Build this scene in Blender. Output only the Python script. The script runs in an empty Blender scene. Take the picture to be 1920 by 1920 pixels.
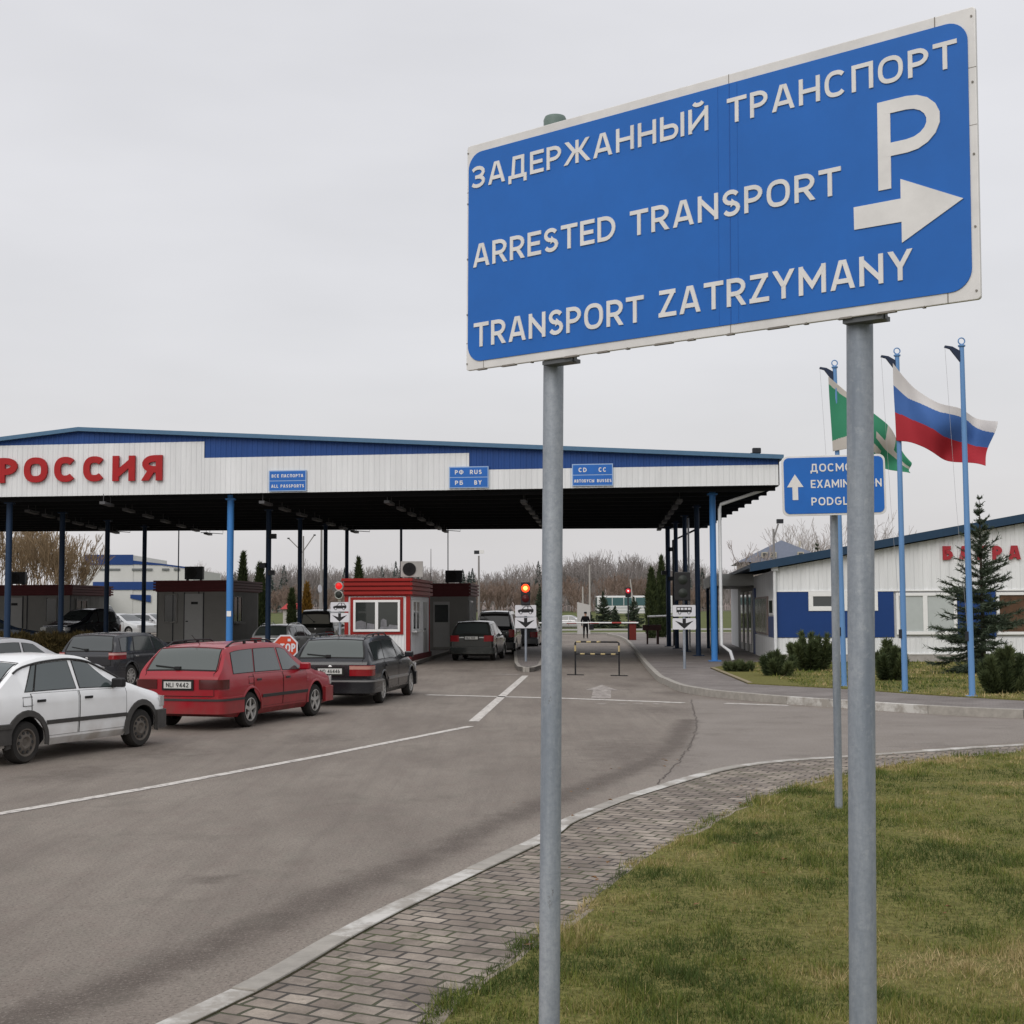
import bpy, bmesh, math, random
import numpy as np
from mathutils import Vector, Matrix

S = bpy.context.scene
COL = S.collection
rng = np.random.default_rng(11)
random.seed(7)
R = math.radians

# ------------------------------------------------------------------ camera
F_PX, CAM_H = 2600.0, 2.0
PITCH = math.atan(185 / F_PX)
ROLL = math.atan(144 / 35000.0)
cam = bpy.data.cameras.new("camera")
cam.sensor_width = 36.0
cam.lens = F_PX / 1920 * 36
cam.clip_start, cam.clip_end = 0.1, 6000
cam_o = bpy.data.objects.new("camera", cam)
COL.objects.link(cam_o)
cam_o.matrix_world = Matrix.Translation((0, 0, CAM_H)) @ Matrix.Rotation(math.pi / 2 + PITCH, 4, 'X') @ Matrix.Rotation(-ROLL, 4, 'Z')
S.camera = cam_o

def ray(px, py):
    x, y = (px - 960) / F_PX, (960 - py) / F_PX
    c, s = math.cos(ROLL), math.sin(ROLL)
    x, y = x * c + y * s, -x * s + y * c
    return Vector((x, math.cos(PITCH) - y * math.sin(PITCH), math.sin(PITCH) + y * math.cos(PITCH)))

def at(px, py, Y):            # surveyed point of the place at distance Y
    d = ray(px, py)
    return Vector((0, 0, CAM_H)) + d * (Y / d.y)

def gr(px, py, z=0.0):        # surveyed point on the ground
    d = ray(px, py)
    return Vector((0, 0, CAM_H)) + d * ((z - CAM_H) / d.z)

def hit(px, py, O, U):        # (u, z) on the vertical wall through O along U
    d = ray(px, py)
    n = Vector((-U[1], U[0], 0))
    t = n.dot(Vector(O) - Vector((0, 0, CAM_H))) / n.dot(d)
    p = Vector((0, 0, CAM_H)) + d * t
    return ((p - Vector(O)).dot(Vector((U[0], U[1], 0))), p.z)

# ------------------------------------------------------------------ light
SUN_EL, SUN_ROT = R(38), R(205)
w = bpy.data.worlds.new("World")
S.world = w
w.use_nodes = True
nt = w.node_tree
bg = nt.nodes['Background']
sky = nt.nodes.new('ShaderNodeTexSky')
sky.sky_type = 'NISHITA'
sky.sun_disc = False
sky.sun_elevation = SUN_EL
sky.sun_rotation = SUN_ROT
sky.air_density = 1.5
sky.dust_density = 3.0
tc = nt.nodes.new('ShaderNodeTexCoord')
sep = nt.nodes.new('ShaderNodeSeparateXYZ')
nt.links.new(tc.outputs['Generated'], sep.inputs[0])
rampw = nt.nodes.new('ShaderNodeValToRGB')
cr = rampw.color_ramp
cr.elements[0].position = 0.0
cr.elements[0].color = (6.2, 6.04, 6.16, 1)
cr.elements[1].position = 1.0
cr.elements[1].color = (10.8, 10.8, 11.2, 1)
e = cr.elements.new(0.18); e.color = (6.85, 6.78, 7.02, 1)
e = cr.elements.new(0.42); e.color = (7.3, 7.25, 7.5, 1)
nt.links.new(sep.outputs['Z'], rampw.inputs['Fac'])
noi = nt.nodes.new('ShaderNodeTexNoise')
mpw = nt.nodes.new('ShaderNodeMapping')
mpw.inputs['Scale'].default_value = (1, 1, 3.5)
nt.links.new(tc.outputs['Generated'], mpw.inputs['Vector'])
nt.links.new(mpw.outputs['Vector'], noi.inputs['Vector'])
noi.inputs['Scale'].default_value = 2.6
noi.inputs['Detail'].default_value = 4
mr = nt.nodes.new('ShaderNodeMapRange')
mr.inputs['From Min'].default_value = 0.3
mr.inputs['From Max'].default_value = 0.7
mr.inputs['To Min'].default_value = 0.93
mr.inputs['To Max'].default_value = 1.06
nt.links.new(noi.outputs['Fac'], mr.inputs['Value'])
mul = nt.nodes.new('ShaderNodeVectorMath')
mul.operation = 'SCALE'
nt.links.new(rampw.outputs['Color'], mul.inputs[0])
nt.links.new(mr.outputs['Result'], mul.inputs['Scale'])
mixw = nt.nodes.new('ShaderNodeMix')
mixw.data_type = 'RGBA'
mixw.inputs['Factor'].default_value = 0.9
nt.links.new(sky.outputs['Color'], mixw.inputs['A'])
nt.links.new(mul.outputs['Vector'], mixw.inputs['B'])
nt.links.new(mixw.outputs['Result'], bg.inputs['Color'])
bg.inputs['Strength'].default_value = 0.1

sun = bpy.data.lights.new("sun", 'SUN')
sun.energy = 1.25
sun.angle = R(45)
sun.color = (1.0, 0.97, 0.93)
sun_o = bpy.data.objects.new("sun", sun)
COL.objects.link(sun_o)
sun_o.rotation_euler = Vector((-math.sin(SUN_ROT) * math.cos(SUN_EL), -math.cos(SUN_ROT) * math.cos(SUN_EL), -math.sin(SUN_EL))).to_track_quat('-Z', 'Y').to_euler()

S.view_settings.view_transform = 'Standard'
S.view_settings.look = 'None'
S.view_settings.gamma = 1
S.view_settings.use_curve_mapping = False
S.view_settings.exposure = 0.16
S.cycles.max_bounces = 6
S.cycles.transparent_max_bounces = 12

# ------------------------------------------------------------------ helpers
def link(o, parent=None):
    COL.objects.link(o)
    if parent is not None:
        o.parent = parent
    return o

def tag(o, label=None, cat=None, group=None, kind=None):
    if label: o['label'] = label
    if cat: o['category'] = cat
    if group: o['group'] = group
    if kind: o['kind'] = kind
    return o

def thing(name, label, cat, loc=(0, 0, 0), rotz=0.0, group=None):
    o = bpy.data.objects.new(name, None)
    COL.objects.link(o)
    o.empty_display_size = 0.2
    o.location = loc
    o.rotation_euler = (0, 0, rotz)
    return tag(o, label, cat, group)

class MB:
    def __init__(s):
        s.v, s.f, s.m = [], [], []
        s.T = None
    def add(s, vs, fs, mi=0):
        b = len(s.v)
        if s.T is not None:
            vs = [tuple(s.T @ Vector(p)) for p in vs]
        s.v += [tuple(p) for p in vs]
        s.f += [tuple(i + b for i in f) for f in fs]
        s.m += [mi] * len(fs)
        return s
    def box(s, c, d, rotz=0.0, mi=0, M=None):
        x, y, z = d[0] / 2, d[1] / 2, d[2] / 2
        vs = [(-x, -y, -z), (x, -y, -z), (x, y, -z), (-x, y, -z), (-x, -y, z), (x, -y, z), (x, y, z), (-x, y, z)]
        cz, sz = math.cos(rotz), math.sin(rotz)
        if M is None:
            vs = [(c[0] + a * cz - b * sz, c[1] + a * sz + b * cz, c[2] + k) for a, b, k in vs]
        else:
            vs = [tuple(Vector(c) + M @ Vector(p)) for p in vs]
        return s.add(vs, [(0, 3, 2, 1), (4, 5, 6, 7), (0, 1, 5, 4), (1, 2, 6, 5), (2, 3, 7, 6), (3, 0, 4, 7)], mi)
    def b2(s, a, b, mi=0):
        return s.box([(a[i] + b[i]) / 2 for i in range(3)], [abs(b[i] - a[i]) for i in range(3)], 0, mi)
    def prism(s, poly, z0, z1, mi=0):
        n = len(poly)
        vs = [(p[0], p[1], z0) for p in poly] + [(p[0], p[1], z1) for p in poly]
        return s.add(vs, [tuple(range(n))[::-1], tuple(range(n, 2 * n))] + [(i, (i + 1) % n, n + (i + 1) % n, n + i) for i in range(n)], mi)
    def tube(s, pts, r, n=8, mi=0, cap=True):
        pts = [Vector(p) for p in pts]
        rs = r if isinstance(r, (list, tuple)) else [r] * len(pts)
        base = len(s.v)
        up = None
        vs, fs = [], []
        for i, p in enumerate(pts):
            d = (pts[min(i + 1, len(pts) - 1)] - pts[max(i - 1, 0)]).normalized()
            if up is None:
                up = Vector((0, 0, 1)) if abs(d.z) < 0.9 else Vector((1, 0, 0))
            a = d.cross(up).normalized()
            b = a.cross(d).normalized()
            up = b
            for k in range(n):
                t = 2 * math.pi * k / n
                vs.append(tuple(p + (a * math.cos(t) + b * math.sin(t)) * rs[i]))
        for i in range(len(pts) - 1):
            for k in range(n):
                fs.append((i * n + k, i * n + (k + 1) % n, (i + 1) * n + (k + 1) % n, (i + 1) * n + k))
        if cap:
            fs.append(tuple(range(n))[::-1])
            fs.append(tuple((len(pts) - 1) * n + k for k in range(n)))
        return s.add(vs, fs, mi)
    def lathe(s, prof, c, axis='Z', n=20, mi=0, closed=False):
        vs, fs = [], []
        for (r, h) in prof:
            for k in range(n):
                t = 2 * math.pi * k / n
                a, b = r * math.cos(t), r * math.sin(t)
                p = {'Z': (a, b, h), 'Y': (a, h, b), 'X': (h, a, b)}[axis]
                vs.append((c[0] + p[0], c[1] + p[1], c[2] + p[2]))
        m = len(prof)
        for i in range(m if closed else m - 1):
            j = (i + 1) % m
            for k in range(n):
                fs.append((i * n + k, i * n + (k + 1) % n, j * n + (k + 1) % n, j * n + k))
        if not closed:
            fs.append(tuple(range(n))[::-1]); fs.append(tuple((m - 1) * n + k for k in range(n)))
        return s.add(vs, fs, mi)
    def build(s, name, mats, parent=None, smooth=None, bevel=0.0):
        me = bpy.data.meshes.new(name)
        me.from_pydata(s.v, [], s.f)
        mats = mats if isinstance(mats, (list, tuple)) else [mats]
        for m in mats:
            me.materials.append(m)
        if len(mats) > 1:
            me.polygons.foreach_set('material_index', s.m)
        bm = bmesh.new(); bm.from_mesh(me)
        bmesh.ops.recalc_face_normals(bm, faces=bm.faces)
        bm.to_mesh(me); bm.free()
        if smooth is not None:
            me.shade_smooth()
            me.set_sharp_from_angle(angle=R(smooth))
        o = bpy.data.objects.new(name, me)
        link(o, parent)
        if bevel:
            md = o.modifiers.new('bevel', 'BEVEL'); md.width = bevel; md.segments = 2; md.limit_method = 'ANGLE'
        return o

def np_mesh(name, V, k, mat, parent=None, attr=None, faces=None):
    """V: (n,3); faces of k corners in order, or an index array"""
    V = np.asarray(V, dtype=np.float32).reshape(-1, 3)
    idx = np.arange(len(V), dtype=np.int32) if faces is None else np.asarray(faces, dtype=np.int32).ravel()
    nf = len(idx) // k
    me = bpy.data.meshes.new(name)
    me.vertices.add(len(V)); me.vertices.foreach_set('co', V.ravel())
    me.loops.add(len(idx)); me.loops.foreach_set('vertex_index', idx)
    me.polygons.add(nf)
    me.polygons.foreach_set('loop_start', np.arange(nf, dtype=np.int32) * k)
    if attr is not None:
        for an, av in attr.items():
            A = me.attributes.new(an, 'FLOAT', 'POINT')
            A.data.foreach_set('value', np.asarray(av, dtype=np.float32))
    me.materials.append(mat)
    me.update(calc_edges=True)
    me.validate()
    o = bpy.data.objects.new(name, me)
    return link(o, parent)

# ------------------------------------------------------------------ materials
_M = {}
def mat(name, base=(0.5, 0.5, 0.5), rough=0.6, metal=0.0, var=0.0, scale=5.0, bump=0.0, bscale=40.0, coat=0.0, spec=0.25,
        dirt=None, emit=None, estr=0.0, attr=None, base2=None, streak=False, ior=1.5):
    if name in _M: return _M[name]
    m = bpy.data.materials.new(name); m.use_nodes = True
    n = m.node_tree; L = n.links
    b = n.nodes['Principled BSDF']
    b.inputs['Roughness'].default_value = rough
    b.inputs['Metallic'].default_value = metal
    b.inputs['Coat Weight'].default_value = coat
    b.inputs['Coat Roughness'].default_value = 0.08
    b.inputs['Specular IOR Level'].default_value = spec
    b.inputs['IOR'].default_value = ior
    b.inputs['Base Color'].default_value = (*base, 1)
    tcn = n.nodes.new('ShaderNodeTexCoord')
    col = None
    if attr:
        a = n.nodes.new('ShaderNodeAttribute'); a.attribute_name = attr
        mx = n.nodes.new('ShaderNodeMix'); mx.data_type = 'RGBA'
        mx.inputs['A'].default_value = (*base, 1); mx.inputs['B'].default_value = (*base2, 1)
        L.new(a.outputs['Fac'], mx.inputs['Factor'])
        col = mx.outputs['Result']
    if var > 0:
        no = n.nodes.new('ShaderNodeTexNoise'); no.inputs['Scale'].default_value = scale; no.inputs['Detail'].default_value = 6; no.inputs['Roughness'].default_value = 0.65
        if streak:
            mp = n.nodes.new('ShaderNodeMapping'); mp.inputs['Scale'].default_value = (1, 1, 0.12)
            L.new(tcn.outputs['Object'], mp.inputs['Vector']); L.new(mp.outputs['Vector'], no.inputs['Vector'])
        else:
            L.new(tcn.outputs['Object'], no.inputs['Vector'])
        rg = n.nodes.new('ShaderNodeMapRange')
        rg.inputs['From Min'].default_value = 0.25; rg.inputs['From Max'].default_value = 0.75
        rg.inputs['To Min'].default_value = 1 - var; rg.inputs['To Max'].default_value = 1 + var
        L.new(no.outputs['Fac'], rg.inputs['Value'])
        vm = n.nodes.new('ShaderNodeVectorMath'); vm.operation = 'SCALE'
        if col is None:
            vm.inputs[0].default_value = base
        else:
            L.new(col, vm.inputs[0])
        L.new(rg.outputs['Result'], vm.inputs['Scale'])
        col = vm.outputs['Vector']
    if dirt:
        dcol, z0, z1, amt = dirt
        sp = n.nodes.new('ShaderNodeSeparateXYZ'); L.new(tcn.outputs['Object'], sp.inputs[0])
        g = n.nodes.new('ShaderNodeMapRange'); g.inputs['From Min'].default_value = z0; g.inputs['From Max'].default_value = z1
        g.inputs['To Min'].default_value = 1; g.inputs['To Max'].default_value = 0.06
        L.new(sp.outputs['Z'], g.inputs['Value'])
        dn = n.nodes.new('ShaderNodeTexNoise'); dn.inputs['Scale'].default_value = 3.5; dn.inputs['Detail'].default_value = 7
        L.new(tcn.outputs['Object'], dn.inputs['Vector'])
        d2 = n.nodes.new('ShaderNodeMapRange'); d2.inputs['From Min'].default_value = 0.3; d2.inputs['From Max'].default_value = 0.65
        L.new(dn.outputs['Fac'], d2.inputs['Value'])
        mm = n.nodes.new('ShaderNodeMath'); mm.operation = 'MULTIPLY'; L.new(g.outputs['Result'], mm.inputs[0]); L.new(d2.outputs['Result'], mm.inputs[1])
        m2 = n.nodes.new('ShaderNodeMath'); m2.operation = 'MULTIPLY'; L.new(mm.outputs[0], m2.inputs[0]); m2.inputs[1].default_value = amt
        mx = n.nodes.new('ShaderNodeMix'); mx.data_type = 'RGBA'
        if col is None: mx.inputs['A'].default_value = (*base, 1)
        else: L.new(col, mx.inputs['A'])
        mx.inputs['B'].default_value = (*dcol, 1)
        L.new(m2.outputs[0], mx.inputs['Factor'])
        col = mx.outputs['Result']
        ra = n.nodes.new('ShaderNodeMapRange'); ra.inputs['To Min'].default_value = rough; ra.inputs['To Max'].default_value = 0.85
        L.new(m2.outputs[0], ra.inputs['Value']); L.new(ra.outputs['Result'], b.inputs['Roughness'])
    if col is not None:
        L.new(col, b.inputs['Base Color'])
    if bump > 0:
        bn = n.nodes.new('ShaderNodeTexNoise'); bn.inputs['Scale'].default_value = bscale; bn.inputs['Detail'].default_value = 5
        L.new(tcn.outputs['Object'], bn.inputs['Vector'])
        bp = n.nodes.new('ShaderNodeBump'); bp.inputs['Strength'].default_value = bump; bp.inputs['Distance'].default_value = 0.02
        L.new(bn.outputs['Fac'], bp.inputs['Height']); L.new(bp.outputs['Normal'], b.inputs['Normal'])
    if emit:
        b.inputs['Emission Color'].default_value = (*emit, 1); b.inputs['Emission Strength'].default_value = estr
    _M[name] = m
    return m

GALV = mat('galvanised_steel', (0.33, 0.345, 0.37), 0.5, 0.35, var=0.22, scale=9, bump=0.08, bscale=60, streak=True)
SIGNBLUE = mat('sign_blue', (0.010, 0.118, 0.44), 0.42, var=0.09, scale=3, spec=0.35)
SIGNWHITE = mat('sign_white', (0.68, 0.665, 0.65), 0.55, var=0.10, scale=7)
SIGNEDGE = mat('sign_edge', (0.66, 0.645, 0.63), 0.45, 0.1, var=0.12, scale=5)
DARKEDGE = mat('dark_edge', (0.05, 0.045, 0.04), 0.7, var=0.2)
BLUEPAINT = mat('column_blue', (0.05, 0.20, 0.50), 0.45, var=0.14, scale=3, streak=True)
FASCIABLUE = mat('fascia_blue', (0.013, 0.056, 0.215), 0.5, var=0.10, scale=1.5, streak=True)
ROOFCAP = mat('roof_cap', (0.075, 0.15, 0.24), 0.45, 0.2, var=0.1)
PANELWHITE = mat('panel_white', (0.675, 0.685, 0.69), 0.55, var=0.11, scale=1.6, streak=True)
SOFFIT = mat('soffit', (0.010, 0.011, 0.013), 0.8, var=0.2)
REDLETTER = mat('letter_red', (0.34, 0.010, 0.012), 0.5, var=0.10, scale=4)
FADEDRED = mat('faded_red', (0.34, 0.03, 0.04), 0.6, var=0.15, scale=6)
BOOTHRED = mat('booth_red', (0.26, 0.012, 0.009), 0.5, var=0.12, scale=3)
MAROON = mat('booth_maroon', (0.10, 0.014, 0.016), 0.55, var=0.12, scale=3)
BOOTHGREY = mat('booth_grey', (0.22, 0.215, 0.20), 0.6, var=0.08, scale=2)
DOORGREY = mat('door_grey', (0.36, 0.36, 0.35), 0.5, var=0.05)
WHITEFRAME = mat('white_frame', (0.74, 0.74, 0.73), 0.4, var=0.03)
BLACK = mat('black_plastic', (0.015, 0.015, 0.016), 0.55)
DARKMETAL = mat('dark_metal', (0.03, 0.032, 0.036), 0.5, 0.3, var=0.2)
GLASS = mat('dark_glass', (0.035, 0.042, 0.042), 0.06, ior=1.75, spec=.5)
PANEGLASS = mat('window_pane', (0.03, 0.035, 0.032), 0.08, ior=1.6, spec=.5)
BLIND = mat('blind', (0.42, 0.45, 0.44), 0.35, var=0.05)
TYRE = mat('tyre', (0.022, 0.021, 0.02), 0.85, dirt=((0.10, 0.085, 0.07), -0.3, 0.3, 0.6), var=0.2)
RIMSTEEL = mat('rim_steel', (0.12, 0.105, 0.09), 0.7, 0.2, var=0.25, scale=8)
RIMALLOY = mat('rim_alloy', (0.45, 0.44, 0.42), 0.4, 0.6, var=0.2, scale=8)
RIMBLACK = mat('rim_black', (0.03, 0.03, 0.03), 0.6)
CONCRETE = mat('concrete', (0.33, 0.31, 0.29), 0.9, var=0.2, scale=6, bump=0.15, bscale=50)
PINE_BARK = mat('bark', (0.055, 0.042, 0.033), 0.9, var=0.3, scale=10)
LAMPWHITE = mat('lamp_glass', (0.7, 0.7, 0.68), 0.3)

# ------------------------------------------------------------------ stroke lettering
def arc(cx, cy, rx, ry, a0, a1, n=9):
    return [(cx + rx * math.cos(R(a0 + (a1 - a0) * i / n)), cy + ry * math.sin(R(a0 + (a1 - a0) * i / n))) for i in range(n + 1)]

def sup(cx, cy, rx, ry, a0, a1, n=16):
    o = []
    for i in range(n + 1):
        t = R(a0 + (a1 - a0) * i / n); c, s_ = math.cos(t), math.sin(t)
        o.append((cx + rx * math.copysign(abs(c) ** 0.8, c), cy + ry * math.copysign(abs(s_) ** 0.8, s_)))
    return o

SAME = dict(zip("АВЕКМНОРСТ", "ABEKMHOPCT"))
def glyph(ch, s):
    ch = SAME.get(ch, ch)
    W_ = {'A': .74, 'Д': .78, 'Ж': .98, 'M': .84, 'O': .74, 'C': .70, 'Ф': .92, 'Ы': .86, 'I': s, 'Ш': .9, 'G': .72, 'N': .70, 'H': .68, 'И': .70, 'Й': .70,
          'П': .66, 'D': .70, 'T': .64, 'Y': .70, 'У': .68, 'X': .68, 'Z': .62, 'З': .58, 'S': .60, 'U': .68, 'Б': .62, 'B': .62, 'P': .60, 'R': .64, 'Я': .64,
          'L': .54, 'Г': .54, 'E': .56, 'K': .66, '4': .62, '2': .58, '9': .58, '6': .58, '1': .36, '0': .58, ' ': .34}
    w_ = W_.get(ch, .6)
    l, r, b, t, m, c = s / 2, w_ - s / 2, s / 2, 1 - s / 2, .5, w_ / 2
    st = []
    def P(*p, cl=False): st.append((list(p), cl))
    if ch == 'A':
        P((l * 1.05, 0), (c - s * .22, 1)); P((c + s * .22, 1), (w_ - l * 1.05, 0)); P((w_ * .22, .28), (w_ * .78, .28))
    elif ch == 'Б':
        P((r, t), (l, t), (l, b), *arc(r - .2, (b + .57) / 2, .2, (.57 - b) / 2, -90, 90), (l, .57))
    elif ch == 'B':
        P((l, b), *arc(r - .21, (b + m) / 2, .21, (m - b) / 2, -90, 90), (l, m)); P((l, m + .001), *arc(r - .25, (t + m) / 2, .21, (t - m) / 2, -90, 90), (l, t)); P((l, 0), (l, 1))
    elif ch == 'Г': P((l, 0), (l, t), (w_, t))
    elif ch == 'Д':
        P((l, -.2), (l, b), (r, b), (r, -.2)); P((l + .12, b), (l + .17, t), (r - .1, t), (r - .1, b))
    elif ch == 'E':
        P((w_, t), (l, t), (l, b), (w_, b)); P((l, m), (w_ - .05, m))
    elif ch == 'Ж':
        P((c, 0), (c, 1)); P((.09, 1), (c - .1, .52), (.06, 0)); P((w_ - .09, 1), (c + .1, .52), (w_ - .06, 0)); P((c - .14, .52), (c + .14, .52))
    elif ch == 'З':
        P(*arc(c - .04, (t + m) / 2, r - c + .03, (t - m) / 2, 150, -90), (c - .14, m)); P((c - .14, m - .001), *arc(c - .04, (b + m) / 2, r - c + .04, (m - b) / 2, 90, -150))
    elif ch in 'ИЙ':
        P((l, 0), (l, 1)); P((r, 0), (r, 1)); P((l, s * .9), (r, 1 - s * .9))
        if ch == 'Й': P(*arc(c, 1.24, .15, .12, 190, 350, 6))
    elif ch == 'K': P((l, 0), (l, 1)); P((r, 1), (l + .03, .44)); P((l + .17, .6), (r + .02, 0))
    elif ch == 'M': P((l, 0), (l, 1)); P((r, 0), (r, 1)); P((l, 1 - s * .5), (c, .3), (r, 1 - s * .5))
    elif ch == 'H': P((l, 0), (l, 1)); P((r, 0), (r, 1)); P((l, m), (r, m))
    elif ch in 'O0': st.append((sup(c, m, c - l, m - b, 0, 360, 28)[:-1], True))
    elif ch == 'П': P((l, 0), (l, t), (r, t), (r, 0))
    elif ch == 'P': P((l, 0), (l, 1)); P((l, .44), *arc(r - .24, (t + .44) / 2, .24, (t - .44) / 2, -90, 90), (l, t))
    elif ch == 'R': P((l, 0), (l, 1)); P((l, .44), *arc(r - .25, (t + .44) / 2, .24, (t - .44) / 2, -90, 90), (l, t)); P((c, .44), (r, 0))
    elif ch == 'Я': P((r, 0), (r, 1)); P((r, .44), *arc(l + .25, (t + .44) / 2, .24, (t - .44) / 2, 270, 90), (r, t)); P((c, .44), (l, 0))
    elif ch == 'C': P(*sup(c, m, c - l, m - b, 42, 318, 22))
    elif ch == 'G': P(*sup(c, m, c - l, m - b, 42, 345, 24), (r, .46), (c + .02, .46))
    elif ch == 'T': P((0, t), (w_, t)); P((c, 0), (c, t))
    elif ch == 'У': P((l, 1), (c + .02, .36)); P((r, 1), (c - .02, .25), *arc(c - .16, .17, .12, .17 - b, 0, -100, 5))
    elif ch == 'Ф': P((c, -.04), (c, 1.04)); st.append((sup(c, .53, c - l, .31, 0, 360, 24)[:-1], True))
    elif ch == 'Ы': P((l, 0), (l, 1)); P((l, b), *arc(w_ - .45, (b + .56) / 2, .17, (.56 - b) / 2, -90, 90), (l, .56)); P((r, 0), (r, 1))
    elif ch == 'D': P((l, b), *arc(r - .34, m, .34, m - b, -90, 90, 12), (l, t)); P((l, 0), (l, 1))
    elif ch == 'S': P(*arc(c, (t + m) / 2, c - l - .01, (t - m) / 2, 25, 270, 11), *arc(c, (b + m) / 2, c - l, (m - b) / 2, 90, -155, 11))
    elif ch == 'U': P((l, 1), (l, .33), *arc(c, .33, c - l, .33 - b, 180, 360, 10), (r, 1))
    elif ch == 'Y': P((l, 1), (c, .44)); P((r, 1), (c, .44)); P((c, 0), (c, .48))
    elif ch == 'Z': P((.03, t), (w_ - .03, t)); P((r - .02, t), (l + .02, b)); P((.01, b), (w_, b))
    elif ch == 'L': P((l, 1), (l, b), (w_, b))
    elif ch == 'X': P((l, 1), (r, 0)); P((r, 1), (l, 0))
    elif ch == 'I': P((c, 0), (c, 1))
    elif ch == 'N': P((l, 0), (l, 1)); P((r, 0), (r, 1)); P((l, 1 - s * .9), (r, s * .9))
    elif ch == '4': P((r - .1, 0), (r - .1, 1)); P((r - .1, 1 - s * .5), (l, .28), (w_, .28))
    elif ch == '2': P(*arc(c, .70, c - l, t - .70, 160, -10, 9), (l + .02, b)); P((.01, b), (w_, b))
    elif ch == '9': st.append((sup(c, .67, c - l, t - .67, 0, 360, 20)[:-1], True)); P((r, .67), (c, 0))
    elif ch == '6': st.append((sup(c, .33, c - l, .33 - b, 0, 360, 20)[:-1], True)); P((l, .33), (c, 1))
    elif ch == '1': P((c + .05, 0), (c + .05, 1)); P((c + .05, 1 - s * .5), (.02, .76))
    return w_, st

def ribbon(pts, s, closed):
    n = len(pts)
    Lp, Rp = [], []
    for i in range(n):
        p = Vector(pts[i])
        if closed:
            a, b = Vector(pts[i - 1]), Vector(pts[(i + 1) % n])
        else:
            a = Vector(pts[i - 1]) if i else None
            b = Vector(pts[i + 1]) if i < n - 1 else None
        if a is None or b is None:
            d = ((b - p) if a is None else (p - a)).normalized()
            if abs(d.y) > .35 and (abs(p.y) < 1e-6 or abs(p.y - 1) < 1e-6):
                o = Vector((-s / 2 / d.y, 0))
            else:
                o = Vector((-d.y, d.x)) * s / 2
        else:
            d0, d1 = (p - a).normalized(), (b - p).normalized()
            n0, n1 = Vector((-d0.y, d0.x)), Vector((-d1.y, d1.x))
            mm = n0 + n1
            if mm.length < 1e-4: mm = n0
            mm.normalize()
            o = mm * (s / 2 / max(.5, mm.dot(n0)))
        Lp.append(p + o); Rp.append(p - o)
    return Lp, Rp

def text(mb, txt, O, U, V, N, h, s, width=None, thick=.006, gap=.13, mi=0, only=None):
    """cap height h, stroke s (in cap heights); width stretches the line to fit"""
    O, U, V, N = map(Vector, (O, U, V, N))
    g = [glyph(c, s) for c in txt]
    nat = sum(x[0] for x in g) + gap * (len(g) - 1)
    k = 1.0 if width is None else width / h / nat
    x = 0.0
    cnt = 0
    for gi, (w_, st) in enumerate(g):
        for pts, cl in (st if only is None or only == gi else ()):
            P2 = [((x + a) * k, b) for a, b in pts]
            Lp, Rp = ribbon(P2, s, cl)
            z1 = thick + (cnt % 5) * .00025; cnt += 1
            n = len(P2)
            vs = []
            for q in range(n):
                for p, zz in ((Lp[q], 0), (Rp[q], 0), (Rp[q], z1), (Lp[q], z1)):
                    vs.append(tuple(O + U * (p.x * h) + V * (p.y * h) + N * zz))
            fs = []
            for q in range(n if cl else n - 1):
                a, b = 4 * q, 4 * ((q + 1) % n)
                for e_ in range(4):
                    f_ = (e_ + 1) % 4
                    fs.append((a + e_, a + f_, b + f_, b + e_))
            if not cl:
                fs += [(0, 1, 2, 3), tuple(4 * (n - 1) + e_ for e_ in (3, 2, 1, 0))]
            mb.add(vs, fs, mi)
        x += w_ + gap
    return x * k * h

def letters(m_, parent, txt, *a, **k):
    for i, c in enumerate(txt):
        if c != ' ':
            mb = MB(); text(mb, txt, *a, only=i, **k); mb.build('letter', m_, parent)

def rrect(wd, ht, r, n=6, x0=0, y0=0):
    o = []
    for cx, cy, a in ((wd - r, r, -90), (wd - r, ht - r, 0), (r, ht - r, 90), (r, r, 180)):
        o += [(x0 + p[0], y0 + p[1]) for p in arc(cx, cy, r, r, a, a + 90, n)]
    return o

def plate(mb, poly, O, U, V, N, z0, z1, mi=0):
    O, U, V, N = map(Vector, (O, U, V, N))
    n = len(poly)
    vs = [tuple(O + U * p[0] + V * p[1] + N * z0) for p in poly] + [tuple(O + U * p[0] + V * p[1] + N * z1) for p in poly]
    mb.add(vs, [tuple(range(n))[::-1], tuple(range(n, 2 * n))] + [(i, (i + 1) % n, n + (i + 1) % n, n + i) for i in range(n)], mi)
# ------------------------------------------------------------------ ground, road, pavements
def terr(x, y):               # gentle rise behind the border station
    if y < 118: return -0.06
    t = min(1.0, (y - 118) / 110.0)
    return -0.06 + 1.9 * t * t * (3 - 2 * t)

def grid_obj(name, xs, ys, zf, m, attr=None):
    X, Y = np.meshgrid(xs, ys)
    Z = np.vectorize(zf)(X, Y) if callable(zf) else np.full_like(X, zf)
    V = np.stack([X, Y, Z], -1).reshape(-1, 3)
    nx, ny = len(xs), len(ys)
    i, j = np.meshgrid(np.arange(nx - 1), np.arange(ny - 1))
    a = (j * nx + i).ravel()
    Fq = np.stack([a, a + 1, a + nx + 1, a + nx], -1)
    at_ = {k: f(V) for k, f in attr.items()} if attr else None
    o = np_mesh(name, V, 4, m, None, at_, Fq)
    return tag(o, kind='structure')

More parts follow.
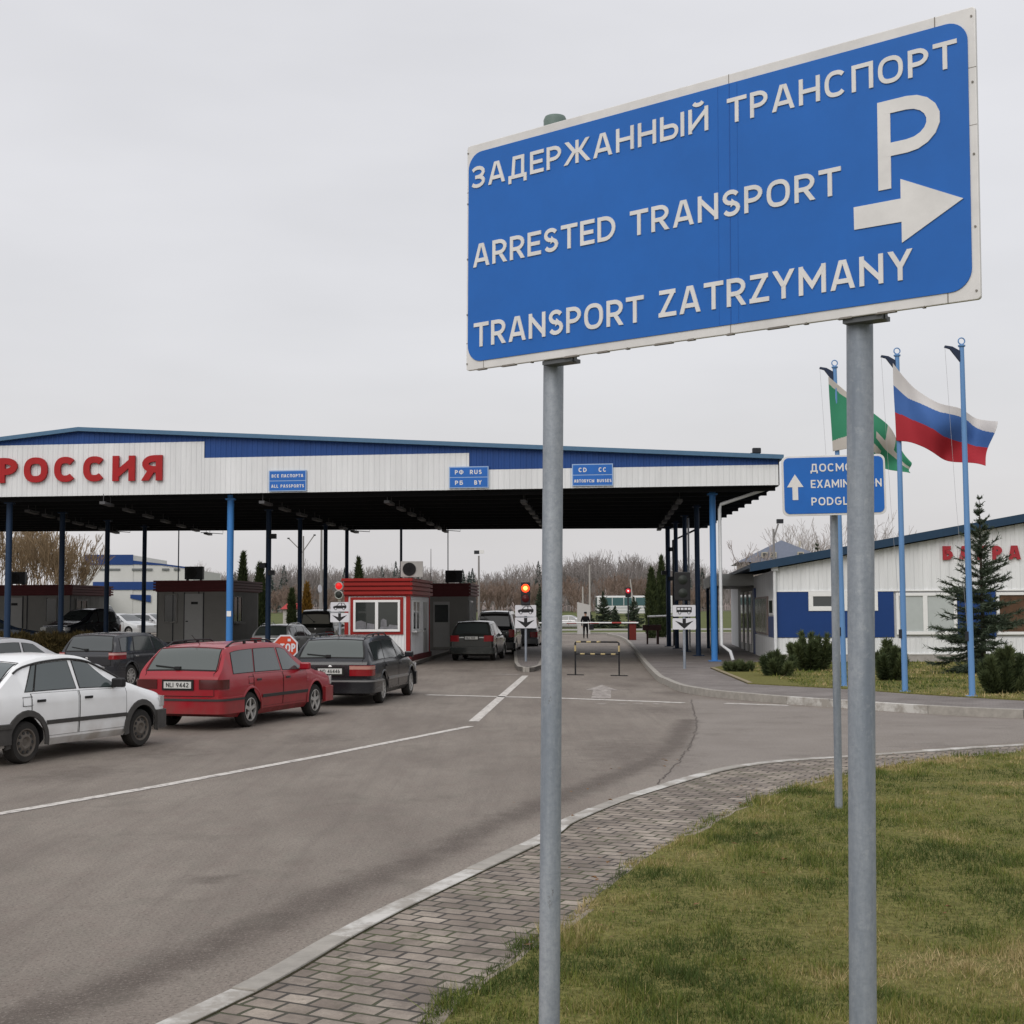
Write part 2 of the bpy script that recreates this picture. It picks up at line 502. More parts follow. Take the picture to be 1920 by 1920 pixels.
def seg_dist(P, line):
    """distance of points to a polyline"""
    P = P[:, :2]; d = np.full(len(P), 1e9)
    for (a, b) in zip(line[:-1], line[1:]):
        a, b = np.array(a[:2]), np.array(b[:2]); ab = b - a
        t = np.clip(((P - a) @ ab) / (ab @ ab), 0, 1)
        d = np.minimum(d, np.linalg.norm(P - a - t[:, None] * ab, axis=1))
    return d

def inside(P, poly):
    x, y = P[:, 0], P[:, 1]; c = np.zeros(len(P), bool)
    n = len(poly)
    for i in range(n):
        x0, y0 = poly[i][:2]; x1, y1 = poly[(i + 1) % n][:2]
        if y0 == y1: continue
        k = ((y0 > y) != (y1 > y)) & (x < (x1 - x0) * (y - y0) / (y1 - y0) + x0)
        c ^= k
    return c

def spline(pts, step=0.25):
    """Catmull-Rom through the points"""
    P = [Vector(p[:2]) for p in pts]
    P = [P[0] * 2 - P[1]] + P + [P[-1] * 2 - P[-2]]
    out = []
    for i in range(1, len(P) - 2):
        n = max(1, int((P[i + 1] - P[i]).length / step))
        for k in range(n):
            t = k / n
            out.append(.5 * ((2 * P[i]) + (P[i + 1] - P[i - 1]) * t + (2 * P[i - 1] - 5 * P[i] + 4 * P[i + 1] - P[i + 2]) * t * t + (3 * P[i] - P[i - 1] - 3 * P[i + 1] + P[i + 2]) * t ** 3))
    out.append(P[-2])
    return [(p.x, p.y) for p in out]

# asphalt
m = bpy.data.materials.new('asphalt'); m.use_nodes = True
n = m.node_tree; L = n.links; b = n.nodes['Principled BSDF']
tcn = n.nodes.new('ShaderNodeTexCoord')
def noise(scale, detail=6, rough=.6, sc=None):
    no = n.nodes.new('ShaderNodeTexNoise'); no.inputs['Scale'].default_value = scale; no.inputs['Detail'].default_value = detail; no.inputs['Roughness'].default_value = rough
    if sc:
        mp = n.nodes.new('ShaderNodeMapping'); mp.inputs['Scale'].default_value = sc; mp.inputs['Rotation'].default_value = (0, 0, R(-8))
        L.new(tcn.outputs['Object'], mp.inputs['Vector']); L.new(mp.outputs['Vector'], no.inputs['Vector'])
    else: L.new(tcn.outputs['Object'], no.inputs['Vector'])
    return no.outputs['Fac']
def rng_(v, a, b_, c, d):
    r = n.nodes.new('ShaderNodeMapRange')
    for k, val in zip(('From Min', 'From Max', 'To Min', 'To Max'), (a, b_, c, d)): r.inputs[k].default_value = val
    L.new(v, r.inputs['Value']); return r.outputs['Result']
def mixc(f, A, B):
    x = n.nodes.new('ShaderNodeMix'); x.data_type = 'RGBA'
    L.new(f, x.inputs['Factor']) if not isinstance(f, float) else setattr(x.inputs['Factor'], 'default_value', f)
    for k, v in (('A', A), ('B', B)):
        if isinstance(v, tuple): x.inputs[k].default_value = (*v, 1)
        else: L.new(v, x.inputs[k])
    return x.outputs['Result']
def attrf(nm):
    a = n.nodes.new('ShaderNodeAttribute'); a.attribute_name = nm; return a.outputs['Fac']
def mth(op, a, b_):
    x = n.nodes.new('ShaderNodeMath'); x.operation = op
    for i, v in enumerate((a, b_)):
        if isinstance(v, float): x.inputs[i].default_value = v
        else: L.new(v, x.inputs[i])
    return x.outputs[0]
base = mixc(rng_(noise(.55, 7, .68, (1, .4, 1)), .36, .60, 0, 1), (.146, .122, .102), (.218, .189, .159))
base = mixc(rng_(noise(2.4, 6, .7, (2.2, .10, 1)), .48, .70, 0, .45), base, (.118, .096, .082))
base = mixc(rng_(noise(3.2, 8, .75), .50, .68, 0, .38), base, (.165, .122, .104))
base = mixc(rng_(noise(2.6, 8, .75, (1.2, .8, 1)), .52, .70, 0, .40), base, (.140, .135, .108))
base = mixc(attrf('light'), base, mixc(rng_(noise(.8, 6), .35, .65, 0, 1), (.188, .163, .142), (.228, .202, .178)))
st_ = rng_(mth('ADD', attrf('stain'), mth('MULTIPLY', mth('SUBTRACT', noise(3.6, 9, .8), .5), 1.5)), .22, .85, 0, .82)
base = mixc(st_, base, (.074, .057, .046))
base = mixc(mth('MULTIPLY', attrf('grit'), rng_(noise(26, 7, .85), .42, .60, 0, .8)), base, (.27, .23, .195))
base = mixc(rng_(noise(46, 3, .75), .54, .64, 0, .42), base, (.34, .30, .262))
base = mixc(rng_(noise(45, 3, .75), .53, .62, 0, .65), base, (.062, .050, .042))
base = mixc(rng_(noise(4.5, 7, .8), .635, .68, 0, .6), base, (.062, .050, .043))
base = mixc(rng_(noise(.9, 7, .7), .56, .64, 0, .30), base, (.100, .086, .069))
L.new(base, b.inputs['Base Color']); b.inputs['Roughness'].default_value = .82; b.inputs['Specular IOR Level'].default_value = .35
bp = n.nodes.new('ShaderNodeBump'); bp.inputs['Strength'].default_value = .5; bp.inputs['Distance'].default_value = .006
L.new(noise(150, 3, .7), bp.inputs['Height']); L.new(bp.outputs['Normal'], b.inputs['Normal'])
ASPHALT = m

px2 = lambda pts, z=0.0: [tuple(gr(x, y, z))[:2] for x, y in pts]
stain_line = px2([(-150, 1960), (60, 1905), (200, 1858), (372, 1790), (601, 1692), (830, 1595), (945, 1537), (1117, 1469), (1203, 1434), (1262, 1400), (1290, 1350)])
crack_line = px2([(1296, 1312), (1306, 1360), (1292, 1400), (1262, 1440), (1238, 1465), (1222, 1482)])
light_poly = crack_line + px2([(1330, 1458), (1650, 1408), (2100, 1380), (2100, 1345), (1700, 1336), (1440, 1322), (1330, 1312)])
k_edge = [(-3.0, 3.2)] + px2([(290, 1920), (480, 1830), (700, 1710), (1000, 1570), (1058, 1535), (1200, 1482), (1400, 1432), (1650, 1413), (1920, 1395)], .06)
spot = np.array(gr(388, 1650))[:2]
blot = np.array(gr(1180, 1410))[:2]
def f_stain(V):
    d = seg_dist(V, stain_line)
    s_ = np.clip(1.05 - d / .36, 0, .86)
    s_ = np.maximum(s_, np.exp(-(((V[:, 0] - spot[0]) / .22) ** 2 + ((V[:, 1] - spot[1]) / .22) ** 2)) * .85)
    s_ = np.maximum(s_, np.exp(-(((V[:, 0] - blot[0]) / 1.0) ** 2 + ((V[:, 1] - blot[1]) / 2.6) ** 2)) * .62)
    for q in ((1090, 1250), (1180, 1285), (1215, 1275), (870, 1258), (1240, 1330), (1260, 1300), (600, 1385), (300, 1410), (150, 1450)):
        p = gr(*q); s_ = np.maximum(s_, np.exp(-(((V[:, 0] - p.x) / .8) ** 2 + ((V[:, 1] - p.y) / 1.3) ** 2)) * .6)
    return s_
def f_grit(V):
    d = seg_dist(V, k_edge)
    return np.clip(1.1 - d / .55, 0, 1) * (V[:, 1] < 20)
def f_light(V):
    i = inside(V, light_poly)
    d = seg_dist(V, crack_line)
    return np.where(i, 1.0, np.clip(.5 - d, 0, .5) * .6)
xs = np.concatenate([[-70, -45, -30, -20, -14, -11, -9], np.arange(-8, 0, .25), np.arange(0, 6.5, .12), np.arange(6.5, 12, .3), [14, 18, 25, 40, 70]])
ys = np.concatenate([[1.5, 3, 4.5], np.arange(5.5, 34, .16), np.arange(34, 60, .5), np.arange(62, 119, 4)])
grid_obj('road', xs, ys, 0.0, ASPHALT, dict(stain=f_stain, light=f_light, grit=f_grit))

GROUND = mat('field', (.075, .085, .032), .95, var=.35, scale=.15, bump=.4, bscale=3)
gx = np.concatenate([np.linspace(-2500, -150, 10), np.arange(-120, 121, 12), np.linspace(150, 2500, 10)])
gy = np.concatenate([[-60, 0, 60], np.arange(110, 260, 6), np.linspace(280, 4000, 14)])
grid_obj('ground', gx, gy, terr, GROUND)

# pavers of the near footway
m = bpy.data.materials.new('pavers'); m.use_nodes = True
n = m.node_tree; L = n.links; b = n.nodes['Principled BSDF']; tcn = n.nodes.new('ShaderNodeTexCoord')
mp = n.nodes.new('ShaderNodeMapping'); mp.inputs['Rotation'].default_value = (0, 0, R(-153))
wob = n.nodes.new('ShaderNodeTexNoise'); wob.inputs['Scale'].default_value = 3.0; L.new(tcn.outputs['Object'], wob.inputs['Vector'])
wsc = n.nodes.new('ShaderNodeVectorMath'); wsc.operation = 'SCALE'; wsc.inputs['Scale'].default_value = .045; L.new(wob.outputs['Color'], wsc.inputs[0])
wad = n.nodes.new('ShaderNodeVectorMath'); wad.operation = 'ADD'; L.new(tcn.outputs['Object'], wad.inputs[0]); L.new(wsc.outputs['Vector'], wad.inputs[1])
L.new(wad.outputs['Vector'], mp.inputs['Vector'])
br = n.nodes.new('ShaderNodeTexBrick')
br.inputs['Scale'].default_value = 1; br.inputs['Brick Width'].default_value = .200; br.inputs['Row Height'].default_value = .142
br.inputs['Mortar Size'].default_value = .012; br.inputs['Mortar Smooth'].default_value = .35; br.inputs['Bias'].default_value = 0
br.inputs['Color1'].default_value = (.200, .160, .128, 1); br.inputs['Color2'].default_value = (.41, .35, .29, 1); br.inputs['Mortar'].default_value = (.03, .027, .018, 1)
L.new(mp.outputs['Vector'], br.inputs['Vector'])
base = mixc(rng_(noise(1.3, 7, .75), .37, .60, 0, .80), br.outputs['Color'], (.105, .082, .066))
base = mixc(rng_(noise(2.2, 8, .75), .58, .70, 0, .8), base, (.065, .066, .026))
base = mixc(rng_(noise(120, 3, .7), .4, .7, 0, .3), base, (.09, .08, .07))
base = mixc(mth('MULTIPLY', br.outputs['Fac'], .97), base, mixc(rng_(noise(1.6, 5), .45, .6, 0, 1), (.040, .034, .028), (.052, .060, .018)))
L.new(base, b.inputs['Base Color']); b.inputs['Roughness'].default_value = .85
bp = n.nodes.new('ShaderNodeBump'); bp.inputs['Strength'].default_value = .9; bp.inputs['Distance'].default_value = .012
hh = mth('ADD', mth('MULTIPLY', br.outputs['Fac'], -1.4), mth('MULTIPLY', noise(5, 4), 1.5))
L.new(hh, bp.inputs['Height']); L.new(bp.outputs['Normal'], b.inputs['Normal'])
PAVERS = m

def strip(name, left, right, z, m_, kind='structure', zr=None):
    """quad strip between two polylines resampled to the same count"""
    def res(l, k):
        l = [Vector(p[:2]) for p in l]; d = [0]
        for a, c in zip(l[:-1], l[1:]): d.append(d[-1] + (c - a).length)
        o = []
        for i in range(k):
            t = d[-1] * i / (k - 1); j = 0
            while j < len(d) - 2 and d[j + 1] < t: j += 1
            f = (t - d[j]) / max(1e-6, d[j + 1] - d[j]); p = l[j].lerp(l[j + 1], f); o.append(p)
        return o
    k = 120
    A, B = res(left, k), res(right, k)
    V = []; Fq = []
    for i in range(k):
        V += [(A[i].x, A[i].y, z), (B[i].x, B[i].y, z)]
        if i: Fq.append((2 * i - 2, 2 * i - 1, 2 * i + 1, 2 * i))
    o = np_mesh(name, V, 4, m_, None, None, Fq)
    return tag(o, kind=kind)

k_out = spline([(-3.0, 3.2)] + px2([(290, 1920), (480, 1830), (700, 1710), (1000, 1570), (1058, 1535), (1200, 1482), (1400, 1432), (1650, 1413), (1920, 1395)], .06) + [(10.5, 21.4), (16, 23.4)])
def offset(line, d):
    o = []
    for i, p in enumerate(line):
        a, c = Vector(line[max(0, i - 1)]), Vector(line[min(len(line) - 1, i + 1)])
        t = (c - a).normalized(); o.append((p[0] + t.y * d, p[1] - t.x * d))
    return o
g_edge = spline([(-.75, 3.2)] + px2([(820, 1910), (900, 1830), (1100, 1700), (1220, 1600), (1300, 1555), (1400, 1510), (1540, 1460), (1700, 1430), (1920, 1408)], .07) + [(10.6, 20.1), (16, 22.2)])
_g = random.Random(4)
g_edge = [(p[0] + _g.gauss(0, .012) + .015 * math.sin(i * .9) + .02 * math.sin(i * .37 + 1), p[1] + _g.gauss(0, .012)) for i, p in enumerate(g_edge)]
strip('footway', offset(k_out, .02), g_edge, .055, PAVERS)

KERBG = mat('kerb_grey', (.30, .28, .25), .9, var=.22, scale=6, bump=.2, bscale=40)
# worn whitewash
m = bpy.data.materials.new('kerb_whitewash'); m.use_nodes = True
n = m.node_tree; L = n.links; b = n.nodes['Principled BSDF']; tcn = n.nodes.new('ShaderNodeTexCoord')
base = mixc(rng_(noise(2.4, 8, .72), .44, .58, 0, 1), (.29, .268, .238), (.50, .485, .455))
base = mixc(rng_(noise(1.1, 8, .75), .60, .68, 0, .8), base, (.10, .09, .08))
L.new(base, b.inputs['Base Color']); b.inputs['Roughness'].default_value = .9
KERBW = m

def kerb(name, line, width, z0, z1, stone, mats, side=1, whites=None):
    """separate kerb stones laid along a line, as one strip"""
    mb = MB(); d = 0.0; cur = [line[0]]; k = 0
    for a, c in zip(line[:-1], line[1:]):
        cur.append(c); d += (Vector(c) - Vector(a)).length
        if d >= stone:
            seg = cur
            inn = offset(seg, width * side)
            h = z1 + random.uniform(-.006, .006)
            # 8 mm joint at the end
            pe = [Vector(p) for p in seg]; pi_ = [Vector(p) for p in inn]
            pe[-1] = pe[-1] + (pe[-2] - pe[-1]).normalized() * .012; pi_[-1] = pi_[-1] + (pi_[-2] - pi_[-1]).normalized() * .012
            poly = [(p.x, p.y) for p in pe] + [(p.x, p.y) for p in reversed(pi_)]
            mb.prism(poly, z0, h, 1 if (whites and whites(k)) else 0)
            k += 1; d = 0.0; cur = [c]
    o = mb.build(name, mats, None, None, .008)
    return tag(o, kind='structure')
kerb('kerb', k_out, .15, -.03, .068, 1.0, [KERBG, KERBW], 1, lambda k: k % 3 != 1)
mb = MB(); a_, c_ = offset(k_out, .150), offset(k_out, .168)
for q in range(len(a_) - 1): mb.add([(*a_[q], .0575), (*a_[q + 1], .0575), (*c_[q + 1], .0575), (*c_[q], .0575)], [(0, 1, 2, 3)])
tag(mb.build('kerb_joint', mat('joint_soil', (.035, .032, .018), .95, spec=.05, var=.5, scale=9)), kind='structure')
kerb('edging', g_edge, .045, .02, .060, .9, [mat('edging_concrete', (.24, .205, .165), .95, spec=.1, var=.3, scale=5)], 1)

# far footway, its kerb and the little lawn in front of the building
fk = spline([(7.6, 112)] + px2([(1170, 1197), (1215, 1250)], .15) + px2([(1250, 1275), (1300, 1290), (1440, 1304), (1600, 1315), (1760, 1325), (1920, 1332)], .15) + [(11.5, 24.2), (17, 22.4), (30, 20)])
m = bpy.data.materials.new('far_paving'); m.use_nodes = True
n = m.node_tree; L = n.links; b = n.nodes['Principled BSDF']; tcn = n.nodes.new('ShaderNodeTexCoord')
base = mixc(rng_(noise(.9, 6, .65), .38, .62, 0, 1), (.15, .128, .115), (.215, .19, .175))
br = n.nodes.new('ShaderNodeTexBrick'); br.inputs['Scale'].default_value = 1; br.inputs['Brick Width'].default_value = .2; br.inputs['Row Height'].default_value = .1
br.inputs['Mortar Size'].default_value = .006; br.inputs['Color1'].default_value = (1, 1, 1, 1); br.inputs['Color2'].default_value = (.8, .8, .8, 1); br.inputs['Mortar'].default_value = (.45, .45, .45, 1)
L.new(tcn.outputs['Object'], br.inputs['Vector'])
mxm = n.nodes.new('ShaderNodeMix'); mxm.data_type = 'RGBA'; mxm.blend_type = 'MULTIPLY'; mxm.inputs['Factor'].default_value = 1
L.new(base, mxm.inputs['A']); L.new(br.outputs['Color'], mxm.inputs['B']); L.new(mxm.outputs['Result'], b.inputs['Base Color']); b.inputs['Roughness'].default_value = .85
FARPAVE = m
mb = MB()
mb.prism([(x + .1, y) if y > 30 else (x, y + .12) for x, y in fk] + [(60, 20), (60, 112)], -.02, .15)
tag(mb.build('far_footway', FARPAVE), kind='structure')
kerb('far_kerb', fk, .15, -.02, .165, 1.6, [KERBG, KERBW], -1, lambda k: k > 47 and (k * 7) % 6 != 2)

lawn2 = px2([(1332, 1252), (1402, 1281), (1580, 1290), (1700, 1299), (1830, 1307), (1920, 1312)], .17) + [(15, 25.0), (30, 22), (30, 50), (10.3, 50), (9.0, 49.2), (7.6, 47.5)]
SOIL = mat('turf', (.135, .128, .044), .95, spec=.05, var=.6, scale=22, bump=.6, bscale=25)
mb = MB(); mb.prism(lawn2, .10, .172)
tag(mb.build('far_lawn', SOIL), kind='structure')
mb = MB()
e0 = px2([(1332, 1252), (1402, 1281)], .17); dv = Vector(e0[1]) - Vector(e0[0])
mb.prism([e0[0], e0[1], (e0[1][0] + .12, e0[1][1] + .02), (e0[0][0] + .12, e0[0][1])], .1, .19)
tag(mb.build('lawn_edging', mat('edging', (.24, .2, .13), .9, var=.2)), kind='structure')

# near lawn, gently uneven
lawn1 = g_edge + [(22, 24), (22, 3.2)]
def lawn_z(x, y): return .058
pts = [(p[0], p[1], .058) for p in lawn1]
bmx = bmesh.new(); fv = [bmx.verts.new(p) for p in pts]; bmx.faces.new(fv)
bmesh.ops.triangulate(bmx, faces=bmx.faces)
for _ in range(4): bmesh.ops.subdivide_edges(bmx, edges=[e for e in bmx.edges if e.calc_length() > .7], cuts=1, use_grid_fill=False)
bmesh.ops.triangulate(bmx, faces=bmx.faces)
edge_set = {(round(p[0], 3), round(p[1], 3)) for p in lawn1}
for v in bmx.verts:
    if (round(v.co.x, 3), round(v.co.y, 3)) not in edge_set: v.co.z = lawn_z(v.co.x, v.co.y)
me = bpy.data.meshes.new('lawn'); bmx.to_mesh(me); bmx.free(); me.materials.append(SOIL); me.shade_smooth()
tag(link(bpy.data.objects.new('lawn', me)), kind='structure')

# grass blades
def grass_mat(name, ramp):
    m = bpy.data.materials.new(name); m.use_nodes = True
    n = m.node_tree; L = n.links; b = n.nodes['Principled BSDF']
    a = n.nodes.new('ShaderNodeAttribute'); a.attribute_name = 'tint'
    r = n.nodes.new('ShaderNodeValToRGB'); c = r.color_ramp
    c.elements[0].position, c.elements[0].color = ramp[0][0], (*ramp[0][1], 1)
    c.elements[1].position, c.elements[1].color = ramp[-1][0], (*ramp[-1][1], 1)
    for p, k in ramp[1:-1]:
        e_ = c.elements.new(p); e_.color = (*k, 1)
    L.new(a.outputs['Fac'], r.inputs['Fac']); L.new(r.outputs['Color'], b.inputs['Base Color'])
    b.inputs['Roughness'].default_value = .7; b.inputs['Specular IOR Level'].default_value = .25
    return m
GRASS = grass_mat('grass', [(0, (.048, .072, .013)), (.3, (.098, .130, .022)), (.52, (.168, .176, .038)), (.72, (.260, .222, .078)), (1, (.40, .31, .16))])

def vnoise(P, sc, seed):
    """cheap smooth value noise in 2D"""
    r = np.random.default_rng(seed); T_ = r.random((64, 64))
    q = P[:, :2] * sc; i = np.floor(q).astype(int); f = q - i; f = f * f * (3 - 2 * f)
    g = lambda a, c: T_[a % 64, c % 64]
    return (g(i[:, 0], i[:, 1]) * (1 - f[:, 0]) + g(i[:, 0] + 1, i[:, 1]) * f[:, 0]) * (1 - f[:, 1]) + (g(i[:, 0], i[:, 1] + 1) * (1 - f[:, 0]) + g(i[:, 0] + 1, i[:, 1] + 1) * f[:, 0]) * f[:, 1]

def blades(name, poly, N, bounds, dens, zf, h0, h1, wd, label, mat_=None):
    x0, x1, y0, y1 = bounds
    P = np.stack([rng.uniform(x0, x1, N), rng.uniform(y0, y1, N)], -1)
    P = P[inside(P, poly)]
    P = P[rng.random(len(P)) < dens(P)]
    cl = vnoise(P, 1.1, 3) * .55 + vnoise(P, 3.3, 5) * .45
    keep = rng.random(len(P)) < np.clip(.62 + 1.2 * (cl - .25), .45, 1)
    P, cl = P[keep], cl[keep]
    n = len(P)
    tuft = vnoise(P, 6.5, 9)
    h = (h0 + (h1 - h0) * rng.random(n) ** 1.6) * (.25 + 1.5 * tuft ** 1.5) * (.55 + .9 * cl)
    a = rng.uniform(0, 2 * np.pi, n); lean = rng.normal(0, .6, n) + .2
    la = rng.uniform(0, 2 * np.pi, n)
    z = zf(P)
    dist = np.hypot(P[:, 0], P[:, 1])
    ww = wd * (.7 + .6 * rng.random(n)) * np.maximum(1, dist / 10)
    dx, dy = np.cos(a) * ww / 2, np.sin(a) * ww / 2
    B0 = np.stack([P[:, 0] - dx, P[:, 1] - dy, z], -1); B1 = np.stack([P[:, 0] + dx, P[:, 1] + dy, z], -1)
    Tp = np.stack([P[:, 0] + np.cos(la) * lean * h, P[:, 1] + np.sin(la) * lean * h, z + h * (1 - .25 * np.minimum(1.5, np.abs(lean)))], -1)
    V = np.stack([B0, B1, Tp], 1)
    dry = vnoise(P, .9, 21) * .5 + vnoise(P, 2.7, 22) * .5
    lush = vnoise(P, 2.1, 41); spot_ = vnoise(P, 5.2, 42)
    tint = np.clip(.385 + 1.95 * (dry - .48) - .9 * np.clip(lush - .62, 0, 1) + .8 * np.clip(spot_ - .72, 0, 1) + rng.normal(0, .18, n) + .35 * (rng.random(n) < .07), 0, 1)
    o = np_mesh(name, V, 3, mat_ or GRASS, None, dict(tint=np.repeat(tint, 3)))
    return tag(o, label, 'grass', None, 'stuff')
zl = lambda P: np.full(len(P), .056)
lawn1g = offset(g_edge, -.065) + [(22, 24), (22, 3.2)]
blades('grass', lawn1g, 2500000, (-1, 17, 5.2, 23), lambda P: np.clip((7.0 / np.hypot(P[:, 0], P[:, 1])) ** 1.6, .12, 1) * np.where(np.abs(P[:, 0]) < P[:, 1] * .40 + .6, 1, .35), zl, .014, .070, .0052,
       'short green and straw coloured grass around the big blue sign posts')
blades('grass', offset(g_edge, -.11) + offset(g_edge, .30)[::-1], 420000, (-1, 11, 5.2, 21), lambda P: (vnoise(P, 2.4, 61) > .46) * np.clip((8.0 / np.hypot(P[:, 0], P[:, 1])) ** 1.4, .15, 1), zl, .03, .12, .0055,
       'longer ragged grass tufts spilling over the edge of the footway')
blades('grass', lawn2, 60000, (7, 20, 24, 50), lambda P: np.clip((30 / P[:, 1]) ** 2, .1, 1), lambda P: np.full(len(P), .17), .03, .09, .008,
       'green grass strip between far footway and the white building')

# islands in the lanes
def island(name, poly, z=.15):
    mb = MB(); mb.prism(poly, -.02, z - .004, 0); 
    tag(mb.build(name, FARPAVE), kind='structure')
    cl = poly + [poly[0]]
    kb = MB()
    for a, c in zip(cl[:-1], cl[1:]):
        a, c = Vector(a), Vector(c); k = max(1, int((c - a).length / 1.2)); t = (c - a).normalized(); nn = Vector((t.y, -t.x))
        for i in range(k):
            p, q = a.lerp(c, i / k), a.lerp(c, (i + 1) / k) - t * .015
            kb.prism([tuple(p + nn * .0), tuple(q + nn * .0), tuple(q + nn * .13), tuple(p + nn * .13)], -.02, z + .004)
    tag(kb.build('island_kerb', KERBG, None, None, .01), kind='structure')
island('lane_island', [(.05, 76), (.07, 50), (.16, 46.6), (.42, 45.4), (.72, 45.8), (.98, 47.6), (1.3, 56), (1.9, 76)][::-1])
island('lane_island', [(-8.1, 86), (-7.7, 58.6), (-7.2, 49.4), (-6.2, 48.6), (-3.6, 50.6), (-2.0, 86)][::-1])
mb = MB(); mb.prism([(-40, 60.5), (-10.6, 60.5), (-9.8, 62), (-9.2, 110), (-40, 110)], -.02, .50)
tag(mb.build('raised_lane', ASPHALT), kind='structure')

# painted markings
m = bpy.data.materials.new('road_paint'); m.use_nodes = True
n = m.node_tree; L = n.links; b = n.nodes['Principled BSDF']; tcn = n.nodes.new('ShaderNodeTexCoord')
base = mixc(rng_(noise(7, 8, .75), .36, .52, 0, 1), (.19, .165, .15), (.54, .51, .47))
L.new(base, b.inputs['Base Color']); b.inputs['Roughness'].default_value = .8
PAINT = m
m = bpy.data.materials.new('worn_paint'); m.use_nodes = True
n = m.node_tree; L = n.links; b = n.nodes['Principled BSDF']; tcn = n.nodes.new('ShaderNodeTexCoord')
base = mixc(rng_(noise(5, 8, .75), .44, .58, 0, 1), (.17, .145, .13), (.36, .33, .30))
L.new(base, b.inputs['Base Color']); b.inputs['Roughness'].default_value = .85
WORN = m
def mark(pts, wd, m_=PAINT):
    mb = MB(); l = [Vector(p[:2]) for p in pts]
    A = offset([tuple(p) for p in l], wd / 2); B = offset([tuple(p) for p in l], -wd / 2)
    for i in range(len(l) - 1):
        mb.add([(*A[i], .005), (*A[i + 1], .005), (*B[i + 1], .005), (*B[i], .005)], [(0, 1, 2, 3)])
    return tag(mb.build('road_marking', m_), kind='structure')
mark(px2([(-120, 1547), (300, 1474), (600, 1418), (882, 1362)]), .15)
mark(px2([(888, 1353), (985, 1267)]), .19)
mark(px2([(800, 1303), (1040, 1309), (1180, 1314), (1282, 1318)]), .26)
mark(px2([(1360, 1319), (1480, 1323)]), .24)
for a in (1120, 1158, 1190, 1222): mark(px2([(a, 1319.5), (a + 16, 1320)]), .22, WORN)
mark(px2([(930, 1264), (975, 1265.5)]), .3, WORN)
mark(px2([(1127, 1310), (1129, 1293)]), .45, WORN)
cl_ = spline(crack_line, .10)
_g = random.Random(9)
for off in (0,):
    mark([(a + off * math.sin(k * .13) + _g.gauss(0, .016), b_ + _g.gauss(0, .012)) for k, (a, b_) in enumerate(cl_)], .014, mat('tar_crack', (.095, .08, .07), .9))
p = px2([(1098, 1294), (1160, 1295), (1129, 1284)])
mb = MB(); mb.add([(*q, .0052) for q in p], [(0, 1, 2)]); tag(mb.build('road_marking', WORN), kind='structure')

#@@PART3
# ------------------------------------------------------------------ the two blue direction signs
BLs = Vector((-.203, 6.08, 3.06)); BRs = Vector((1.577, 4.60, 3.04))
su = (BRs - BLs).normalized(); sv = Vector((.011, -.0083, 1.0)); sv = (sv - su * sv.dot(su)).normalized(); sn = su.cross(sv)
SW, SH = 2.315, 1.013
t = thing('direction_sign', 'large blue sign reading ARRESTED TRANSPORT with big P and right arrow on two grey posts', 'road sign', (.7, 5.45, 0))
ro = Vector((.7, 5.45, 0)); O = BLs - ro
mb = MB(); plate(mb, rrect(SW, SH, .012, 3), O, su, sv, sn, -.020, -.004)
o = mb.build('back_panel', SIGNEDGE, t, None, .004)
mb = MB(); plate(mb, rrect(2.276, .938, .075, 8, .012, .036), O, su, sv, sn, -.004, .0)
mb.build('blue_face', SIGNBLUE, t)
mb = MB()
plate(mb, [(1.350, .036), (1.3535, .036), (1.3535, .974), (1.350, .974)], O, su, sv, sn, 0, .0008)
for q in (1.30, 1.385): plate(mb, [(q, .036), (q + .0012, .036), (q + .0012, .974), (q, .974)], O, su, sv, sn, 0, .0006)
mb.build('sheet_seam', mat('seam', (.018, .09, .33), .5), t)
EDGEJ = mat('edge_joint', (.22, .20, .18), .7, var=.3)
for (x, y, w_, h_) in ((2.288, .80, .027, .002), (2.288, .60, .027, .002), (0, .80, .012, .003), (0, .12, .012, .003), (1.346, 0, .003, .036), (1.346, .976, .003, .036), (2.20, 0, .004, .036), (.10, 0, .003, .036), (2.17, .976, .004, .036)):
    mb = MB(); plate(mb, [(x, y), (x + w_, y), (x + w_, y + h_), (x, y + h_)], O, su, sv, sn, -.004, -.0035); mb.build('frame_joint', EDGEJ, t)
for q in range(14):
    a = .06 + q * .158 + .02 * math.sin(q * 5.1); mb = MB(); plate(mb, [(a, -.003), (a + .05 + .04 * math.sin(q * 2.3), -.003), (a + .05 + .04 * math.sin(q * 2.3), .004), (a + .01, .0035)], O, su, sv, sn, -.021, -.0032); mb.build('paint_chip', EDGEJ, t)
for vy in (.03, .25, .5, .75, .98):
    for xx in (.006, 2.302): mb = MB(); plate(mb, [(xx + .004 * math.cos(q), vy + .004 * math.sin(q)) for q in np.linspace(0, 6.283, 9)[:-1]], O, su, sv, sn, -.004, -.001); mb.build('rivet', EDGEJ, t)
def T_(txt, x0, x1, y, h, s=.162):
    mb = MB(); text(mb, txt, O + su * x0 + sv * y, su, sv, sn, h, s, x1 - x0, .004, .10); mb.build('lettering', SIGNWHITE, t)
T_('ЗАДЕРЖАННЫЙ', .034, 1.262, .811, .098); T_('ТРАНСПОРТ', 1.343, 2.252, .815, .098)
T_('ARRESTED', .042, .818, .455, .103); T_('TRANSPORT', .888, 1.815, .452, .103)
T_('TRANSPORT', .050, .954, .098, .107); T_('ZATRZYMANY', 1.024, 2.082, .103, .107)
mb = MB(); edge = MB()
text(mb, 'P', O + su * 1.952 + sv * .436, su, sv, sn, .318, .150, .243, .004)
mb.build('parking_symbol', SIGNWHITE, t)
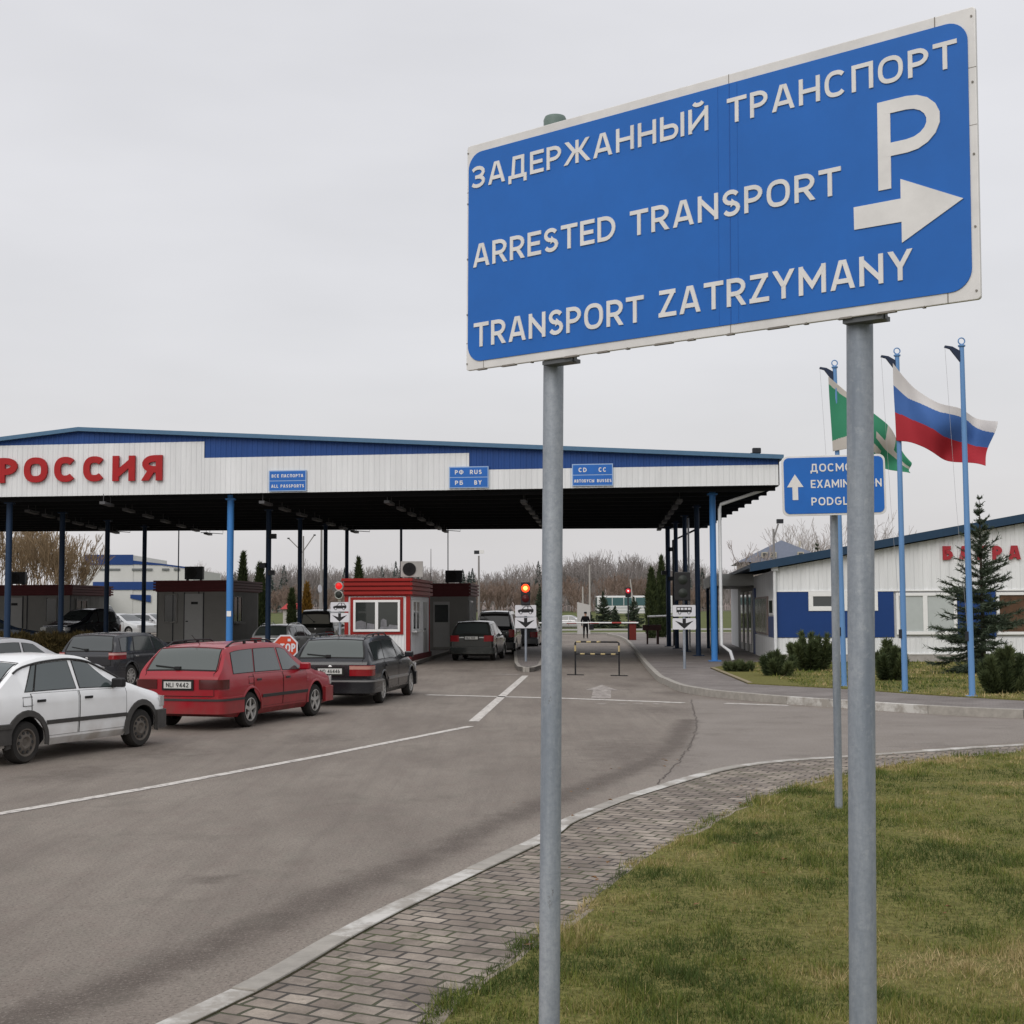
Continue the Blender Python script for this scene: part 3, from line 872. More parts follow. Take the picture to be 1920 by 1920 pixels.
mb = MB(); plate(mb, [(1.864, .312), (2.043, .310), (2.043, .235), (2.265, .352), (2.041, .463), (2.041, .393), (1.863, .394)], O, su, sv, sn, 0, .004)
mb.build('arrow', SIGNWHITE, t)
def post(top, bot, r, cap=None, ztop=None):
    top, bot = Vector(top), Vector(bot)
    d = (top - bot).normalized()
    g0 = bot - d * ((bot.z + .1) / d.z)
    g1 = top + d * (((ztop or top.z) - top.z) / d.z)
    mb = MB(); mb.tube([g0 - ro, g1 - ro], r, 24)
    o = mb.build('pole', POLE, t, 40)
    if cap:
        cb = MB(); cb.lathe([(r + .006, -.03), (r + .007, .012), (r + .001, .026), (.02, .034)], tuple(g1 - ro), 'Z', 24)
        cb.build('pole_cap', mat('cap_green', (.14, .19, .17), .5, var=.2), o, 40)
    return o
m = bpy.data.materials.new('pole_galvanised'); m.use_nodes = True
n = m.node_tree; L = n.links; b = n.nodes['Principled BSDF']; tcn = n.nodes.new('ShaderNodeTexCoord')
base = mixc(rng_(noise(8, 6, .65, (1, 1, .12)), .35, .65, 0, 1), (.185, .215, .255), (.345, .37, .405))
base = mixc(rng_(noise(38, 6, .8), .42, .64, 0, .5), base, (.17, .195, .23))
base = mixc(rng_(noise(24, 6, .8), .55, .70, 0, .4), base, (.42, .44, .46))
base = mixc(rng_(noise(4.2, 9, .8, (2, 2, .8)), .64, .67, 0, .75), base, (.10, .095, .09))
L.new(base, b.inputs['Base Color']); b.inputs['Metallic'].default_value = .25; b.inputs['Roughness'].default_value = .55
bp = n.nodes.new('ShaderNodeBump'); bp.inputs['Strength'].default_value = .25; bp.inputs['Distance'].default_value = .004
L.new(noise(90, 3), bp.inputs['Height']); L.new(bp.outputs['Normal'], b.inputs['Normal'])
POLE = m
post(at(1038, 660, 5.90), at(1030, 1900, 5.87), .0435, True, 4.12)
post(at(1612, 620, 4.985), at(1618, 1900, 4.98), .0475, True, 3.98)
Mx = Matrix((su, -sn, sv)).transposed()
for x in (.497, 1.880):
    c = O + su * x - sn * .05
    mb = MB(); mb.box(c + sv * -.010, (.15, .07, .016), 0, 0, Mx)
    mb.box(O + su * x + sv * .02 - sn * .045, (.16, .02, .07), 0, 0, Mx); mb.build('bracket', mat('bracket_steel', (.11, .115, .12), .5, .3, var=.2), t)

# examination sign
ro2 = gr(1573, 1515, .06); ro2.z = .05
t = thing('direction_sign', 'small blue sign with white up arrow partly hidden behind thick sign post', 'road sign', ro2, 0)
u2 = Vector((.996, -.085, .012)).normalized(); v2 = Vector((-.022, 0, 1)); v2 = (v2 - u2 * v2.dot(u2)).normalized(); n2 = u2.cross(v2)
O2 = at(1468, 968, 13.42) - ro2
W2, H2 = .99, .585
mb = MB(); plate(mb, rrect(W2, H2, .06, 6), O2, u2, v2, n2, -.022, -.006); mb.build('back_panel', SIGNEDGE, t, None, .003)
mb = MB(); plate(mb, rrect(W2 - .04, H2 - .04, .05, 6, .02, .02), O2, u2, v2, n2, -.006, 0); mb.build('blue_face', SIGNBLUE, t)
for tx, y in (('ДОСМОТР', .425), ('EXAMINATION', .268), ('PODGLĄD'.replace('Ą', 'A'), .098)):
    wd = {'Д': .54, 'E': .675, 'P': .51}[tx[0]]
    mb = MB(); text(mb, tx, O2 + u2 * .275 + v2 * y, u2, v2, n2, .078, .17, wd, .004); mb.build('lettering', SIGNWHITE, t)
mb = MB(); plate(mb, [(.098, .155), (.152, .155), (.152, .28), (.205, .28), (.125, .405), (.047, .28), (.098, .28)], O2, u2, v2, n2, 0, .004); mb.build('arrow', SIGNWHITE, t)
mb = MB(); top = at(1562, 872, 13.49) - ro2; mb.tube([(0, .01, -.1), (top.x, top.y, top.z)], .038, 18); mb.build('pole', POLE, t, 40)
for y in (.14, .44): mb = MB(); mb.box(O2 + u2 * .48 + v2 * y - n2 * .04, (.12, .05, .03)); mb.build('clamp', DARKMETAL, t)

# ------------------------------------------------------------------ the big canopy
def corr(mb, O, U, N, u0, u1, zb, zt, per=.25, dep=.03, mi=0):
    """vertical ribbed sheet between bottom and top lines"""
    O, U, N = Vector(O), Vector(U), Vector(N)
    us = []
    k = int((u1 - u0) / per)
    for i in range(k + 1):
        for a, d in ((0, 0), (.42, 0), (.52, dep), (.90, dep)):
            u = u0 + (i + a) * per
            if u <= u1: us.append((u, d))
    us.append((u1, 0))
    vs = []
    for u, d in us:
        p = O + U * u + N * d
        vs += [(p.x, p.y, zb(u)), (p.x, p.y, zt(u))]
    mb.add(vs, [(2 * i, 2 * i + 2, 2 * i + 3, 2 * i + 1) for i in range(len(us) - 1)], mi)

FR, FL, BR, BL = Vector((9.38, 48.4, 0)), Vector((-34, 54.0, 0)), Vector((10.15, 71.7, 0)), Vector((-34, 72.3, 0))
ZB = 6.35
cO = FR.copy(); cU = (FL - FR).normalized(); cN = Vector((-cU.y, cU.x, 0)); cN = cN if cN.y < 0 else -cN
cLen = (FL - FR).length
t = thing('border_canopy', 'wide flat canopy with blue and white ribbed fascia over the checkpoint lanes', 'canopy', (-8, 60, 0))
cr_ = Vector((-8, 60, 0))
hitc = lambda px, py: hit(px, py, cO, (cU.x, cU.y))
u_ridge, z_ridge = hitc(150, 808)
u_end, z_end = hitc(1460, 860)
u_l, z_l = hitc(0, 827)
def ztop(u):
    if u <= u_ridge: return z_end + (z_ridge - z_end) * (u - u_end) / (u_ridge - u_end)
    return z_ridge + (z_l - z_ridge) * (u - u_ridge) / (u_l - u_ridge)
s1, _ = hitc(880, 870); s2, _ = hitc(384, 840)
zw = (hitc(1200, 876)[1], hitc(650, 854)[1], hitc(100, 834)[1])
lc = lambda p: Vector(p) - cr_
CO = lc(cO)
mb = MB()
for a, b_, zz in ((.04, s1, zw[0]), (s1, s2, zw[1]), (s2, cLen, zw[2])):
    corr(mb, CO + cN * .05, cU, cN, a, b_, lambda u: ZB, lambda u, zz=zz: min(zz, ztop(u) - .1), .20, .016)
mb.build('white_fascia', PANELWHITE, t)
mb = MB()
for a, b_, zz in ((.04, s1, zw[0]), (s1, s2, zw[1]), (s2, cLen, zw[2])):
    corr(mb, CO + cN * .02, cU, cN, a, b_, lambda u, zz=zz: min(zz, ztop(u) - .12) + .004, lambda u: ztop(u) - .02, .20, .016)
mb.build('blue_fascia', FASCIABLUE, t)
# roof: two slopes running back, with a thin edge cap
def at_uv(u, v):                       # v 0 front .. 1 back
    f = FR.lerp(FL, u / cLen); k = BR.lerp(BL, u / cLen)
    return f.lerp(k, v)
mb = MB(); vs = []
us = [-.12, u_ridge, cLen]
for u in us:
    for v, dz in ((-.012, 0), (1.01, 0)):
        p = at_uv(u, v) - cr_
        vs += [(p.x, p.y, ztop(u) - .03), (p.x, p.y, ztop(u) + .12)]
fs = []
for i in range(2):
    a, c = 4 * i, 4 * i + 4
    fs += [(a, c, c + 1, a + 1), (a + 2, a + 3, c + 3, c + 2), (a + 1, c + 1, c + 3, a + 3), (a, a + 2, c + 2, c)]
fs += [(0, 1, 3, 2), (8, 10, 11, 9)]
mb.add(vs, fs); mb.build('roof', ROOFCAP, t)
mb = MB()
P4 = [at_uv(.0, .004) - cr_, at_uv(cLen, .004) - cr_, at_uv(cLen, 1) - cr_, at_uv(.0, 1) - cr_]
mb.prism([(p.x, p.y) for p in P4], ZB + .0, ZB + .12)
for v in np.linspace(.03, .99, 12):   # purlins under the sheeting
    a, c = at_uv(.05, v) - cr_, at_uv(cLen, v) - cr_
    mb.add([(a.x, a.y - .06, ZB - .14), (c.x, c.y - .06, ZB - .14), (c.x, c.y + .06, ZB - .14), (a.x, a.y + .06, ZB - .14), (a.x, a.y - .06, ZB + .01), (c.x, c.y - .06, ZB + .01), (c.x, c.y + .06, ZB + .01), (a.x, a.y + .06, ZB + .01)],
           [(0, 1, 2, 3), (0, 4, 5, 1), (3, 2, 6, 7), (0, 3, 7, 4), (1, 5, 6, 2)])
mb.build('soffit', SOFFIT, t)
mb = MB()                            # back and side fascias
a, c = at_uv(0, 1) - cr_, at_uv(cLen, 1) - cr_
mb.add([(a.x, a.y, ZB - .06), (c.x, c.y, ZB - .06), (c.x, c.y, ztop(cLen)), (P4[3].lerp(P4[2], u_ridge / cLen).x, P4[3].lerp(P4[2], u_ridge / cLen).y, z_ridge), (a.x, a.y, z_end)], [(0, 1, 2, 3, 4)])
f0 = at_uv(0, 0) - cr_
mb.add([(f0.x, f0.y, ZB), (a.x, a.y, ZB), (a.x, a.y, z_end), (f0.x, f0.y, z_end)], [(0, 1, 2, 3)])
mb.build('side_fascia', PANELWHITE, t)
# columns
SHADENAVY = mat('column_shade_navy', (.014, .034, .075), .5, var=.15, scale=3, streak=True)  # column blue darkened: canopy shade put into the colour; porch posts share it
cols = [(1338, 50.2, .115), (1308, 56.3, .105), (1285, 61.8, .10), (1268, 66.9, .10), (1253, 71.0, .12),
        (431, 51.6, .125), (503, 57.2, .11), (562, 62.6, .10), (610, 67.4, .10), (650, 71.3, .095),
        (15, 53.0, .12), (115, 58.4, .115), (200, 63.4, .11), (270, 68.0, .105), (334, 71.6, .03), (752, 71.2, .065), (840, 71.2, .025)]
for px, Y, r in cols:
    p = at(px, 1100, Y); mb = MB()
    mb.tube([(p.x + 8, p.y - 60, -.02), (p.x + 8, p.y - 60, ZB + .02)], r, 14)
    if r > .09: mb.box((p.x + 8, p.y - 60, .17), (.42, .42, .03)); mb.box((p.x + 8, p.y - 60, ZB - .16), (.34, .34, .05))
    cobj = mb.build('column', BLUEPAINT if px in (431, 1338) else SHADENAVY, t, 40)
    if px == 431:
        lb = MB(); lb.box((p.x + 8, p.y - 60 - r - .006, 1.93), (.16, .012, .2)); lb.build('notice', WHITEFRAME, cobj)
    if px in (503, 1253):
        for zz, sx in ((5.1, .2), (3.9, -.22), (3.6, .14)):
            lb = MB(); lb.box((p.x + 8 + sx, p.y - 60 - .1, zz), (.26, .22, .2)); lb.tube([(p.x + 8, p.y - 60, zz), (p.x + 8 + sx, p.y - 60.1, zz)], .03, 6); lb.build('camera_box', DARKMETAL, cobj)
# red country lettering
uR, _ = hitc(310, 880)
zb1 = hitc(150, 904)[1] - .0; 
zt1 = hitc(150, 857)[1]
letters(REDLETTER, t, 'РОССИЯ', CO + cU * (hitc(-1, 880)[0]) + cN * .085 + Vector((0, 0, zb1)), -cU, (0, 0, 1), cN, zt1 - zb1, .255, hitc(-1, 880)[0] - uR, .10, .11)
# rows of strip lights hung under the soffit
rowpx = [((478, 935), (665, 997)), ((706, 922), (835, 996)), ((985, 922), (1020, 990)), ((1308, 918), (1236, 992)), ((150, 932), (390, 1001)), ((60, 960), (215, 998))]
LGREY = mat('lamp_grey', (.09, .09, .095), .5, var=.1)
for a, c in rowpx:
    d0, d1 = ray(*a), ray(*c)
    zl0 = 6.02
    p0 = Vector((0, 0, 2)) + d0 * ((zl0 - 2) / d0.z); p1 = Vector((0, 0, 2)) + d1 * ((zl0 - 2) / d1.z)
    p0.y = max(p0.y, 51.5)
    k = 7
    for i in range(k):
        q = p0.lerp(p1, i / (k - 1)) - cr_
        if q.y + 60 > 73: continue
        dr = (p1 - p0).normalized(); M3 = Matrix((dr, Vector((0, 0, 1)).cross(dr), Vector((0, 0, 1)))).transposed()
        mb = MB(); mb.box(q, (1.35, .2, .10), 0, 0, M3)
        mb.tube([q + dr * .5 + Vector((0, 0, .04)), q + dr * .5 + Vector((0, 0, .34))], .012, 5); mb.tube([q - dr * .5 + Vector((0, 0, .04)), q - dr * .5 + Vector((0, 0, .34))], .012, 5)
        mb.build('strip_light', LGREY, t)
    e_ = p1 - cr_
    mb = MB(); mb.tube([e_ + Vector((-.4, .1, .08)), e_ + Vector((.75, .1, 0)), e_ + Vector((.75, .1, .4))], .018, 5); mb.build('lamp_rail', DARKMETAL, t)
# rainwater pipes at the right hand edge
WHITEPIPE = mat('white_pipe', (.58, .59, .60), .4, var=.06)
p = at(1352, 1100, 49.6)
mb = MB(); tip = at(1462, 912, 48.8)
mb.tube([Vector((tip.x, tip.y + .3, 6.42)) - cr_, Vector((p.x + .05, 49.7, 5.78)) - cr_, Vector((p.x, 49.7, 5.6)) - cr_, Vector((p.x, 49.7, .75)) - cr_, Vector((p.x + .28, 49.5, .52)) - cr_, Vector((p.x + .36, 49.45, .22)) - cr_], .062, 10)
mb.build('rain_pipe', WHITEPIPE, t, 40)
p = at(1263, 1100, 70.0)
mb = MB(); mb.tube([Vector((9.9, 69, 6.35)) - cr_, Vector((p.x, 70, 5.5)) - cr_, Vector((p.x, 70, .2)) - cr_], .06, 8); mb.build('rain_pipe', DARKMETAL, t, 40)
p = at(1292, 1100, 64.0)
mb = MB(); mb.tube([Vector((p.x, 64, 6.3)) - cr_, Vector((p.x, 64, .2)) - cr_], .045, 8); mb.build('rain_pipe', WHITEPIPE, t, 40)
p = at(1420, 858, 48.7)
t2 = thing('floodlight', 'small dark floodlight on the right end of the canopy roof', 'lamp', (p.x, p.y + .15, ztop((Vector((p.x, p.y, 0)) - cO).dot(cU)) + .09))
mb = MB(); mb.box((0, 0, .07), (.06, .06, .16)); mb.build('stand', DARKMETAL, t2)
mb = MB(); mb.box((0, -.02, .2), (.3, .16, .2)); mb.box((-.18, 0, .1), (.1, .1, .06)); mb.build('housing', DARKMETAL, t2, None, .03)

# lane signs on the fascia
def lane_sign(label, px0, px1, py0, py1, rows):
    u0, z1 = hitc(px0, py0); u1, z0 = hitc(px1, py1)
    wd, ht = u0 - u1, z1 - z0
    base = cO + cU * u0 + cN * .10
    t = thing('lane_sign', label, 'sign', (base.x, base.y, z0), 0, 'blue lane signs on the canopy fascia')
    U, V, N = -cU, Vector((0, 0, 1)), cN
    mb = MB(); plate(mb, [(0, 0), (wd, 0), (wd, ht), (0, ht)], (0, 0, 0), U, V, N, -.02, .03); mb.build('border', mat('sign_border', (.30, .42, .62), .5), t)
    mb = MB(); e_ = .035
    for y0, y1 in ((e_, ht * .5 - .015), (ht * .5 + .015, ht - e_)):
        plate(mb, [(e_, y0), (wd - e_, y0), (wd - e_, y1), (e_, y1)], (0, 0, 0), U, V, N, .03, .036)
    mb.build('blue_face', SIGNBLUE, t)
    for txt, x0, x1, y, h in rows:
        mb = MB(); text(mb, txt, Vector((0, 0, 0)) + U * (x0 * wd) + V * (y * ht) + N * .036, U, V, N, h * ht, .2, (x1 - x0) * wd, .006, .2); mb.build('lettering', SIGNWHITE, t)
lane_sign('blue lane sign reading ALL PASSPORTS on white fascia', 506, 576, 883, 921, [('ВСЕ ПАСПОРТА', .08, .92, .66, .15), ('ALL PASSPORTS', .07, .94, .17, .15)])
lane_sign('blue lane sign reading RUS and BY at the fascia step', 843, 917, 876, 915, [('РФ', .15, .37, .64, .20), ('RUS', .53, .83, .64, .20), ('РБ', .15, .36, .15, .20), ('BY', .64, .83, .15, .20)])
lane_sign('blue lane sign reading CD CC and BUSSES right of the thin sign post', 1073, 1150, 871, 911, [('CD', .16, .36, .63, .20), ('CC', .65, .84, .63, .20), ('АВТОБУСЫ', .05, .54, .16, .14), ('BUSSES', .61, .96, .16, .14)])

# ------------------------------------------------------------------ booths
def ribbed_band(mb, w_, d, z0, z1, over, mi=0, ribs=5):
    h = (z1 - z0) / ribs
    for i in range(ribs):
        mb.b2((-over, -over, z0 + i * h + h * .36), (w_ + over, d + over, z0 + (i + 1) * h), mi)
        mb.b2((-over + .09, -over + .09, z0 + i * h), (w_ + over - .09, d + over - .09, z0 + i * h + h * .36), mi)

def air_con(x, y, z, rot, label, dark=False):
    t = thing('air_conditioner', label, 'air conditioner', (x, y, z), rot, 'air conditioners on the booth roofs')
    mb = MB(); mb.b2((-.42, -.17, .06), (.42, .17, .66)); mb.b2((-.35, -.15, 0), (-.28, .15, .06)); mb.b2((.28, -.15, 0), (.35, .15, .06))
    mb.build('casing', DARKMETAL if dark else mat('casing_grey', (.45, .44, .42), .5, var=.08), t, None, .015)
    mb = MB(); mb.lathe([(.25, -.178), (.25, -.2), (.21, -.2), (.21, -.185), (.02, -.183)], (-.1, 0, .36), 'Y', 24)
    for k in range(8): mb.box((-.1, -.195, .36), (.44, .008, .008), 0, 0, Matrix.Rotation(k * math.pi / 8, 3, 'Y'))
    mb.build('fan_grille', BLACK, t)

def window(parent, x0, x1, z0, z1, y, panes, frame=WHITEFRAME, proud=.07, glass=None, fw=.07, stuffing=False):
    """window in the plane y facing -y: frame > panes"""
    mb = MB()
    mb.b2((x0, y - proud, z0), (x1, y, z0 + fw)); mb.b2((x0, y - proud, z1 - fw), (x1, y, z1))
    k = len(panes) + 1
    xs_ = [x0] + [x0 + (x1 - x0) * p for p in panes] + [x1]
    mb.b2((x0, y - proud, z0 + fw), (x0 + fw, y, z1 - fw)); mb.b2((x1 - fw, y - proud, z0 + fw), (x1, y, z1 - fw))
    for p in xs_[1:-1]: mb.b2((p - fw * .7, y - proud, z0 + fw), (p + fw * .7, y, z1 - fw))
    f = mb.build('window', frame, parent, None, .008)
    for a, c in zip(xs_[:-1], xs_[1:]):
        pb = MB(); pb.b2((a + fw * .6, y - proud * .45, z0 + fw), (c - fw * .6, y - proud * .35, z1 - fw)); pb.build('pane', glass or PANEGLASS, f)
        if stuffing:
            sb = MB(); yy = y - proud * .52; X_ = lambda q: a + fw + (c - a - 2 * fw) * q; Z_ = lambda q: z0 + fw + (z1 - z0 - 2 * fw) * q
            sh = [[(.0, .0), (.55, .0), (.55, .26), (.30, .33), (.05, .30), (0, .22)], [(.56, .0), (1., .0), (1., .20), (.62, .23)]] if a < (x0 + x1) / 2 - .2 else [[(.0, .0), (1., .0), (1., .14), (.55, .18), (.5, .10), (.1, .12)], [(.08, .13), (.42, .11), (.40, .34), (.22, .40), (.1, .33)]]
            for q, pl_ in enumerate(sh):
                n_ = len(pl_); vs = [(X_(u), yy - .004 * q, Z_(v)) for u, v in pl_] + [(X_(u), yy - .004 * q + .003, Z_(v)) for u, v in pl_]
                sb.add(vs, [tuple(range(n_)), tuple(range(2 * n_ - 1, n_ - 1, -1))] + [(q2, (q2 + 1) % n_, n_ + (q2 + 1) % n_, n_ + q2) for q2 in range(n_)])
            sb.build('papers', mat('paper', (.16, .16, .17), .7, var=.45, scale=5), f)
    return f

GLASSCLEAR = PANEGLASS
# A: the lit red and white booth
ya = 51.6
xa = at(648, 1150, ya).x
wA, dA, hA = at(768, 1150, ya).x - xa, 5.6, 2.86
t = thing('customs_booth', 'red trimmed white booth with large white framed double window', 'booth', (xa, ya, .36), R(-4), 'customs booths under the canopy')
mb = MB(); mb.b2((.03, .03, 0), (wA - .03, dA - .03, hA - .1))
corr(mb, (0.05, 0, 0), (1, 0, 0), (0, -1, 0), .0, wA - .1, lambda u: .0, lambda u: hA - .68, .12, .022)
corr(mb, (wA, .05, 0), (0, 1, 0), (1, 0, 0), .0, dA - .1, lambda u: .0, lambda u: hA - .68, .12, .022)
mb.build('wall', PANELWHITE, t)
mb = MB(); mb.b2((-.1, -.1, -.3), (wA + .1, dA + .1, -.003)); mb.build('plinth', MAROON, t)
mb = MB(); ribbed_band(mb, wA, dA, hA - .66, hA, .14, 0, 4); mb.build('roof', BOOTHRED, t)
for a, b_ in (((-.03, -.05, 0), (.11, .1, hA - .67)), ((wA - .11, -.05, 0), (wA + .05, .1, hA - .67)), ((wA - .02, dA - .12, 0), (wA + .05, dA, hA - .67))):
    mb = MB(); mb.b2(a, b_); mb.build('corner_trim', BOOTHRED, t)
wx0, wx1, wz0_, wz1_ = .30, wA - .32, .88, hA - .80
mb = MB(); mb.b2((wx0 - .11, -.06, wz0_ - .1), (wx1 + .11, .0, wz0_)); mb.b2((wx0 - .11, -.06, wz1_), (wx1 + .11, 0, wz1_ + .1)); mb.b2((wx0 - .11, -.06, wz0_), (wx0, 0, wz1_)); mb.b2((wx1, -.06, wz0_), (wx1 + .11, 0, wz1_)); mb.build('window_trim', BOOTHRED, t)
window(t, wx0 + .005, wx1 - .005, wz0_ + .005, wz1_ - .005, -.04, [.5], stuffing=True, fw=.085)
def side_window(parent, X, y0, y1, z0, z1, fr=WHITEFRAME):
    mb = MB(); f_ = .07
    mb.b2((X, y0, z0), (X + .06, y1, z0 + f_)); mb.b2((X, y0, z1 - f_), (X + .06, y1, z1)); mb.b2((X, y0, z0 + f_), (X + .06, y0 + f_, z1 - f_)); mb.b2((X, y1 - f_, z0 + f_), (X + .06, y1, z1 - f_))
    mb.b2((X, (y0 + y1) / 2 - .04, z0 + f_), (X + .06, (y0 + y1) / 2 + .04, z1 - f_)); mb.b2((X, y0 - .05, z0 - .05), (X + .2, y1 + .05, z0))
    o = mb.build('side_window', fr, parent); pb = MB(); pb.b2((X + .02, y0 + f_, z0 + f_), (X + .03, y1 - f_, z1 - f_)); pb.build('pane', PANEGLASS, o)
side_window(t, wA + .03, .5, 2.4, .9, 2.05)
mb = MB(); mb.b2((wA + .02, 3.8, .0), (wA + .05, 4.8, 2.0)); dd = mb.build('door', DOORGREY, t); mb = MB(); mb.b2((wA + .05, 3.9, .9), (wA + .1, 4.0, .95)); mb.build('handle', DARKMETAL, dd)
p = at(772, 1087, 52.6); air_con(p.x, p.y, .36 + hA, R(6), 'grey air conditioner with round fan on the red booth roof')
# B: booth behind it
xb_ = at(805, 1200, 68).x
t = thing('customs_booth', 'dim booth with dark red roof band right behind the red and white booth', 'booth', (xb_ - .35, 68, .15), R(-3), 'customs booths under the canopy')
wB = at(880, 1200, 68).x - xb_ + .3
mb = MB(); mb.b2((0, 0, 0), (wB, 5, 3.0)); corr(mb, (wB, .05, 0), (0, 1, 0), (1, 0, 0), 0, 4.9, lambda u: .05, lambda u: 2.52, .13, .02); mb.build('wall', BOOTHGREY, t)
mb = MB(); ribbed_band(mb, wB, 5, 2.55, 3.2, .14, 0, 4); mb.build('roof', MAROON, t)
mb = MB(); mb.b2((.55, -.04, .1), (1.35, 0, 2.3)); dd = mb.build('door', DOORGREY, t); mb = MB(); mb.b2((.62, -.06, 1.3), (1.28, -.04, 2.15)); mb.build('pane', PANEGLASS, dd)
side_window(t, wB + .02, .5, 2.0, 1.1, 2.35)
p = at(851, 1094, 69); air_con(p.x, p.y, .15 + 3.2, 0, 'black air conditioner on the roof of the dim rear booth', True)
# C and D: grey booths on the raised lane
def grey_booth(label, X, Y, w_, d, h, win, doors, ac, aclab, rot=R(-5), z0=.5):
    t = thing('customs_booth', label, 'booth', (X, Y, z0), rot, 'customs booths under the canopy')
    mb = MB(); mb.b2((0, 0, .12), (w_, d, h - .3)); corr(mb, (w_, .03, .12), (0, 1, 0), (1, 0, 0), 0, d - .1, lambda u: .15, lambda u: h - .5, .2, .015); mb.build('wall', BOOTHGREY, t)
    mb = MB(); mb.b2((-.05, -.05, 0), (w_ + .05, d + .05, .12)); mb.build('plinth', DARKMETAL, t)
    mb = MB(); ribbed_band(mb, w_, d, h - .52, h, .16, 0, 4); mb.build('roof', MAROON, t)
    for a, c in win: window(t, a, c, 1.0, h - .6, 0, [], BOOTHGREY, .05)
    for a, c in doors:
        mb = MB(); mb.b2((a, -.04, .14), (c, 0, h - .62)); dd = mb.build('door', DOORGREY, t)
        mb = MB(); mb.b2((a + .06, -.08, 1.05), (a + .16, -.04, 1.1)); mb.build('handle', DARKMETAL, dd); mb = MB(); mb.b2((a + .3, -.05, 1.85), (a + .62, -.04, 1.97)); mb.build('number_plate', BLACK, dd)
        mb = MB(); mb.b2((a - .05, -.02, .13), (a, .0, h - .55)); mb.b2((c, -.02, .13), (c + .05, .0, h - .55)); mb.build('door_frame', DARKMETAL, t)
    for q in (0, w_ * .22, w_ * .58, w_):
        mb = MB(); mb.b2((q - .02, -.03, .13), (q + .02, 0, h - .52)); mb.build('panel_joint', DARKMETAL, t)
    side_window(t, w_ + .01, .6, 2.0, 1.0, h - .7, BOOTHGREY)
    air_con(X + ac * w_, Y + .6, z0 + h, 0, aclab, True)
pc = at(295, 1150, 64)
grey_booth('grey booth with dark red roof band and pale door behind the left blue column', pc.x, 64, at(432, 1150, 64).x - pc.x, 5, 2.95, [(.28, .95)], [(1.3, 2.15)], .46, 'black air conditioner on the grey booth with the pale door')
pd = at(-60, 1150, 68)
grey_booth('far left grey booth with dark red roof band and side window', pd.x, 68, at(138, 1150, 68).x - pd.x, 5, 2.85, [(3.9, 4.5)], [(1.9, 2.75)], .42, 'black air conditioner on the far left grey booth')
#@@PART4
# ------------------------------------------------------------------ station building on the right
bO = Vector((9.29, 49.0, 0)); bA = R(-5.5); bU = Vector((math.cos(bA), math.sin(bA), 0)); bN = Vector((bU.y, -bU.x, 0))
hb = lambda px, py: hit(px, py, bO, (bU.x, bU.y))
t = thing('station_building', 'low white ribbed building with blue wall panels and sloping blue roof edge on the right', 'building', tuple(bO), bA)
BW, BD = 17.0, 26.0
u1, zr1 = hb(1920, 970); u0_, zr0 = hb(1453, 1055)
sl = (zr1 - zr0) / (u1 - u0_)
zroof = lambda u: zr0 + sl * u
zb0 = .12
_, zband1 = hb(1560, 1109); _, zband0 = hb(1560, 1195)
ub = hb(1676, 1150)[0]; uw0 = hb(1680, 1150)[0]; uw1 = hb(1794, 1150)[0]; ub2 = hb(1868, 1150)[0]
mb = MB()                              # core volume, sloping roof line
prof = [(0, 0), (BW, 0), (BW, zroof(BW) - .25), (0, zroof(0) - .25)]
vs = [(u, .06, zb0 + .0 if z == 0 else z) for u, z in prof] + [(u, BD, zb0 if z == 0 else z) for u, z in prof]
mb.add(vs, [(0, 1, 2, 3), (7, 6, 5, 4), (0, 4, 5, 1), (1, 5, 6, 2), (2, 6, 7, 3), (3, 7, 4, 0)])
corr(mb, (0, 0, 0), (1, 0, 0), (0, -1, 0), 0, BW, lambda u: zband1 + .03, lambda u: zroof(u) - .2, .30, .024)
corr(mb, (0, 0, 0), (1, 0, 0), (0, -1, 0), 0, BW, lambda u: .42, lambda u: zband0 - .02, .20, .02)
corr(mb, (.0, .06, 0), (0, 1, 0), (-1, 0, 0), .05, 3.6, lambda u: zband1 + .12, lambda u: zr0 - .3, .4, .004)
mb.build('wall', PANELWHITE, t)
mb = MB(); mb.b2((-.02, -.02, -.1), (BW, .3, .42)); mb.build('plinth', CONCRETE, t)
mb = MB(); mb.b2((-.01, -.045, .42), (BW, .0, .46)); mb.b2((0, -.05, zband1 - .005), (BW, 0, zband1 + .035)); mb.build('drip_flashing', WHITEFRAME, t)
mb = MB()                              # roof sheet with a fascia that follows the slope
for (ua, uc, y0, y1, za, zc) in ((-.9, BW, -.35, BD, -.02, .10),):
    mb.add([(ua, y0, zroof(ua) + za), (uc, y0, zroof(uc) + za), (uc, y1, zroof(uc) + za), (ua, y1, zroof(ua) + za), (ua, y0, zroof(ua) + zc), (uc, y0, zroof(uc) + zc), (uc, y1, zroof(uc) + zc), (ua, y1, zroof(ua) + zc)],
           [(0, 3, 2, 1), (4, 5, 6, 7), (0, 1, 5, 4), (1, 2, 6, 5), (2, 3, 7, 6), (3, 0, 4, 7)])
mb.add([(-.9, -.37, zroof(-.9) - .16), (BW, -.37, zroof(BW) - .16), (BW, -.37, zroof(BW) + .12), (-.9, -.37, zroof(-.9) + .12), (-.9, -.02, zroof(-.9) - .16), (BW, -.02, zroof(BW) - .16), (BW, -.02, zroof(BW) - .03), (-.9, -.02, zroof(-.9) - .03)],
       [(0, 1, 2, 3), (0, 4, 5, 1), (4, 7, 6, 5), (0, 3, 7, 4), (1, 5, 6, 2)])
mb.build('roof', mat('roof_edge_blue', (.018, .045, .085), .45, .1, var=.1), t)
BANDBLUE = mat('band_blue', (.010, .042, .165), .45, var=.06, scale=1.5)
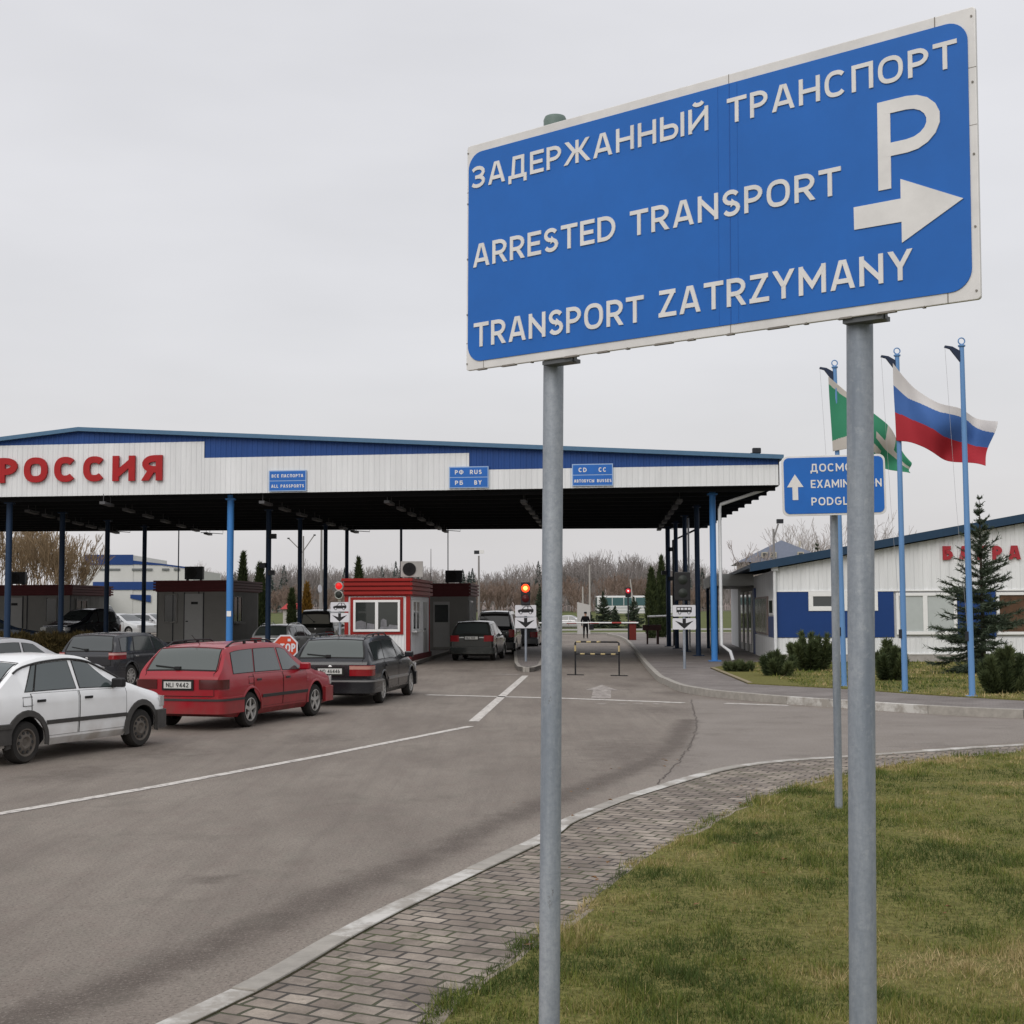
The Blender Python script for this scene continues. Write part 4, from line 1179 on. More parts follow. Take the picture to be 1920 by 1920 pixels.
wa0 = hb(1515, 1120)[0]; wa1 = hb(1646, 1120)[0]; _, wz0 = hb(1530, 1146)
for a, c, z0, z1 in ((.0, wa0, zband0, zband1), (wa1, ub, zband0, zband1), (wa0, wa1, zband0, wz0), (uw1 + .02, ub2 - .02, zband0, zband1), (ub2 + 3.2, BW, zband0, zband1)):
    mb = MB(); mb.b2((a, -.03, z0), (c, .06, z1)); mb.build('blue_panel', BANDBLUE, t)
window(t, wa0 + .01, wa1 - .01, wz0 + .01, zband1 - .01, -.0, [.52], WHITEFRAME, .06, GLASS, .16)
window(t, uw0, uw1, hb(1700, 1190)[1], zband1 - .06, -.0, [.48], WHITEFRAME, .08, BLIND, .11)
window(t, ub2, ub2 + 3.1, hb(1870, 1190)[1], zband1 - .06, -.0, [.35, .68], WHITEFRAME, .08, mat('brown_board', (.085, .045, .025), .6, var=.3, scale=4), .10)
# letters
ul0, zl0 = hb(1766, 1050); ul1, _ = hb(1914, 1050); _, zl1 = hb(1780, 1024)
nat_w = (ul1 - ul0)
nat = sum(glyph(c, .27)[0] for c in 'БАГРА') + .28 * 4
full = sum(glyph(c, .27)[0] for c in 'БАГРАТИОНОВСК') + .28 * 12
letters(FADEDRED, t, 'БАГРАТИОНОВСК', (ul0, -.04, zl0), (1, 0, 0), (0, 0, 1), (0, -1, 0), zl1 - zl0, .27, nat_w * full / nat, .06, .28)
# downpipe on the corner, side wall, porch and doors
mb = MB(); mb.tube([(-.04, -.12, zr0 - .25), (-.04, -.12, .3), (-.04, -.3, .18)], .06, 10); mb.box((-.04, -.12, zr0 - .2), (.22, .2, .18)); mb.build('rain_pipe', WHITEPIPE, t, 40)
mb = MB(); mb.b2((-.05, .3, zb0), (-.0, 8.9, 1.0)); mb.build('side_plinth', PANELWHITE, t)
for y0, y1, z0, z1 in ((.4, 2.6, 1.0, 1.75), (8.9, 10.0, zb0, 2.9)):
    mb = MB(); mb.b2((-.055, y0, z0), (0, y1, z1)); mb.build('blue_panel', BANDBLUE, t)
mb = MB(); mb.b2((-.05, .5, 1.8), (0, 2.4, 2.4)); wv = mb.build('side_window', WHITEFRAME, t)
mb = MB(); mb.b2((-.06, .8, 1.88), (-.05, 2.1, 2.33)); mb.build('pane', GLASS, wv)
mb = MB(); mb.b2((-.06, 2.9, 1.05), (-.0, 8.6, 2.5)); wv = mb.build('side_window', mat('brown_frame', (.22, .17, .15), .5), t)
for k in range(3):
    mb = MB(); mb.b2((-.08, 3.05 + k * 1.85, 1.12), (-.06, 4.75 + k * 1.85, 2.42)); mb.build('pane', mat('reflecting_pane', (.26, .235, .23), .12, ior=1.6), wv)
mb = MB(); mb.b2((-1.7, 10.0, 3.02), (-.0, 20, 3.52)); mb.build('porch_roof', mat('porch_grey', (.42, .43, .41), .5, var=.06), t)
mb = MB(); mb.b2((-.02, 10.0, zb0), (.02, 20, 3.02)); mb.build('porch_wall', DARKMETAL, t)
for k in range(3):
    mb = MB(); mb.b2((-.09, 10.4 + k * 2.6, zb0 + .05), (-.03, 11.8 + k * 2.6, 2.8)); dd = mb.build('door', mat('door_frame_white', (.5, .5, .48), .5), t)
    mb = MB(); mb.b2((-.1, 10.55 + k * 2.6, .5), (-.09, 11.65 + k * 2.6, 2.7)); mb.build('pane', GLASS, dd)
for k in range(3):
    mb = MB(); mb.b2((-1.65, 10.2 + k * 4, zb0), (-1.5, 10.35 + k * 4, 3.02)); mb.build('porch_post', SHADENAVY, t)

# ------------------------------------------------------------------ lane signals with their plates
CARPOLY = [(-.40, -.10), (-.44, .0), (-.40, .05), (-.16, .09), (.0, .27), (.04, .29), (.30, .29), (.36, .26), (.43, .06), (.44, -.08), (.42, -.10)]
def vehicle_plate(parent, kind, c, wd, ht, ry):
    M3 = Matrix.Rotation(ry, 3, 'Z')
    U, V, N = M3 @ Vector((1, 0, 0)), Vector((0, 0, 1)), M3 @ Vector((0, -1, 0))
    O_ = Vector(c) - U * wd / 2 - V * ht / 2
    mb = MB(); plate(mb, rrect(wd, ht, .03, 4), O_, U, V, N, 0, .012)
    pl = mb.build('plate', WHITEPLATE, parent)
    mb = MB(); P_ = lambda pts, z=.014: plate(mb, pts, Vector(c), U, V, N, .012, z)
    k = ht / .36
    if kind == 'car':
        P_([(a * .58 * k - .0, b * .42 * k) for a, b in [(-.44, -.02), (-.40, .06), (-.20, .12), (.44, .12), (.46, -.02), (.42, -.16), (-.42, -.16)]])
        for a, b in (((-.20, .10), (-.02, .34)), ((-.02, .34), (.27, .34)), ((.27, .34), (.40, .10)), ((.13, .34), (.13, .1))):
            d = (Vector(b) - Vector(a)).normalized(); nn = Vector((-d.y, d.x)) * .022
            P_([tuple((Vector(q) + s_ * nn) * .001 * 0 + Vector(((q[0] + s_ * nn.x) * .58 * k, (q[1] + s_ * nn.y) * .42 * k))) for q, s_ in ((a, 1), (a, -1), (b, -1), (b, 1))], .0145)
        for wx in (-.27, .27):
            P_([(wx * .58 * k + .052 * k * math.cos(q), -.072 * k + .052 * k * math.sin(q)) for q in np.linspace(0, 6.283, 13)[:-1]], .015)
        wb = MB()
        for wx in (-.27, .27):
            plate(wb, [(wx * .58 * k + .032 * k * math.cos(q), -.072 * k + .032 * k * math.sin(q)) for q in np.linspace(0, 6.283, 13)[:-1]], Vector(c), U, V, N, .015, .0165)
        wb.build('wheel_mark', WHITEPLATE, pl)
    elif kind == 'bus':
        P_([(-.24 * k, -.05 * k), (.24 * k, -.05 * k), (.24 * k, .12 * k), (-.24 * k, .12 * k)])
        wb = MB()
        for q in range(4): plate(wb, [(-.215 * k + q * .112 * k, .03 * k), (-.215 * k + q * .112 * k + .085 * k, .03 * k), (-.215 * k + q * .112 * k + .085 * k, .095 * k), (-.215 * k + q * .112 * k, .095 * k)], Vector(c), U, V, N, .014, .0155)
        for wx in (-.14, .15): plate(wb, [(wx * k + .03 * k * math.cos(q), -.065 * k + .03 * k * math.sin(q)) for q in np.linspace(0, 6.283, 13)[:-1]], Vector(c), U, V, N, .0155, .0165)
        for wx in (-.14, .15): P_([(wx * k + .048 * k * math.cos(q), -.065 * k + .048 * k * math.sin(q)) for q in np.linspace(0, 6.283, 13)[:-1]], .0152)
        wb.build('window_mark', WHITEPLATE, pl)
    else:
        P_([(-.055 * k, .17 * k), (.055 * k, .17 * k), (.055 * k, .02 * k), (.30 * k, .10 * k), (.0, -.16 * k), (-.30 * k, .10 * k), (-.055 * k, .02 * k)])
    mb.build('pictogram', BLACK, pl)
WHITEPLATE = mat('plate_white', (.60, .60, .63), .45, var=.04)
REDGLOW = mat('red_lens_lit', (.5, .01, .01), .3, emit=(1.0, .03, .03), estr=.42)
REDHOT = mat('red_lens_bright', (.8, .1, .02), .3, emit=(1.0, .05, .012), estr=2.2)
REDCORE = mat('lamp_core', (.9, .5, .1), .3, emit=(1.0, .36, .06), estr=4.0)
DARKLENS = mat('lens_off', (.02, .024, .02), .45)
def lane_signal(label, base, ztop_plate, zsig, kind, wd, ht, ry, sig):
    t = thing('lane_signal', label, 'traffic light', base, ry, 'lane signals at the checkpoint')
    h1 = ztop_plate - base[2]
    top = (zsig - base[2]) if zsig else h1
    mb = MB(); mb.tube([(0, .05, -.05), (0, .05, top + (.1 if zsig else -.1))], .045, 12); mb.build('pole', POLE, t, 40)
    c1 = h1 - ht / 2; c2 = c1 - ht - .05
    vehicle_plate(t, kind, (0, -.01, c1), wd, ht, 0); vehicle_plate(t, 'arrow', (0, -.01, c2), wd * 1.02, ht * .98, 0)
    if sig == 'two':
        for k, mt in ((0, REDGLOW), (1, DARKLENS)):
            z = top - .31 * k
            mb = MB(); mb.lathe([(.135, -.08), (.15, -.11), (.15, .08), (.09, .12)], (-.02, 0, z), 'Y', 20); hs = mb.build('housing', mat('signal_grey', (.40, .42, .38), .5, var=.06), t, 40)
            mb = MB(); mb.lathe([(.125, -.085), (.08, -.115), (.012, -.125)], (-.02, 0, z), 'Y', 20); mb.build('lens', mt, hs, 40)
            mb = MB(); mb.tube([(-.02 + .145 * math.cos(q), -.17, z + .145 * math.sin(q)) for q in np.linspace(.3, 2.84, 9)], .012, 5); mb.build('visor', mat('visor_white', (.5, .5, .48), .5), hs)
        mb = MB(); mb.b2((-.06, -.02, top - .55), (.04, .08, top - .4)); mb.build('bracket', mat('beige_metal', (.35, .33, .26), .5), t)
    elif sig == 'bright':
        mb = MB(); mb.b2((-.17, -.08, top - .62), (.17, .12, top + .22)); hs = mb.build('housing', DARKMETAL, t, None, .03)
        mb = MB(); mb.lathe([(.15, -.082), (.13, -.13), (.06, -.16), (.0, -.165)], (0, 0, top), 'Y', 24); mb.build('lens', REDHOT, hs, 50)
        mb = MB(); mb.lathe([(.075, -.158), (.05, -.18), (.0, -.186)], (0, 0, top), 'Y', 16); mb.build('lamp', REDCORE, hs, 50)
        mb = MB(); mb.lathe([(.14, -.082), (.10, -.12), (.0, -.13)], (0, 0, top - .38), 'Y', 20); mb.build('lens', mat('lens_dim_red', (.07, .008, .01), .3), hs, 40)
        mb = MB()
        for zz in (top, top - .38): mb.tube([(.165 * math.cos(q), -.2, zz + .165 * math.sin(q)) for q in np.linspace(.2, 2.94, 9)], .014, 5)
        mb.build('visor', BLACK, hs)
    else:
        mb = MB(); mb.b2((-.27, .1, h1 + .14), (.22, .28, h1 + 1.05)); hs = mb.build('housing', BLACK, t, None, .03)
        for k in range(2):
            mb = MB(); mb.lathe([(.15, .098), (.10, .06), (.0, .05)], (-.02, 0, h1 + .38 + k * .42), 'Y', 20); mb.build('lens', DARKLENS, hs, 40)
        mb = MB(); mb.tube([(0, .1, h1 - .05), (0, .18, h1 + .3)], .04, 8); mb.build('bracket', DARKMETAL, t)
p = at(637, 1150, 49.8)
lane_signal('grey two lens signal glowing red left of the red booth with car and arrow plates', (p.x, 49.8, .15), at(637, 1129, 49.8).z, at(637, 1099, 49.8).z, 'car', .66, .335, R(-4), 'two')
p = gr(986, 1240, .15)
lane_signal('bright orange red signal over car and arrow plates on the island tip', (p.x, p.y, .15), at(986, 1134.5, p.y).z, at(988, 1103, p.y).z, 'car', .77, .40, R(-2), 'bright')
p = gr(1284, 1254, .15)
lane_signal('dark signal over bus and arrow plates on the right footway', (p.x, p.y, .15), at(1284, 1134.5, p.y).z, None, 'bus', .72, .36, R(-2), 'back')

# barrier with red cabinet and its small red light
p = gr(1186, 1200, 0.15)
t = thing('boom_barrier', 'red cabinet boom barrier with long pale boom across the far lane', 'barrier', (p.x, p.y, .15), 0)
REDCAB = mat('cabinet_red', (.13, .018, .014), .5, var=.1)
mb = MB(); mb.b2((-.2, -.18, 0), (.22, .18, 1.15)); mb.build('cabinet', REDCAB, t, None, .02)
zb_ = at(1100, 1168, p.y).z - .15
mb = MB(); mb.tube([(.35, -.24, zb_), (-7.2, -.24, zb_ + .02)], .045, 8); bo = mb.build('boom', WHITEFRAME, t, 40)
mb = MB()
for k in range(5): mb.tube([(-.7 - k * 1.4, -.24, zb_ + .001), (-1.3 - k * 1.4, -.24, zb_ + .003)], .047, 8)
mb.build('red_stripe', mat('stripe_red', (.35, .05, .04), .5), bo)
z_ = at(1177, 1108, p.y).z - .15
mb = MB(); mb.tube([(-.25, 0, 0), (-.25, 0, z_)], .045, 8); mb.build('pole', DARKMETAL, t, 40)
mb = MB(); mb.b2((-.42, -.1, z_ - .4), (-.08, .1, z_ + .22)); hs = mb.build('signal_housing', BLACK, t, None, .02)
mb = MB(); mb.lathe([(.15, -.102), (.1, -.14), (0, -.15)], (-.25, 0, z_), 'Y', 16); mb.build('lens', mat('red_lens_dim', (.2, .01, .01), .3, emit=(1, .03, .06), estr=.45), hs, 40)
mb = MB(); mb.lathe([(.055, -.152), (.03, -.162), (0, -.165)], (-.25, 0, z_), 'Y', 10); mb.build('lamp', mat('lamp_core_pink', (.9, .5, .5), .3, emit=(1, .45, .5), estr=1.5), hs, 40)
p = gr(1214, 1208, .15)
t = thing('boom_barrier', 'dark low barrier machine with short white boom beside the right thujas', 'barrier', (p.x, p.y, .15), 0)
mb = MB(); mb.tube([(0, 0, 0), (0, 0, .9)], .05, 8); mb.b2((-.25, -.15, .75), (.75, .15, 1.05)); mb.b2((.5, -.12, 0), (.62, .12, .75)); mb.build('cabinet', mat('machine_brown', (.045, .02, .018), .6), t)
mb = MB(); mb.tube([(0, -.2, 1.5), (1.5, -.2, 1.55)], .05, 8); mb.build('boom', WHITEFRAME, t, 40)
mb = MB(); mb.tube([(.05, -.2, 1.0), (.05, -.2, 1.55)], .035, 6); mb.build('fork', DARKMETAL, t)

# low black and yellow barricade
p0, p1 = gr(1079, 1266), gr(1161, 1267.5)
t = thing('barricade', 'low tubular black and yellow barricade across the bus lane', 'barricade', tuple(p0), 0)
dx, dy = p1.x - p0.x, p1.y - p0.y
YEL = mat('stripe_yellow', (.40, .32, .16), .5, var=.1)
mb = MB(); mb.tube([(0, 0, 0), (0, 0, 1.0), (.04, 0, 1.03), (dx - .04, dy, 1.03), (dx, dy, 1.0), (dx, dy, 0)], .026, 8)
mb.tube([(0, 0, .66), (dx, dy, .66)], .022, 8); mb.build('frame', BLACK, t, 40)
mb = MB()
for k in range(4):
    a, c = .12 + k * .235, .12 + k * .235 + .10
    mb.tube([(dx * a, dy * a, .66), (dx * c, dy * c, .66)], .0245, 8)
    a, c = a + .01, c - .0
    mb.tube([(dx * (a - .1), dy * (a - .1), 1.03), (dx * a, dy * a, 1.03)], .028, 8)
mb.tube([(dx * .95, dy * .95, 1.03), (dx * .985, dy * .985, 1.03)], .028, 8)
for q in (0, 1): mb.tube([(dx * q, dy * q, .74), (dx * q, dy * q, .92)], .029, 8)
mb.build('yellow_stripe', YEL, t, 40)
mb = MB()
for q in (0, 1):
    mb.box((dx * q, dy * q, .015), (.05, .55, .025), R(65)); 
mb.build('foot', BLACK, t)

# stop sign between the red and the black cars
p = at(535, 1214, 32.0)
t = thing('stop_sign', 'round red STOP disc sign behind the roof of the red estate car', 'sign', (p.x, p.y, 0), R(-4))
mb = MB(); mb.tube([(0, .03, 0), (0, .03, p.z)], .028, 10); mb.box((0, .03, .02), (.4, .4, .04)); mb.build('pole', POLE, t, 40)
z = p.z; r = .305
oc = lambda k, ro_: [(ro_ * math.cos(R(22.5 + 45 * i)), ro_ * math.sin(R(22.5 + 45 * i))) for i in range(8)]
ux, uv_, un = Vector((1, 0, 0)), Vector((0, 0, 1)), Vector((0, -1, 0))
mb = MB(); plate(mb, oc(8, r * 1.02), (0, 0, z), ux, uv_, un, -.012, 0); mb.build('border', WHITEPLATE, t)
mb = MB(); plate(mb, oc(8, r * .90), (0, 0, z), ux, uv_, un, 0, .004); mb.build('red_face', mat('stop_red', (.50, .055, .022), .5, var=.05), t)
mb = MB(); text(mb, 'STOP', (-.235, 0, z - .10), ux, uv_, Vector((0, -1, 0)), .19, .2, .47, .008, .16); 
mb.box((.09, -.006, z + .17), (.07, .006, .06)); mb.build('lettering', WHITEPLATE, t)

# ------------------------------------------------------------------ flags
FLAGBLUE = mat('flagpole_blue', (.12, .25, .47), .45, var=.12, scale=4, streak=True)
def flagpole(label, pxb, pyb, pxt, pyt):
    b_ = gr(pxb, pyb, .16); tp = at(pxt, pyt, b_.y)
    t = thing('flagpole', label, 'flagpole', tuple(b_), 0, 'blue flagpoles in front of the white building')
    d = tp - b_
    mb = MB(); mb.tube([(0, 0, -.05), tuple(d * .5), tuple(d)], [.066, .06, .05], 14); mb.lathe([(.14, 0), (.13, .02), (.07, .025)], (0, 0, 0), 'Z', 14); mb.build('pole', FLAGBLUE, t, 40)
    mb = MB(); mb.lathe([(.075, 0), (.08, .03), (.03, .05)], tuple(d), 'Z', 12); mb.tube([tuple(d + Vector((.07 * math.sin(q), 0, .12 + .07 * math.cos(q)))) for q in np.linspace(0, 6.283, 13)], .014, 6); mb.build('ring', FLAGBLUE, t, 40)
    mb = MB(); mb.add([tuple(d + Vector(q) * .85) for q in [(-.03, -.03, -.42), (-.03, .03, -.42), (-.03, .03, -.12), (-.03, -.03, -.12), (-.30, -.035, -.06), (-.30, .035, -.06), (-.24, .035, .0), (-.24, -.035, .0), (-.44, -.03, -.02), (-.44, .03, -.02), (-.42, .03, .03), (-.42, -.03, .03)]],
                      [(0, 1, 5, 4), (3, 7, 6, 2), (0, 4, 7, 3), (1, 2, 6, 5), (0, 3, 2, 1), (4, 5, 9, 8), (7, 11, 10, 6), (4, 8, 11, 7), (5, 6, 10, 9), (8, 9, 10, 11)])
    mb.build('bracket', mat('bracket_dark', (.02, .03, .06), .5), t)
    mb = MB(); mb.tube([tuple(d + Vector((-.36, 0, 0))), tuple(d * .55 + Vector((-.22, 0, 0))), tuple(d * .2 + Vector((-.08, -.06, 0)))], .003, 4); mb.build('halyard', mat('cord', (.35, .35, .36), .7), t)
    mb = MB(); mb.box(tuple(d * .17 + Vector((-.08, -.02, 0))), (.06, .05, .2)); mb.build('cleat', DARKMETAL, t)
    return b_, tp
fp = [flagpole('leftmost blue flagpole, mostly hidden behind the thick grey sign post', 1583, 1287, 1565, 690),
      flagpole('middle blue flagpole carrying the white blue and red flag', 1697, 1297, 1682, 668),
      flagpole('rightmost blue flagpole, bare without a flag of its own', 1823, 1306, 1803, 650)]
def cloth(name, label, top, bot, Y0, Y1, amp, mats, stripe, nu=110, nv=100):
    """sheet between two curves given left to right; stripe(u, v) picks the colour"""
    TP = spline2(top, nu); BT = spline2(bot, nu)
    V, Fq, mi = [], [], []
    for i in range(nu + 1):
        u = i / nu; Y = Y0 + (Y1 - Y0) * u
        for j in range(nv + 1):
            v = j / nv
            x = TP[i][0] * (1 - v) + BT[i][0] * v; y = TP[i][1] * (1 - v) + BT[i][1] * v
            dY = amp * (math.sin(u * 9 + v * 1.8) * (.15 + u) + .4 * math.sin(u * 17 - v * 3.5) * u + .35 * math.sin(u * 4 + v * 6) * (.2 + u))
            p = at(x, y, Y); p.y += dY
            V.append(tuple(p))
    for i in range(nu):
        for j in range(nv):
            a = i * (nv + 1) + j
            Fq.append((a, a + nv + 1, a + nv + 2, a + 1)); mi.append(stripe((i + .5) / nu, (j + .5) / nv))
    org = Vector(V[0])
    me = bpy.data.meshes.new(name); me.from_pydata([tuple(Vector(p) - org) for p in V], [], Fq)
    for m_ in mats: me.materials.append(m_)
    me.polygons.foreach_set('material_index', mi); me.shade_smooth()
    o = link(bpy.data.objects.new(name, me)); o.location = org
    md = o.modifiers.new('thickness', 'SOLIDIFY'); md.thickness = .004
    return tag(o, label, 'flag')
def spline2(pts, n):
    P = [Vector(p) for p in pts]; P = [P[0] * 2 - P[1]] + P + [P[-1] * 2 - P[-2]]
    k = len(P) - 3; out = []
    for i in range(n + 1):
        s_ = min(k - 1e-6, k * i / n); a = int(s_); f = s_ - a
        p0, p1, p2, p3 = P[a:a + 4]
        out.append(tuple(.5 * (2 * p1 + (p2 - p0) * f + (2 * p0 - 5 * p1 + 4 * p2 - p3) * f * f + (3 * p1 - p0 - 3 * p2 + p3) * f ** 3)))
    return out
def clothmat(nm, c):
    m = mat(nm, c, .75, var=.06, scale=2)
    return m
FW_, FB_, FR_ = clothmat('flag_white', (.52, .50, .49)), clothmat('flag_blue', (.045, .115, .32)), clothmat('flag_red', (.34, .022, .032))
FG_, FGW = clothmat('flag_green', (.035, .21, .115)), clothmat('flag_cream', (.46, .43, .39))
Yf = fp[1][0].y
def st3(u, v):
    a = .28 - .12 * min(1, max(0, (u - .2) / .35)) + .10 * max(0, (u - .75) / .25); b_ = .63 - .06 * u
    return 0 if v < a else (1 if v < b_ else 2)
cloth('flag', 'white blue and red striped flag blowing right from the middle pole', [(1674, 681), (1698, 706), (1722, 732), (1760, 757), (1800, 768), (1838, 780), (1869, 791)],
      [(1681, 826), (1704, 829), (1728, 838), (1755, 852), (1785, 861), (1815, 868), (1840, 876)], Yf - .1, Yf - .75, .27, [FW_, FB_, FR_], st3)
Yg = fp[0][0].y
def stg(u, v):
    if v < .10 + .10 * u and u < .42: return 1
    if v > .86 - .30 * u and v < 1.06 - .34 * u and u < .6: return 1
    if .40 < v < .56 and u > .5: return 1
    if .62 < u < .74 and v < .5: return 1
    return 0
cloth('flag', 'green flag with cream bands hanging behind the thick sign post', [(1553, 706), (1575, 722), (1600, 744), (1640, 778), (1670, 806), (1694, 838), (1708, 868)],
      [(1562, 846), (1585, 842), (1610, 838), (1640, 858), (1660, 874), (1685, 884), (1702, 889)], Yg - .1, Yg - .35, .22, [FG_, FGW], stg)

# ------------------------------------------------------------------ far buildings
p = at(160, 1040, 140)
t = thing('customs_hall', 'tall white hall with blue top band far behind the left columns', 'building', (p.x, 140, 0), R(2))
HALLWHITE = mat('hall_white', (.52, .52, .50), .6, var=.05, scale=.5)
k = 140 / F_PX
X = lambda px: (px - 160) * k
Z = lambda py: at(200, py, 140).z
mb = MB(); mb.b2((0, .05, 0), (X(249), 16, Z(1041))); mb.add([(X(249), .1, 0), (X(361), .1, 0), (X(361), .1, Z(1068)), (X(249), .1, Z(1053)), (X(249), 16, 0), (X(361), 16, 0), (X(361), 16, Z(1068)), (X(249), 16, Z(1053))],
    [(0, 1, 2, 3), (1, 5, 6, 2), (3, 2, 6, 7), (4, 7, 6, 5)]); mb.b2((X(161), -6, 0), (X(200), .05, Z(1107))); mb.build('wall', HALLWHITE, t)
mb = MB(); mb.b2((-.05, -.02, Z(1059)), (X(249), .05, Z(1040))); mb.b2((X(175), -.03, Z(1106)), (X(300), .09, Z(1091)))
mb.add([(X(249), .02, Z(1058)), (X(302), .02, Z(1060)), (X(302), .02, Z(1057)), (X(249), .02, Z(1051))], [(0, 1, 2, 3)]); mb.add([(X(302), 0, Z(1060)), (X(362), 0, Z(1068)), (X(362), 0, Z(1065)), (X(302), 0, Z(1057))], [(0, 1, 2, 3)])
mb.build('blue_band', BANDBLUE, t)
for a, c in ((188, 225), (247, 285), (303, 316), (325, 336)):
    mb = MB(); mb.b2((X(a), -.02, Z(1070)), (X(c), .04, Z(1066))); mb.build('window', mat('far_glass', (.14, .15, .15), .3), t)
mb = MB(); mb.add([(X(245), -.04, Z(1115)), (X(283), -.04, Z(1116)), (X(283), -.04, Z(1130)), (X(245), -.04, Z(1122))], [(3, 2, 1, 0)]); mb.build('blue_panel', BANDBLUE, t)
mb = MB(); mb.b2((X(170), -.06, Z(1054)), (X(176), -.02, Z(1053))); text(mb, '11', (X(176), -.03, Z(1056)), (1, 0, 0), (0, 0, 1), (0, -1, 0), .35, .2, .5, .02); mb.build('lettering', HALLWHITE, t)

p = at(1388, 1050, 112)
t = thing('house', 'pale house with grey blue roof and dormers far behind the white building', 'house', (p.x, 112, 0), R(-6))
k = 112 / F_PX; X = lambda px: (px - 1388) * k; Z = lambda py: at(1450, py, 112).z
CREAM = mat('house_cream', (.40, .37, .29), .7, var=.08); SLATE = mat('slate_blue', (.20, .23, .30), .55, var=.1)
mb = MB(); mb.b2((.2, 0, 0), (X(1545), 9, Z(1055))); mb.build('wall', CREAM, t)
mb = MB(); e0, e1, rz, ez = -.3, X(1560), Z(1014), Z(1054)
mb.add([(e0, -.6, ez), (e1, -.6, ez), (e1, 9.6, ez), (e0, 9.6, ez), (X(1463), -.6, rz), (X(1463), 9.6, rz)], [(0, 1, 4), (1, 2, 5, 4), (2, 3, 5), (3, 0, 4, 5), (0, 3, 2, 1)]); rf = mb.build('roof', SLATE, t)
for px in (1432, 1448, 1498):
    mb = MB(); mb.box((X(px), -.5, Z(1041)), (.5, .5, .42)); dm = mb.build('dormer', CREAM, rf)
    mb = MB(); mb.b2((X(px) - .16, -.78, Z(1041) - .14), (X(px) + .16, -.75, Z(1041) + .14)); mb.build('pane', GLASS, rf)
mb = MB(); mb.b2((X(1504), 3, Z(1030)), (X(1507), 3.3, Z(1012))); mb.build('chimney', CREAM, rf)

# ------------------------------------------------------------------ masts and lamps
POSTGREY = mat('post_grey', (.22, .21, .20), .7, var=.1)
def mast(name, label, px, Y, ztop_px, cat='lamp post', base=0, r=.09, heads=(), arms=(), col=None, lean=0):
    p = at(px, 1150, Y); z = at(px, ztop_px, Y).z
    t = thing(name, label, cat, (p.x, Y, base), 0)
    mb = MB(); mb.tube([(0, 0, 0), (lean, 0, z - base)], [r, r * .55], 8); mb.build('pole', col or POSTGREY, t, 40)
    for a, b_ in arms:
        mb = MB(); mb.tube([(0 + lean, 0, z - base + a[1]), (a[0] + lean, 0, z - base + b_)], .05, 6); mb.build('arm', col or POSTGREY, t)
    for hx, hz, s_, mt in heads:
        mb = MB(); mb.box((hx, 0, z - base + hz), (s_ * 1.5, .3, s_)); mb.build('lamp_head', mt, t)
    return t
mast('lamp_post', 'floodlight post with black and white lamp heads right of the dim booth', 898, 120, 1042, base=0, r=.13, heads=((-.18, .3, .3, DARKMETAL), (.25, .35, .28, LAMPWHITE)))
mast('light_mast', 'thin mast with two spread arms seen between the left columns', 568, 130, 1005, base=0, r=.12, arms=(((-1.35, -1.6), -.25), ((1.0, -1.4), .05)), heads=((-1.4, -.22, .12, DARKMETAL), (1.05, .08, .12, DARKMETAL)))
mast('antenna_mast', 'plain grey pole with V top between the left columns', 602, 110, 990, cat='mast', r=.14, arms=(((-.35, 0), .45), ((.35, 0), .45)))
mast('whip_antenna', 'thin rod antenna standing above the red booth', 808, 64.5, 1029, cat='antenna', base=3.3, r=.02)
mast('lamp_post', 'street lamp with tilted grey head above the white building roof', 1453, 80, 992, r=.11, arms=(((.28, -.55), .30),), heads=((.38, .45, .24, DARKMETAL),))
for px, Y, py, lb in ((1106, 150, 1058, 'thin concrete pole right of the thin sign post'), (1093, 150, 1100, 'short concrete stub pole right of the thin sign post'), (1192, 160, 1086, 'slanted pale pole above the white coach')):
    mast('utility_pole', lb, px, Y, py, cat='pole', r=.13, col=mat('pole_pale', (.36, .34, .32), .8), lean=-.6 if px == 1192 else 0)
# white slab by the far lawn, orange cone like bollard
p = at(1082, 1128, 118)
t = thing('concrete_block', 'upright pale concrete slab beyond the barrier beside the person', 'slab', (p.x + .55, 118, 0), R(14))
mb = MB(); z1 = at(1090, 1129, 118).z
mb.add([(-.55, -.1, 0), (.55, -.1, 0), (.55, .1, 0), (-.55, .1, 0), (-.55, -.1, z1), (.55, -.1, z1 - .25), (.55, .1, z1 - .25), (-.55, .1, z1)], [(0, 1, 5, 4), (1, 2, 6, 5), (2, 3, 7, 6), (3, 0, 4, 7), (4, 5, 6, 7), (0, 3, 2, 1)])
o = mb.build('slab', mat('slab_pale', (.45, .44, .42), .8, var=.05), t)
p = at(470, 1165, 84)
t = thing('post_box', 'small post with white cap and orange body between the tall thujas', 'post', (p.x, 84, 0), 0)
mb = MB(); z0, z1 = at(470, 1182, 84).z, at(470, 1145, 84).z
mb.lathe([(.05, 0), (.05, z0), (.16, z0 + .5), (.17, z1 - .45)], (0, 0, 0), 'Z', 12); mb.build('body', mat('post_orange', (.42, .22, .05), .6), t, 40)
mb = MB(); mb.b2((-.18, -.15, z1 - .45), (.18, .15, z1)); mb.build('cap', mat('post_white', (.6, .5, .44), .6), t)
p = at(600, 1110, 100)
t = thing('road_sign', 'round white sign seen edge on between the left columns', 'sign', (p.x, 100, 0), R(70))
mb = MB(); mb.tube([(0, .03, 0), (0, .03, p.z)], .05, 8); mb.build('pole', POSTGREY, t)
mb = MB(); mb.lathe([(.3, 0), (.3, .02)], (0, 0, at(600, 1104, 100).z), 'Y', 20); mb.build('disc', WHITEPLATE, t)
